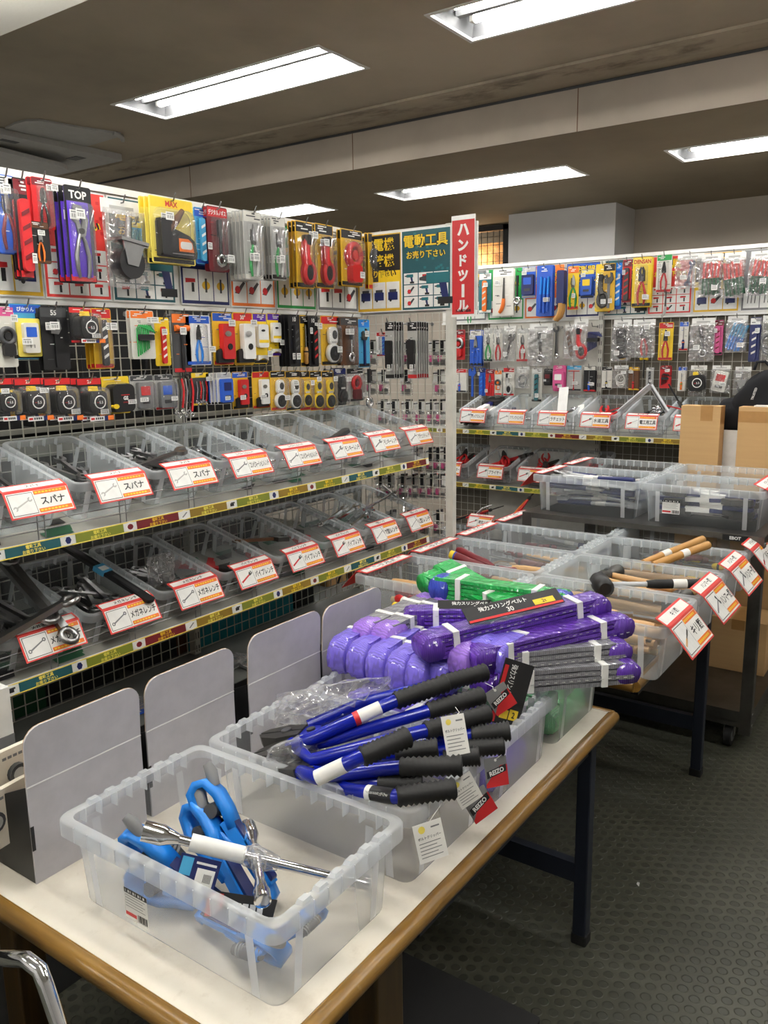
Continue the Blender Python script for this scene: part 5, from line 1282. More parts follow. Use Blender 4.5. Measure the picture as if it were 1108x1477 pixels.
mb = MB(); mb.box((GX0, 2.6, 1.44), (GX1, 2.92, 1.458), 'shelfgrey'); mb.box((GX0, 2.6, 1.16), (GX1, 2.92, 1.178), 'shelfgrey'); mb.build('rear_shelf', g)
q = random.Random(4)
for i in range(7):
    x = 1.15 + i * .15 + q.uniform(-.03, .03); t = thing('packed_blade', f'clear wrapped blade pack on the grey deck under the long wire wall, {("first", "second", "third", "fourth", "fifth", "sixth", "seventh")[i]} along', 'packaged blade', (x, 2.02 + q.uniform(-.05, .05), .603), q.uniform(-.25, .15))
    mb = MB(); mb.T = LIE; mb.pr(rrect(.1, .028, .004, 2), -.004, 0, 'blue' if i in (2, 3) else 'grey'); mb.rect(-.09, -.02, -.05, .02, -.0046, 'white'); mb.rect(-.085, .006, -.055, .018, -.005, 'red'); mb.build('card', t)
    mb = MB(); mb.T = Matrix.Translation((0, 0, .022)) @ LIE; mb.bag(.11, .04, .012, 'film', i, 7, 5, 0, 0); mb.build('wrapper', t)

# ---- shelf bins of the back wall
BK = ('first from the post', 'second from the post', 'third from the post', 'fourth from the post', 'fifth from the post', 'behind the cardboard cartons', 'furthest behind the cartons')
BU = [('ボックスレンチ', cb_, BAR, 6), ('クランクハンドル', cb_, TBR, 3), ('ラチェット', rg_, RAT, 4), ('水道工具', pp_, PLR, 5), ('電工用工具', dr_, RAT, 5), ('その他', dr_, RAT, 4), ('その他', dr_, RAT, 3)]
for k, (txt, tool, kind, n) in enumerate(BU):
    y = 2.525 - .265 * k; M = Matrix.Translation((4.79, y, 1.255)) @ Matrix.Rotation(ROT_BACK, 4, 'Z') @ Matrix.Rotation(TI, 4, 'X')
    b_ = bin_copy(BW, BL, BH, 'clear', 'clear bin on the upper shelf of the back wall, ' + BK[k], M, False)
    price_card(b_, .178, .078, .028, txt, tool, (0, -BL / 2 - .002, BH + .006), 0, .55, None, 1.5)
    scatter(M, BW, BL, [kind], n, k + 200, f'{kind[1].replace("_", " ")} in the upper back wall bin, {BK[k]}', f'tools in the upper back wall bin {BK[k]}', .01, .012, .6)
for k, (txt, y) in enumerate((('パイプカッター', 2.70), ('プライヤー', 2.40), ('ペンチ', 2.12), ('ニッパー', 1.84))):
    M = Matrix.Translation((4.79, y, .91)) @ Matrix.Rotation(ROT_BACK, 4, 'Z') @ Matrix.Rotation(TI, 4, 'X')
    b_ = bin_copy(BW, BL, BH, 'clear', 'clear bin on the lower shelf of the back wall, ' + BK[k], M, False)
    price_card(b_, .178, .078, .028, txt, pp_, (0, -BL / 2 - .002, BH + .006), 0, .55, None, 1.5)
    scatter(M, BW, BL, [PLR], 6, k + 300, f'red gripped pliers in the lower back wall bin, {BK[k]}', f'pliers in the lower back wall bin {BK[k]}', .012, .016, .6)
M = frame(on(730, 662, 'x', 4.75), (0, -.3, .95), None, (.2, -.9, .25)); loose('plong', 'long_red_wrench', 'wrench', simple(t_pipe_wrench, .34, 'red'), frame(on(733, 664, 'x', 4.78), (1, .1, 0), None, (.0, -.92, .3)), 'long red wrench lying out of the lower back wall bin, price slip on it')
mb = MB()
for (ax_, ay_), (bx_, by_) in (((893, 595), (939, 556)), ((939, 556), (963, 594))):
    p0, p1 = on(ax_, ay_, 'x', 4.66), on(bx_, by_, 'x', 4.66); mb.T = frame((p0 + p1) / 2, p1 - p0, None, (-.5, 0, .8)); l_ = (p1 - p0).length / 2; mb.box((-l_, -.006, -.016), (l_, .006, .016), 'alu'); mb.rect(-l_ * .8, -.005, l_ * .8, .005, -.0066, 'darkgrey' if ax_ > 900 else 'lightgrey')
tag(mb.build('folding_rule'), 'bright steel tool bent to a peak, standing out of the back wall bins', 'tool')
for i, (x, y, m_, up) in enumerate(((888, 590, 'red', (0, -.9, .3)), (975, 572, 'black', (.1, -.5, -.8)), (982, 590, 'red', (.1, -.9, -.2)))):
    loose('bb' + m_, 'sheet_tool', 'tool', simple(t_adjust, .16, 'darksteel', m_), frame(on(x, y, 'x', 4.72), (1, 0, 0), None, up), f'{("red handled", "black gripped", "small red handled")[i]} tool standing out of the back wall bins under the packs')
mb = MB(); mb.box((-.03, -.001, -.085), (.03, .001, .085), 'white'); o = mb.build('paper_slip'); o.matrix_world = frame(on(812, 578, 'x', 4.70), (0, -1, .1), None, (.35, -.15, .9)); tag(o, 'plain white paper slip standing in a back wall bin', 'paper slip')
mb = MB(); mb.box((-.02, -.001, -.03), (.02, .001, .03), 'paper'); o = mb.build('paper_slip'); o.matrix_world = frame(on(838, 590, 'x', 4.70), (0, -1, .3), None, (.3, -.6, .6)); tag(o, 'small folded white slip in a back wall bin beside the tall slip', 'paper slip')
# red tools and a curved blade heaped on the base deck by the post
for i, (x, y) in enumerate(((672, 745), (700, 738), (738, 745), (758, 725))):
    M = frame(on(x, y, 'x', 4.6), (1, .2 * i, 0), None, (.1, -.8, .3 if i < 3 else .9)); loose('heap%d' % (i % 2), 'cutting_tool', 'tool', simple(t_pliers, .26, ('black', 'red')[i % 2], 'pruner', 'darksteel', 'orange'), M, ('black handled shears heaped low by the wire panel post', 'red handled shears heaped low behind the red price card', 'dark shears beside the curved blade under the back shelf', 'dark shears standing up under the back shelf')[i])
mb = MB(); mb.tube([on(688, 742, 'x', 4.55), on(696, 733, 'x', 4.55), on(712, 728, 'x', 4.55)], [.01, .008, .004], 'chrome', 6); tag(mb.build('curved_blade'), 'curved pale saw blade sticking up low by the wire panel post', 'blade')
t = thing('base_price_card', 'red price card standing low beside the wire panel post, under the back shelves', 'price card', on(694, 752, 'x', 4.5), ROT_BACK)
price_card(t, .17, .075, .028, '剪定ハサミ', pp_, (0, 0, .03), 0, .5)
M = Matrix.Translation((4.62, 2.6, .43)) @ Matrix.Rotation(ROT_BACK, 4, 'Z'); bin_copy(.3, .2, .12, 'clear', 'low clear bin on the base deck by the wire panel post', M, False)

# ------------------------------------------------------------------ tables
def work_table(name, label, x0, x1, y0, y1, z, front_wood):
    t = thing(name, label, 'table', (0, 0, 0))
    mb = MB(); mb.box((x0 + .03, y0 + .03, z - .035), (x1 - .03, y1 - .03, z), 'laminate'); mb.build('tabletop', t)
    r = .0185; zc = z - .0165
    for a, c in (((x0, y0), (x1, y0)), ((x0, y1), (x1, y1)), ((x0, y0), (x0, y1)), ((x1, y0), (x1, y1))):
        a = (a[0] + (r if a[0] == x0 else -r), a[1] + (r if a[1] == y0 else -r)); c = (c[0] + (r if c[0] == x0 else -r), c[1] + (r if c[1] == y0 else -r))
        mb = MB(); n = 14; prof = [(math.cos(q) * r, math.sin(q) * r) for q in [2 * PI * i / n for i in range(n)]]
        mb.tube([(a[0], a[1], zc), (c[0], c[1], zc)], r, 'edge_wood', 14)
        dx, dy = (0, .02) if a[1] == c[1] == y0 + r else (0, -.02) if a[1] == c[1] else (.02, 0) if a[0] == x0 + r else (-.02, 0)
        lo = (min(a[0], c[0], a[0] + dx, c[0] + dx), min(a[1], c[1], a[1] + dy, c[1] + dy), z - .035); hi = (max(a[0], c[0], a[0] + dx, c[0] + dx), max(a[1], c[1], a[1] + dy, c[1] + dy), z - .0008)
        mb.box(lo, hi, 'edge_wood'); mb.build('edge_band', t)
    xs = (x0 + .12, x1 - .13); ys = (y0 + .05, y1 - .05); near_y = ys if front_wood else (y1 - .35, y1 - .05)
    for i, x in enumerate(xs):
        for y in (ys if i else near_y):
            mb = MB()
            if front_wood and i == 0: mb.bbox((x + .305, y + .06, 0), (x + .40, y + .135, z - .036), .006, 'leg_wood') if y == ys[0] else mb.bbox((x, y - .035, 0), (x + .07, y + .035, z - .036), .006, 'leg_wood')
            else: mb.bbox((x - .02, y - .02, .018), (x + .02, y + .02, z - .036), .004, 'legpaint')
            l = mb.build('leg', t)
            if not (front_wood and i == 0): mb = MB(); mb.bbox((x - .023, y - .023, 0), (x + .023, y + .023, .03), .006, 'rubber'); mb.build('rubber_foot', l)
        if not (front_wood and i == 0): mb = MB(); mb.box((x - .014, (ys if i else near_y)[0], .19), (x + .014, ys[1], .25), 'legpaint'); mb.build('crossbar', t)
    ym = (ys[0] + ys[1]) / 2; xa = xs[0] + (.35 if front_wood else 0)
    mb = MB(); ym = ym if front_wood else near_y[0]; mb.box((xa, ym - .014, .2), (xs[1], ym + .014, .24), 'legpaint'); mb.build('stretcher', t)
    for y in (ys[0] + .0, ys[1]): mb = MB(); mb.box((xa, y - .012, z - .085), (xs[1], y + .012, z - .036), 'legpaint'); mb.build('apron', t)
    return t


TZ = .68
work_table('display_table', 'cream topped table with rounded brown wooden edge and dark legs, carrying the blue cutters', .705, 2.19, .72, 1.66, TZ, True)
T2Z = .735
work_table('display_table', 'dark legged table behind the first one, covered in eight clear tool bins', 2.27, 3.36, .70, 1.72, T2Z, False)

# ---- the four bins on the first table
YC, BLEN, HB = 1.043, .555, .172
X1S = (.79, 1.165, 1.508, 1.858)
W1S = (.362, .345, .345, .345)
LAB1 = ('frosted bin in front holding blue ratchet clamps and a chrome cross wrench', 'frosted bin of blue bolt cutters, second from the table front', 'clear bin of purple slings with a black label, third from the table front', 'clear bin of slings at the far end of the cream table')
FB = []
for x, w_, lab in zip(X1S, W1S, LAB1):
    M = Matrix.Translation((x + w_ / 2, YC, TZ)); FB.append(M)
    t = bin_copy(w_, BLEN, HB, 'frosted', lab, M)
    if w_ > .36: barcode_label(t, .052, .062, (0 - w_ / 2 + .0195 , .235, .05), ROT_BACK) if False else None
    if x == .79: barcode_label(t, .062, .06, (-w_ / 2 + .018, .075, .058), ROT_BACK)
# marks on two rims
# ---- bin one: blue clamps and lug wrench
def clamp_tool():
    t = thing('ratchet_clamp', '', 'clamp')
    mb = MB()
    mb.ribbon([(-.125, .008), (-.075, .009), (-.025, .011), (.02, .012)], .034, .022, 'skyblue', 0)
    mb.ribbon([(.0, .016), (.035, .024), (.07, .027), (.1, .02), (.108, .002), (.1, -.016), (.07, -.024), (.03, -.02), (-.01, -.008), (-.05, .0)], .036, .016, 'skyblue', 0, True)
    mb.ribbon([(-.12, .008), (-.142, .004), (-.147, -.008), (-.135, -.014)], .03, .014, 'skyblue', 0, True)
    mb.pr(rrect(.07, .006, .005, 3, -.05, .02), -.012, .012, 'navy')
    mb.build('body', t)
    mb = MB(); mb.tube([(.085, 0, .028), (.11, 0, .038), (.128, 0, .04)], [.011, .013, .009], 'grey', 8); mb.cyl((.05, -.022, .002), (.05, .022, .002), .014, 'darkgrey'); mb.build('release_tab', t)
    mb = MB(); pts = [(.075, -.024, .012), (.045, -.032, .01), (.0, -.034, .002)]; mb.tube(pts, [.011, .014, .011], 'darkgrey', 10)
    for i in range(7): c = Vector(pts[0]).lerp(Vector(pts[2]), .15 + i * .11); mb.tube([c - Vector((.002, .0006, 0)), c + Vector((.002, .0006, 0))], .0155, 'grey', 10)
    mb.build('thumb_grip', t)
    return t


def zp(px, py, z): return on(px, py, 'z', z)


def along(p0, p1, roll=0):
    d = Vector(p1) - Vector(p0); return frame((Vector(p0) + Vector(p1)) / 2, d, None, (0, 0, 1)) @ Matrix.Rotation(roll, 4, 'X')


CL = [((372, 1262, .74), (290, 1140, .87), .5, 'blue ratchet clamp topmost in the pile, grey grip up'), ((352, 1300, .72), (278, 1170, .83), .3, 'blue ratchet clamp under the topmost clamp'), ((290, 1290, .71), (205, 1222, .79), -.2, 'blue ratchet clamp lying below the white sleeve of the cross wrench'),
      ((330, 1318, .70), (185, 1262, .71), .1, 'blue clamp seen blurred through the front wall of the bin'), ((.885, .99, .715), (.875, .85, .73), .4, 'blue clamp in the corner of the front bin, end up'), ((.87, .86, .735), (.97, .83, .75), .2, 'blue clamp in the bin corner, crossing another')]
for i, (a, c, ro, lab) in enumerate(CL):
    p0, p1 = (zp(*a), zp(*c)) if a[0] > 5 else (Vector(a), Vector(c)); loose('clamp', 'ratchet_clamp', 'clamp', clamp_tool, along(p0, p1, ro) @ Matrix.Scale((1, 1, 1, 1, .85, .55)[i], 4), lab)
mb = MB(); mb.pr([(-.06, -.02), (.06, -.02), (.065, .02), (-.06, .024)], -.002, .002, 'black'); [mb.rect(-.02 + .013 * i, -.008, -.01 + .013 * i, .008, -.0026, 'white') for i in range(5)]; mb.rect(-.058, -.018, -.03, .02, -.0026, 'red')
o = mb.build('clamp_label_card'); o.matrix_world = frame(zp(345, 1310, .74), (.5, -.8, -.1), None, (.5, .3, .8)); tag(o, 'black and red label card between the blue clamps', 'label card')
# cross wrench
cw_ = thing('cross_wrench', 'chrome four way cross wrench with a white sleeve in the front bin', 'wrench')
E1, E2, E3, E4 = zp(207, 1198, .872), zp(530, 1277, .745), zp(357, 1192, .80), zp(379, 1300, .80)
mid = (E1 + E2) / 2
def lug(mb, c, e, r1, r2, ls):
    d = (e - c).normalized(); s0 = e - d * ls
    mb.cyl(c, s0, .0085, 'chrome', n=14); mb.tube([s0 - d * .03, s0 - d * .01, s0, e], [.0085, r2 * .8, r1, r1], 'chrome', 18, cap=False)
    mb.tube([e, e - d * .02], [r1 * .78, r1 * .74], 'darksteel', 6); mb.tube([e - d * .0005, e + d * .0005], [r1, r1 * .78], 'chrome', 18)
for e, r1 in ((E1, .0185), (E2, .017), (E3, .016), (E4, .015)):
    mb = MB(); lug(mb, mid, e, r1, r1, .035 if e is not E4 else .022); mb.build('arm', cw_)
mb = MB(); d = (E2 - E1).normalized(); mb.cyl(E1 + d * .085, E1 + d * .185, .0155, 'white', n=14); mb.build('paper_sleeve', cw_)
mb = MB(); d2 = (E4 - E3).normalized(); mb.tube([mid - d * .035, mid - d * .02, mid, mid + d * .02, mid + d * .04], [.012, .018, .021, .018, .012], 'film', 9); mb.tube([mid - d2 * .03, mid, mid + d2 * .03], [.012, .018, .013], 'film', 9); mb.build('bubble_wrap', cw_)
mb = MB(); mb.T = frame(zp(284, 1262, .80), d, None, (.35, .25, .9)) ; mb.box((-.036, -.0008, -.022), (.036, .0008, .03), 'navy'); mb.rect(-.032, -.004, -.012, .026, -.0014, 'cyan'); mb.rect(-.002, -.016, .030, .012, -.0016, 'white'); [mb.rect(.012 + i * .0024, -.01, .0132 + i * .0024, .004, -.002, 'black') for i in range(6)]; mb.rect(-.006, .018, .03, .022, -.002, 'white'); tg = mb.build('hang_tag', cw_); tg['label'] = 'navy hang tag with white price sticker'

# ---- bin two: bolt cutters
BC = [  # grip end, grip start, pipe end (pixel, pixel, height) for the two handles; jaw end pixel
    ((645, 985, .972), (570, 1011, .955), (458, 1062, .90), (697, 1003, .945), (617, 1026, .93), (478, 1067, .885), (400, 1085, .845), 'bolt cutter on top of the pile with a red and white handle label'),
    ((702, 969, .955), (640, 985, .945), (523, 1014, .90), (705, 1029, .92), (613, 1054, .915), (450, 1097, .87), (410, 1062, .85), 'bolt cutter in the plastic bag with the white price ticket'),
    ((590, 1062, .965), (521, 1092, .945), (458, 1122, .90), (667, 1104, .90), (577, 1107, .89), (480, 1118, .865), (425, 1110, .84), 'bolt cutter with one handle raised toward the front bin'),
    ((736, 1054, .90), (680, 1060, .89), (560, 1080, .86), (727, 1075, .875), (665, 1080, .87), (560, 1095, .84), (455, 1100, .82), 'bolt cutter with its grips reaching furthest over the next bin'),
    ((632, 1079, .905), (570, 1086, .895), (500, 1100, .865), (692, 1090, .87), (640, 1096, .86), (540, 1105, .835), (440, 1098, .82), 'bolt cutter in the middle of the pile, grips half covered'),
    ((657, 1137, .875), (572, 1149, .87), (505, 1140, .85), (610, 1130, .86), (545, 1133, .855), (480, 1128, .84), (445, 1112, .80), 'lowest bolt cutter, lying on the bin rim with an upside down size label')]
for i, (a1, a2, a3, b1, b2, b3, j, lab) in enumerate(BC):
    t = thing('bolt_cutter', 'blue ' + lab, 'bolt cutter'); J = zp(*j)
    for gE, gS, pE in ((a1, a2, a3), (b1, b2, b3)):
        gE, gS, pE = zp(*gE), zp(*gS), zp(*pE)
        mb = MB(); mb.tube([gS + (gE - gS) * .2, gS, pE, J + (pE - J) * .45, J + (pE - J) * .3], [.0145, .0145, .0145, .014, .014], 'toolblue', 12); h_ = mb.build('handle', t)
        mb = MB(); n = 11; pts = []; rs = []
        for k in range(n * 2 + 1):
            f_ = k / (n * 2); pts.append(gS.lerp(gE, f_)); rs.append((.0210 if k % 2 else .0170) * (1.06 if f_ > .86 else 1))
        mb.tube(pts, rs, 'rubber', 14); mb.build('grip', h_)
    m1 = zp(*a3).lerp(zp(*b3), .5); dj = (m1 - J)
    mb = MB(); mb.T = frame(J + dj * .3, dj, None, (0, 0, 1))
    mb.T = mb.T @ Matrix.Rotation(PI / 2, 4, 'X')
    mb.pr(rrect(.05, .022, .012, 3), -.008, .008, 'toolblue'); mb.cyl((.03, -.012, .0), (.03, .012, 0), .01, 'darksteel'); mb.cyl((-.03, -.012, .0), (-.03, .012, 0), .01, 'darksteel'); mb.build('linkage', t)
    mb = MB(); mb.T = frame(J, dj, None, (0, 0, 1)) @ Matrix.Rotation(PI / 2, 4, 'X')
    for s in (-1, 1): mb.pr([(.05, s * .002), (.05, s * .026), (.0, s * .036), (-.045, s * .022), (-.06, s * .004), (-.02, s * .002)], -.012, .012, 'darksteel')
    mb.cyl((.01, -.016, 0), (.01, .016, 0), .012, 'steel'); mb.build('jaw', t)
    if i in (0, 2, 5):
        gS, pE = zp(*a2), zp(*a3); mb = MB(); dd = (pE - gS).normalized(); p0 = gS + dd * (.035 if i != 5 else .005)
        mb.tube([p0, p0 + dd * .06], .0152, 'paper' if i != 5 else 'black', 14); mb.tube([p0 + dd * .05, p0 + dd * .062], .0155, 'red' if i == 0 else 'white', 14)
        if i == 5: mb.T = frame(p0 + dd * .03 + Vector((-.004, 0, .016)), -dd, None, (-.5, .3, .9)); mb.text('450mm', 0, 0, .013, 'white', -.0139, .05, .03, PI)
        s_ = mb.build('size_label', t); s_['label'] = 'white and red paper label' if i != 5 else 'black label reading 450mm'
def hang_tag(px, py, z, w, h, kind, lab, xd, up, string=None):
    p = zp(px, py, z) if z else on(px, py, 'y', .735); t = thing('paper_tag', lab, 'tag'); mb = MB(); mb.T = frame(p, xd, None, up)
    if kind == 'price':
        mb.box((-w / 2, -.0005, -h / 2), (w / 2, .0005, h / 2), 'paper'); mb.text('ボルトクリッパー', 0, h * .12, h * .08, 'darkgrey', -.001, w * .84)
        for i in range(5): mb.rect(-w * .4, -h * (.02 + .09 * i), w * (.35 - .15 * (i % 2)), -h * (.0 + .09 * i), -.001, 'grey')
        mb.flat(arc(-w * .22, h * .34, w * .12, n=10), -.001, 'palegold'); mb.rect(w * .1, h * .33, w * .4, h * .37, -.001, 'grey')
    else:
        mb.box((-w / 2, -.0005, -h / 2), (w / 2, .0005, h / 2), 'grey'); mb.flat([(-w / 2, -h / 2), (w / 2, -h / 2), (w / 2, h * .2), (w * .18, h * .2), (-w / 2, -h * .38)], -.001, 'red')
        mb.flat([(-.44 * w, -.2 * h), (.44 * w, -.02 * h), (.44 * w, .22 * h), (-.44 * w, .04 * h)], -.0013, 'black'); mb.text('REIZO', 0, h * .01, h * .17, 'white', -.0018, w * .74, .04, .2)
        mb.flat(arc(0, h * .4, w * .06, n=8), -.0012, 'white')
    mb.build('card', t)
    if string:
        s0 = zp(*string); tp = mb.T @ Vector((0, 0, h * .42)); mb = MB(); mb.tube([s0, s0.lerp(tp, .35) + Vector((.006, -.008, -.004)), s0.lerp(tp, .7) + Vector((-.006, -.006, 0)), tp], .0007, 'white', 5); mb.build('string', t)
    return t
XR = (.82, -.57, 0)
hang_tag(657, 1060, .945, .05, .078, 'price', 'white price ticket hanging by a thread among the black grips', XR, (.22, .3, .85), (657, 1020, .955))
hang_tag(722, 1008, .915, .055, .06, 'brand', 'grey and red brand tag by the black sling label', (.62, -.6, .5), (-.1, .3, .8), (700, 985, .955))
hang_tag(692, 1160, None, .056, .06, 'brand', 'grey and red brand tag dangling lowest outside the bolt cutter bin', (.72, -.5, .45), (-.1, .3, .85), (660, 1110, .89))
hang_tag(716, 1113, None, .054, .06, 'brand', 'grey and red brand tag dangling outside the sling bin corner', (.82, -.5, -.05), (.15, .25, .9), (725, 1075, .875))
hang_tag(621, 1213, None, .058, .07, 'price', 'white folded price ticket hanging outside the bolt cutter bin', (.82, -.55, .1), (.15, .25, .9), (640, 1135, .87))
hang_tag(672, 1140, None, .05, .06, 'price', 'white price slip half hidden under the lowest grips', (.7, -.5, .4), (-.1, .25, .8), (660, 1110, .88))
mb = MB(); mb.T = frame(zp(480, 1015, .90), XR, None, (-.35, -.2, .9)); mb.bag(.135, .06, .03, 'film', 21, 12, 9, 0, 0); o = mb.build('plastic_bag'); tag(o, 'crumpled clear plastic bag over the bolt cutter heads', 'plastic bag')
mb = MB(); mb.T = frame(zp(425, 1090, .85), (.8, -.5, .1), None, (-.35, -.2, .9)); mb.bag(.06, .045, .025, 'film', 5, 9, 8, 0, 0); o = mb.build('plastic_bag'); tag(o, 'small clear plastic bag around the nearest dark jaw', 'plastic bag')

# ---- bins three and four: webbing slings
def sling(L, wid, layers, th, m, m_end, endm=True):
    """folded flat webbing sling: serpentine strap, length along x, webbing width along y"""
    t = thing('webbing_sling', '', 'sling'); r = th * .64; q = random.Random(int(L * 1000) + layers)
    mb = MB()
    for k in range(layers):
        z = k * 2 * r; dy = q.uniform(-.0025, .0025)
        mb.ribbon([(-L / 2 + L * i / 12, z + .0007 * math.sin(i * 1.3 + 2 * k)) for i in range(13)], wid, th, m, dy)
        if k in (1, layers - 2):
            n = int(L / .02)
            for i in range(n): x = -L / 2 + .02 + i * .02; [mb.box((x - .006, min(y, y * 1.004 + dy) + (dy if 0 else 0) - .0006, z - .0005), (x + .002, max(y, y) + .0006 + abs(dy), z + .0004), 'lightgrey') for y in (-wid / 2 + dy - .0003,)]
        if k < layers - 1:
            s = 1 if k % 2 == 0 else -1; mb.ribbon([(s * L / 2 + s * r * math.sin(a), z + r - r * math.cos(a)) for a in [PI * i / 6 for i in range(7)]], wid * .97, th * .8, m, dy, True)
    mb.build('webbing', t)
    H = (layers - 1) * 2 * r
    for s in (-1, 1):   # the eye ends: fat rolled and film wrapped loops
        mb = MB(); hz = H / 2 + th * .8; nu, nv = 14, 9; vs = []; e = .05 if L < .3 else .032
        for j in range(nv):
            v = j / (nv - 1) * 2 - 1
            for i in range(nu):
                a = 2 * PI * i / nu; ca, sa = math.cos(a), math.sin(a); kx = 1 + q.uniform(-.05, .05)
                vs.append((s * (L / 2 - .012) + e * kx * math.copysign(abs(ca) ** .8, ca), v * wid * .53, H / 2 + hz * kx * math.copysign(abs(sa) ** .75, sa) * (1 - .12 * v * v)))
        fs = [(j * nu + i, j * nu + (i + 1) % nu, (j + 1) * nu + (i + 1) % nu, (j + 1) * nu + i) for j in range(nv - 1) for i in range(nu)]
        mb.add(vs, fs + [tuple(range(nu - 1, -1, -1)), tuple(range((nv - 1) * nu, nv * nu))], m_end, True)
        mb.build('eye_end', t)
    for s in (-1, 1):
        mb = MB(); x = s * (L / 2 - .075); mb.box((x - .008, -wid / 2 - .004, -th * .5 - .002), (x + .008, wid / 2 + .004, H + th * .5 + .0025), 'white'); mb.build('white_band', t)
    return t


def sling_card(parent, L, wid, H):
    mb = MB(); mb.T = Matrix.Translation((0, -wid * .12, H + .014)) @ Matrix.Rotation(.55, 4, 'X') @ LIE; mb.box((-L / 2, -.001, -wid / 2), (L / 2, .001, wid / 2), 'black'); mb.rect(-L * .49, -wid * .48, L * .49, -wid * .34, -.0014, 'red')
    mb.text('強力スリングベルト', -L * .1, wid * .2, wid * .3, 'white', -.0018, L * .7); mb.text('30', -L * .05, -wid * .15, wid * .3, 'white', -.0018); mb.rect(L * .2, -wid * .3, L * .42, wid * .05, -.0018, 'yellow'); mb.text('2t', L * .31, -wid * .12, wid * .22, 'black', -.0022)
    c = mb.build('sling_label', parent); c['label'] = 'black product label with white characters'
    return c


def put_sling(key, args, M, lab, group=None, card=None):
    t = loose(key, 'webbing_sling', 'sling', lambda: sling(*args), M, lab, group)
    if card: sling_card(t, *card)
    return t


# short slings standing on edge in bin three, round ends toward the bolt cutters
for i, (px, py) in enumerate(((489, 958), (517, 966), (545, 973), (574, 983), (603, 989), (635, 988))):
    c = zp(px, py, .885); M = frame(c + Vector((.155, .02, -.028)), (1, .08, 0), None, (0, 0, 1)); sling_n = ('first from the display boxes, blue tab below', 'second from the display boxes', 'third from the display boxes', 'fourth from the display boxes', 'fifth from the display boxes', 'last before the black grips')[i]
    put_sling('short', (.25, .05, 6, .0135, 'web_violet', 'web_violet'), M, 'violet wrapped sling end in a row, ' + sling_n)
for i, (px, py, lab) in enumerate(((524, 920, 'violet and grey wrapped sling end standing above the row, beside the display box'), (551, 925, 'violet and grey wrapped sling end standing above the row, second of two'), (663, 958, 'lilac wrapped sling end behind the upper black grip'), (685, 958, 'violet wrapped sling end beside the lilac one'), (712, 962, 'violet wrapped sling end beside the black label card'))):
    c = zp(px, py, .93 if i < 2 else .94); M = frame(c + Vector((.15, -.02, -.03)), (1, -.1, 0 if i > 1 else .04), None, (0, 0, 1))
    put_sling('short2' if i in (0, 1, 2) else 'short', (.27, .054, 6, .012, 'web_grey', 'web_lilac'), M, lab)
# long slings lying across the bins
def cross(px0, py0, z0, px1, py1, z1, roll=0): return along(zp(px0, py0, z0), zp(px1, py1, z1), roll)
LONG = (.42, .062, 5, .0092, 'web_purple', 'web_purple')
PA, PB = [(640, 985, .905), (878, 985, .905)], 0
put_sling('long', LONG, cross(700, 1000, .872, 872, 950, .872), 'purple sling at the bottom of the stack beneath the grey pair', None)
put_sling('longg', (.34, .06, 4, .011, 'web_grey', 'web_purple'), cross(738, 990, .885, 885, 978, .885), 'grey webbing sling with purple ends, lower of two in the stack')
put_sling('longg', (), cross(732, 964, .925, 872, 950, .925), 'grey webbing sling with purple ends, upper of two in the stack')
put_sling('long', LONG, cross(715, 955, .945, 872, 918, .965), 'purple sling resting on the grey pair, second from the top')
t = put_sling('longtop', (.50, .062, 6, .0085, 'web_purple', 'web_purple'), cross(605, 950, .955, 870, 885, 1.005), 'purple sling on top of the stack with a long black label', None, (.27, .05, .068))
t = put_sling('longback', (.40, .06, 6, .0085, 'web_purple', 'web_purple'), cross(600, 905, .935, 790, 905, .94), 'purple sling behind the stack with a black label reading 30', None, (.24, .042, .05))
put_sling('green1', (.34, .058, 6, .0085, 'web_green', 'web_green'), cross(645, 836, 1.0, 735, 890, .97, .2), 'green sling looped up behind the purple slings, standing highest')
put_sling('green1', (), cross(632, 855, .975, 720, 895, .95, .15), 'green sling folded behind the blue ended one, nearest the bins')
put_sling('green2', (.38, .06, 6, .0095, 'web_green', 'web_blue'), cross(650, 862, .985, 795, 884, .985), 'green sling with a blue wrapped end lying across the bins')
mb = MB(); mb.T = frame(zp(688, 842, 1.01), (.8, -.5, -.35), None, (.2, .2, .9)); mb.box((-.06, -.001, -.018), (.06, .001, .018), 'paper'); mb.text('スリング', 0, .004, .014, 'black', -.0014, .08); mb.rect(-.05, -.014, .02, -.008, -.0014, 'red'); o = mb.build('sling_label'); tag(o, 'white label card with red print on the green slings', 'label card')
mb = MB(); mb.T = frame(zp(738, 1000, .915), (.85, -.45, -.45), None, (.5, -.1, .85)); mb.box((-.045, -.001, -.075), (.045, .001, .075), 'black')
mb.text('強力スリング', -.012, .03, .02, 'white', -.0015, .07, .02, -PI / 2); mb.rect(-.02, -.06, .005, -.04, -.0015, 'yellow'); mb.rect(.008, -.06, .034, -.036, -.0015, 'yellow'); mb.text('2', .021, -.048, .014, 'black', -.0019); mb.rect(-.042, -.072, -.03, .06, -.0015, 'red')
o = mb.build('sling_label'); tag(o, 'black label card standing at the corner of the sling bin', 'label card')
for i in range(3):  # green slings low in the last bin, seen through its wall
    M = FB[3] @ Matrix.Translation((-.07 + .07 * i, -.05, .012)) @ Matrix.Rotation(1.5, 4, 'Z'); put_sling('green1', (), M, 'green sling lying low in the last clear bin of the cream table', 'green slings low in the last bin')
# fill of purple slings under the visible ones
for i in range(6): M = FB[2] @ Matrix.Translation((-.09 + .06 * (i % 3), -.08 + .12 * (i // 3), .012 + .055 * (i // 3))) @ Matrix.Rotation(1.5, 4, 'Z'); put_sling('short', (), M, 'violet sling lying low in the third clear bin, under the label cards', 'violet slings low in the third bin')

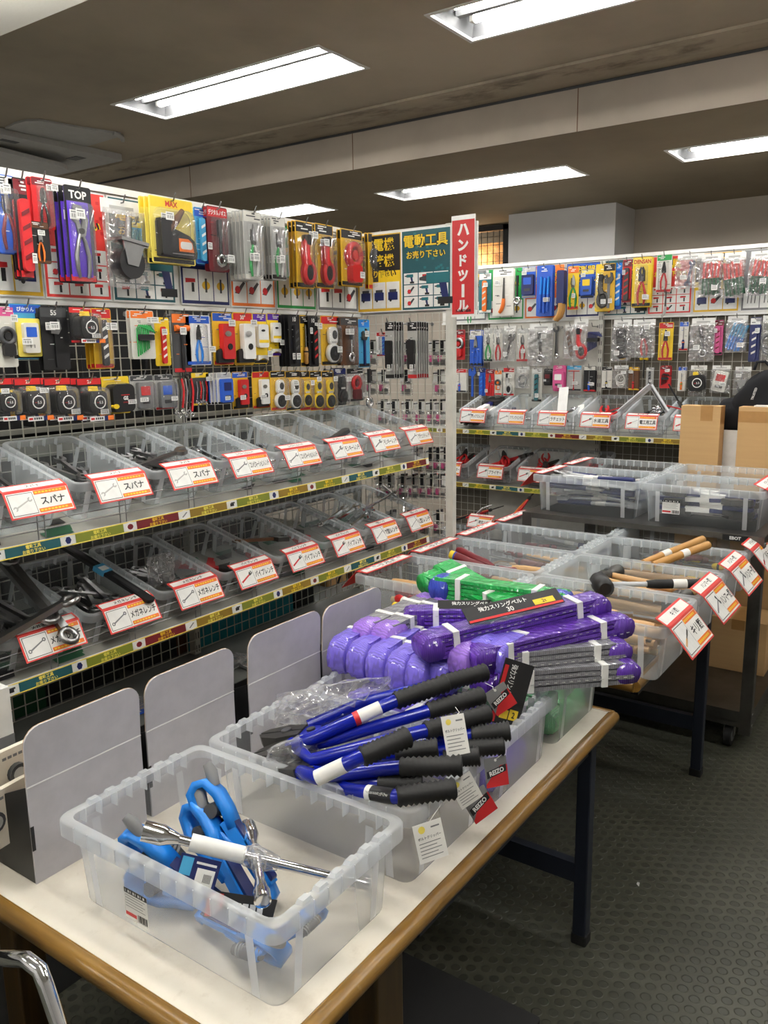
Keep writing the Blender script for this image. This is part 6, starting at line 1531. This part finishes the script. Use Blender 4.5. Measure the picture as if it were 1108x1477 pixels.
# ---- display boxes beside the bins
def display_box(x0, x1, y, z, hs, hf, depth, lab, slant=0):
    t = thing('display_box', lab, 'display box', (0, 0, 0)); th = .004
    mb = MB(); mb.box((x0, y, z), (x1, y + th, z + hs), 'boxgrey'); mb.build('back_panel', t)
    w = x1 - x0; r = .035
    p = [(x0, z + hs), (x1, z + hs)] + arc(x1 - r, z + hf - r, r, n=5, a0=0, a1=90) + arc(x0 + r, z + hf - r, r, n=5, a0=90, a1=180)
    mb = MB(); mb.T = Matrix.Translation((0, y, z + hs)) @ Matrix.Rotation(.06, 4, 'X') @ Matrix.Translation((0, -y, -z - hs)); mb.pr(p, y, y + th, 'boxgrey'); mb.pr([(a, c + .0004) for a, c in p], y + th, y + th + .001, 'kraft'); mb.build('header_flap', t)
    mb = MB(); mb.box((x0, y - .0012, z + hs - .0012), (x1, y, z + hs + .0012), 'white'); mb.build('fold_line', t)
    for x in (x0, x1 - th):
        mb = MB()
        pl = [(y + th, z), (y + depth, z), (y + depth, z + hs * .55), (y + th, z + hs)]
        vs = [(x, a, c) for a, c in pl] + [(x + th, a, c) for a, c in pl]; mb.add(vs, [(0, 1, 2, 3), (7, 6, 5, 4)] + [(i, i + 4, (i + 1) % 4 + 4, (i + 1) % 4) for i in range(4)], 'black'); mb.build('side_panel', t)
    mb = MB(); mb.box((x0, y + depth - th, z), (x1, y + depth, z + hs * .55), 'black'); mb.box((x0 + th, y + th, z), (x1 - th, y + depth - th, z + th), 'black'); mb.build('front_panel', t)
    mb = MB(); mb.box((x0 - .001, y - .0008, z + hs * .35), (x0 + .006, y + .001, z + hs * .6), 'black'); mb.build('slot', t)
DB = [(.792, 1.062, .205, .325), (1.078, 1.345, .205, .325), (1.392, 1.672, .205, .33), (1.684, 1.962, .2, .325)]
LB = ('grey display box at the front of the table, black inside, holding hole saw cards', 'grey display box second from the table front, corner over the first', 'grey display box third from the table front, with a kraft edge', 'grey display box at the far end, behind the purple slings')
for (x0, x1, hs, hf), lab in zip(DB, LB): display_box(x0, x1, 1.405 if x0 < 1.3 else 1.40, TZ, hs, hf, .2, lab)
for i, (x, y, z, rz) in enumerate(((.82, 1.50, .80, .15), (.86, 1.56, .84, .1), (.77, 1.66, .78, .2), (.9, 1.53, .86, .05))):
    t = thing('hole_saw_card', ('cream hole saw card lowest at the mouth of the front display box', 'cream hole saw card standing behind the lowest one', 'pale hole saw card at the frame edge beside the display box', 'cream hole saw card highest in the front display box')[i], 'packaged hole saw', (x, y, z), rz)
    mb = MB(); mb.pr(rrect(.1, .06, .012, 3), -.008, .004, 'cream'); [mb.rect(-.09 + i * .012, .04, -.081 + i * .012, .046, -.0086, 'grey') for i in range(6)]; mb.build('card', t)
    mb = MB(); mb.cyl((-.062, -.02, .005), (-.062, .0, .005), .021, 'darkgrey'); mb.cyl((-.062, -.021, .005), (-.062, -.0205, .005), .014, 'lightgrey'); mb.build('hole_saw', t)
    mb = MB(); mb.cyl((.0, -.016, -.01), (.06, -.016, .0), .012, 'rubber'); mb.build('arbor', t)
mb = MB(); xe = on(14, 1000, 'y', 1.68).x; mb.box((xe - .36, 1.68, 0), (xe, 1.83, .98), 'white'); mb.box((xe - .361, 1.679, .0), (xe + .0005, 1.70, .87), 'grey'); tag(mb.build('white_carton'), 'white and grey carton standing between table and wire wall at the frame edge', 'carton')

# ------------------------------------------------------------------ bins on the second table
X2 = (2.29, 2.652, 3.016, 3.378)
W2, L2_ = .358, .556
PL2 = ('first row', 'second row', 'third row', 'fourth row')
C2 = [('キリ類', ch_, [HND, CHS], 40), ('ハンマー類', hm_, [HND, HMR], 18), ('ハンマー類', hm_, [HMR, SCY], 12), ('ドライバー', dr_, [SCY, SCW], 8)]
C3 = [('ドライバー', dr_, [SCW, CHS], 26), ('ドライバー', dr_, [CHS, SCW], 18), ('ヤスリ', ch_, [SCW, CHS], 12), ('ヤスリ', ch_, [SCW, PRY], 6)]
for k in range(4):
    for side, yc, lst, wd in ((1, .915, C2, 'aisle side'), (-1, 1.477, C3, 'wire wall side')):
        M = Matrix.Translation((X2[k] + W2 / 2, yc, T2Z if k < 3 else .732)); txt, tool, kinds, n = lst[k]
        b_ = bin_copy(W2, L2_, HB, 'frosted2' if False else 'clear', f'clear bin on the second table, {PL2[k]} from the slings, {wd}', M)
        if side == 1: price_card(b_, .24, .108, .046, txt, tool, (-.058, -L2_ / 2 - .008, HB + .008), 0, .7, None, 1.1)
        else: price_card(b_, .30, .10, .05, txt, tool, (0, L2_ / 2 + .004, HB + .006), PI, .75, None, 1.6)
        for j, kd in enumerate(kinds):
            scatter(M, W2, L2_, [kd], (n + 1 - j) // 2, k * 13 + j + 50 * side, f'{kd[1].replace("_", " ")} in the second table bin, {PL2[k]}, {wd}', f'{kd[1].replace("_", " ")}s in the second table bin {PL2[k]} {wd}', .006 + .008 * j, min(.012, .19 / n), .3, fill=.95)
# long items laid across the rims
for i, (a, c) in enumerate((((928, 812, .90), (1014, 778, .945)), ((942, 815, .90), (1022, 786, .945)))):
    mb = MB(); p0, p1 = zp(*a), zp(*c); mb.lathe(p0, p1, [(0, .013), (.3, .0155), (.7, .015), (1, .016)], 'bamboo', 12); mb.lathe(p0.lerp(p1, .3 if i == 0 else .5), p0.lerp(p1, .42 if i == 0 else .62), [(0, .0165), (1, .0165)], 'paper', 12)
    tag(mb.build('wooden_shaft'), ('brown wooden tool handle propped over the bin rim, upper of two', 'brown wooden tool handle propped over the bin rim, lower, with paper label')[i], 'tool handle')
mh = thing('mallet', 'black headed mallet with steel shaft and black grip laid over a second table bin', 'mallet'); p0, p1 = zp(868, 843, .905), zp(1010, 842, .905); dd = (p1 - p0)
mb = MB(); s_ = dd.normalized().cross(Vector((0, 0, 1))); mb.lathe(p0 - s_ * .055, p0 + s_ * .055, [(0, .02), (.08, .032), (.5, .034), (.92, .032), (1, .02)], 'black', 16); mb.build('head', mh)
mb = MB(); mb.cyl(p0, p0 + dd * .5, .009, 'alu'); mb.build('shaft', mh); mb = MB(); mb.lathe(p0 + dd * .46, p1, [(0, .013), (.2, .016), (.7, .0155), (1, .017)], 'rubber', 12); mb.build('grip', mh); mb = MB(); mb.lathe(p0 + dd * .72, p0 + dd * .86, [(0, .0168), (1, .0168)], 'paper', 12); mb.build('paper_label', mh)
SD = [((652, 800, .90), (705, 822, .86), 'maroon', 'maroon screwdriver handle with a yellow and blue cap, standing above a bin'), ((660, 793, .91), (712, 818, .87), 'maroon', 'maroon screwdriver handle resting on the capped one')]
for a, c, col, lab in SD:
    p0, p1 = zp(*a), zp(*c); d = (p1 - p0).normalized(); t = thing('screwdriver', lab, 'screwdriver'); mb = MB(); mb.lathe(p0, p1, [(0, .012), (.1, .018), (.5, .016), (.8, .018), (1, .01)], col, 12); mb.build('handle', t)
    mb = MB(); mb.cyl(p1, p1 + d * .12, .004, 'steel', n=8); mb.build('shaft', t)
    if 'yellow' in lab: mb = MB(); mb.cyl(p0 - d * .006, p0 + d * .012, .0165, 'yellow'); mb.cyl(p0 + d * .012, p0 + d * .02, .0178, 'blue'); mb.build('cap', t)
for i, (a, c, col) in enumerate((((568, 872, .86), (622, 905, .82), 'yellow'), ((590, 862, .865), (640, 890, .83), 'maroon'), ((560, 890, .84), (600, 905, .83), 'paper'), ((610, 858, .865), (660, 882, .84), 'maroon'), ((572, 862, .86), (600, 875, .85), 'red'))):
    p0, p1 = zp(*a), zp(*c); d = (p1 - p0).normalized(); t = thing('screwdriver', f'{("yellow", "maroon", "white labelled", "dark red", "small red")[i]} handled driver heaped at the top of the first bin beyond the display boxes', 'screwdriver'); mb = MB(); mb.lathe(p0, p1, [(0, .01), (.1, .016), (.5, .014), (.8, .016), (1, .01)], col, 12); mb.build('handle', t)
    mb = MB(); mb.lathe(p0.lerp(p1, .35), p0.lerp(p1, .65), [(0, .0158), (1, .0158)], 'paper', 12); mb.build('paper_label', t); mb = MB(); mb.cyl(p1, p1 + d * .07, .004, 'steel', n=8); mb.build('shaft', t)

# ------------------------------------------------------------------ steel trolley with its bins, cartons behind
CX0, CX1, CY0, CY1, CZ = 3.52, 4.36, .612, 1.672, .94
t = thing('steel_trolley', 'grey steel trolley on casters with two trays, behind the second table', 'trolley', (0, 0, 0))
def tray(mb, z, lip):
    mb.box((CX0, CY0, z), (CX1, CY1, z + .004), 'brushed')
    for lo, hi in (((CX0, CY0, z - .02), (CX1, CY0 + .003, z + lip)), ((CX0, CY1 - .003, z - .02), (CX1, CY1, z + lip)), ((CX0, CY0, z - .02), (CX0 + .003, CY1, z + lip)), ((CX1 - .003, CY0, z - .02), (CX1, CY1, z + lip))): mb.box(lo, hi, 'brushed')
mb = MB(); tray(mb, CZ - .004, .0); mb.build('top_tray', t); mb = MB(); tray(mb, .13, .05); mb.build('lower_tray', t)
for x, y in ((CX0, CY0), (CX1, CY0), (CX0, CY1), (CX1, CY1)):
    mb = MB(); sx = 1 if x == CX0 else -1; sy = 1 if y == CY0 else -1
    mb.box((min(x, x + sx * .045), min(y - sy * .002, y + sy * .002), .08), (max(x, x + sx * .045), max(y - sy * .002, y + sy * .002), CZ), 'brushed'); mb.box((min(x - sx * .002, x + sx * .002), min(y, y + sy * .045), .08), (max(x - sx * .002, x + sx * .002), max(y, y + sy * .045), CZ), 'brushed')
    for z in (.12, .17, CZ - .03): mb.cyl((x + sx * .02, y - sy * .005, z), (x + sx * .02, y, z), .006, 'chrome', n=8)
    mb.build('corner_post', t)
    mb = MB(); cx, cy_ = x + sx * .05, y + sy * .09; mb.tube([(cx, cy_ - .014, .05), (cx, cy_ + .014, .05)], .05, 'rubber', 20); mb.tube([(cx, cy_ - .016, .05), (cx, cy_ + .016, .05)], .03, 'grey', 14)
    c_ = mb.build('caster', t); mb = MB()
    for s in (-1, 1): mb.box((cx - .014, cy_ + s * .02 - .0015, .045), (cx + .02, cy_ + s * .02 + .0015, .1), 'steel')
    mb.box((cx - .03, cy_ - .03, .1), (cx + .03, cy_ + .03, .106), 'steel'); mb.build('fork', c_)
mb = MB(); mb.T = Matrix.Translation((CX0 - .0035, .72, CZ - .015)) @ Matrix.Rotation(ROT_BACK, 4, 'Z'); mb.box((-.05, -.001, -.012), (.05, .001, .012), 'black'); mb.text('EBOT', 0, 0, .014, 'white', -.0014, .085, .04); mb.build('name_plate', t)
for i, (x, y, w_, d_, h_, lab) in enumerate(((4.22, .80, .24, .26, .26, 'brown carton on the lower tray of the steel trolley, taller'), (4.1, 1.4, .3, .3, .2, 'brown carton on the lower tray of the steel trolley, low and flat'))):
    b2 = thing('carton', lab, 'carton', (x, y, .135)); mb = MB(); mb.box((-w_ / 2, -d_ / 2, 0), (w_ / 2, d_ / 2, h_), 'carton'); mb.build('body', b2); mb = MB(); mb.box((-w_ / 2 - .0006, -.03, h_ - .05), (w_ / 2 + .0006, .03, h_ + .0006), 'tape'); mb.build('packing_tape', b2)
CB = [(3.57, 1.40, 'front row, wire wall side', PRY, 16, 'スパナ大'), (3.57, .885, 'front row, aisle side', BAR, 12, 'クランプ'), (3.93, 1.40, 'rear row, wire wall side', PRY, 5, ''), (3.93, .885, 'rear row, aisle side', BAR, 4, 'クランプ')]
for x, yc, wd, kd, n, txt in CB:
    M = Matrix.Translation((x + .18, yc, CZ)); b_ = bin_copy(.355, .51, HB, 'clear', 'clear bin on the steel trolley, ' + wd, M)
    if yc > 1: price_card(b_, .3, .1, .05, txt or 'スパナ大', sp_, (0, .51 / 2 + .004, HB + .006), PI, .75, None, 1.6)
    else:
        price_card(b_, .3, .1, .06, txt, ad_, (0, -.51 / 2 - .004, HB + .006), 0, .6, None, 1.2)
        if x < 3.6: barcode_label(b_, .075, .06, (-.355 / 2 + .018, .12, .075), ROT_BACK)
    scatter(M, .355, .51, [kd], n, int(x * 100 + yc * 10), f'{kd[1].replace("_", " ")} in the trolley bin, {wd}', f'{kd[1].replace("_", " ")}s in the trolley bin {wd}', .01, .009, .3, fill=.9)
mb = MB(); p0, p1 = zp(800, 680, 1.11), zp(880, 705, 1.06); mb.cyl(p0, p1, .009, 'steel'); tag(mb.build('steel_rod'), 'bright steel rod leaning over the rim of the trolley bin', 'rod')


def carton_box(x0, x1, y0, y1, z0, z1, lab, wide):
    t = thing('tall_carton', lab, 'carton', (0, 0, 0)); mb = MB(); mb.box((x0, y0, z0), (x1, y1, z1), 'carton'); mb.build('body', t)
    ym = (y0 + y1) / 2 - (.03 if not wide else 0); mb = MB()
    mb.box((x0 - .0006, ym - .03, z1 - .075), (x1 + .0006, ym + .03, z1 + .0006), 'tape'); mb.build('packing_tape', t)
    if wide: mb = MB(); mb.box((x0 - .001, y0, z1 - .075), (x0, ym - .03, z1 - .02), 'tape'); mb.box((x0 - .001, ym + .03, z1 - .075), (x0, y1, z1 - .02), 'tape'); mb.build('corner_tape', t)
    mb = MB(); mb.box((x0 + .002, y0 - .0006, z1 - .09), (x1 - .002, y0, z1), 'tape'); mb.build('side_tape', t)
carton_box(4.40, 4.49, 1.01, 1.205, 0, 1.397, 'tall brown carton standing beside the clear trolley bins, the narrow one', False)
carton_box(4.40, 4.52, .55, .925, 0, 1.397, 'tall brown carton at the edge of the view, the wide one with taped corners', True)
mb = MB(); mb.box((4.505, .80, 0), (4.512, 1.04, 1.27), 'white'); tag(mb.build('white_board'), 'plain white board standing in the gap between the two cartons', 'board')
mb = MB(); mb.box((4.495, 1.05, 0), (4.503, 1.22, 1.30), 'white'); tag(mb.build('white_board'), 'white board edge showing behind the narrow brown carton', 'board')
mb = MB(); mb.box((4.42, .56, 1.398), (4.515, .86, 1.404), 'white'); tag(mb.build('white_sheet'), 'white sheet lying on top of the wide brown carton', 'sheet')


def cloth_lump(c, rx, ry, rz, seed, droop):
    q = random.Random(seed); vs = []; fs = []; nu, nv = 20, 12
    for j in range(nv + 1):
        b_ = PI * j / nv
        for i in range(nu):
            a = 2 * PI * i / nu; k = 1 + .10 * math.sin(3 * a + seed) * math.sin(b_ * 3) + .05 * math.sin(7 * a + j) + q.uniform(-.03, .03)
            z = math.cos(b_) * rz; sx = k * math.sin(b_) ** .7
            vs.append((c[0] + rx * sx * math.cos(a), c[1] + ry * sx * math.sin(a) * (1 + droop * (1 - z / rz) * .3) , c[2] + z))
    for j in range(nv): fs += [(j * nu + i, j * nu + (i + 1) % nu, (j + 1) * nu + (i + 1) % nu, (j + 1) * nu + i) for i in range(nu)]
    mb = MB(); mb.add([tuple(v) for v in vs], [f[::-1] for f in fs], 'cloth', True); return mb
t = thing('cloth_hat', 'black cloth cap lying between the two brown cartons', 'cap'); cloth_lump(tuple(on(1058, 597, 'x', 4.56)), .05, .075, .085, 2, .6).build('crown', t)
mb = MB(); p = on(1066, 583, 'x', 4.53); mb.T = Matrix.Translation(p) @ Matrix.Rotation(ROT_BACK, 4, 'Z'); mb.text('D', .01, 0, .012, 'white', -.025); mb.build('emblem', t)
t = thing('black_bag', 'large black cloth bag with white lettering on the carton at the edge of the view', 'bag'); cloth_lump(tuple(on(1113, 572, 'x', 4.53)), .05, .11, .135, 5, 1.5).build('body', t)
mb = MB(); p = on(1088, 568, 'x', 4.462); mb.T = Matrix.Translation(p) @ Matrix.Rotation(ROT_BACK, 4, 'Z'); mb.text('TRUSTED', 0, 0, .011, 'white', -.001, .09, .02, 1.3); mb.build('lettering', t)
mb = MB(); p = on(1098, 525, 'x', 4.53); mb.tube([p + Vector((0, .03, -.03)), p + Vector((0, .02, .01)), p + Vector((0, -.02, .012)), p + Vector((0, -.05, -.02))], .008, 'cloth', 8); mb.build('handle', t)

# ------------------------------------------------------------------ floor things, chair
mb = MB(); mb.T = Matrix.Rotation(0, 4, 'Z'); mb.bbox((.62, .74, .001), (1.72, 1.45, .012), .01, 'mat'); tag(mb.build('rubber_mat'), 'dark rubber mat lying on the floor under the front table', 'mat')
t = thing('tubular_chair', 'chrome tubular chair at the table front, only its bent frame in view', 'chair', (0, 0, 0))
ch = lambda px, py, x: on(px, py, 'x', x)
a0, a1, a2, a3, a4 = ch(-160, 1385, .60), ch(-10, 1381, .60), ch(38, 1384, .60), ch(58, 1400, .60), ch(86, 1480, .60)
for nm, dx in (('frame', 0), ('frame', -.34)):
    mb = MB(); v = Vector((dx, 0, 0)); dn = (a4 - a3).normalized()
    foot = a4 + dn * (a4.z / max(.05, -dn.z)); mb.tube([a0 + v, a1 + v, a1.lerp(a2, .6) + v, a2 + v, a3 + v, a3.lerp(a4, .25) + v, a4 + v, foot + v + Vector((0, 0, .012))], .0125, 'chrome', 14); mb.build(nm, t)
mb = MB(); mb.bbox((a1.x - .36, a0.y - .05, a1.z + .012), (a1.x + .02, a1.y - .02 + .1, a1.z + .05), .03, 'black'); mb.build('seat', t)
mb = MB(); fo = zp(922, 1279, .001); mb.T = Matrix.Translation(fo); mb.add([(0, 0, 0), (.018, .004, .003), (.02, .012, .001), (.004, .01, .004)], [(0, 1, 2, 3)], 'white'); tag(mb.build('paper_scrap'), 'tiny white paper scrap on the dark studded floor', 'scrap')
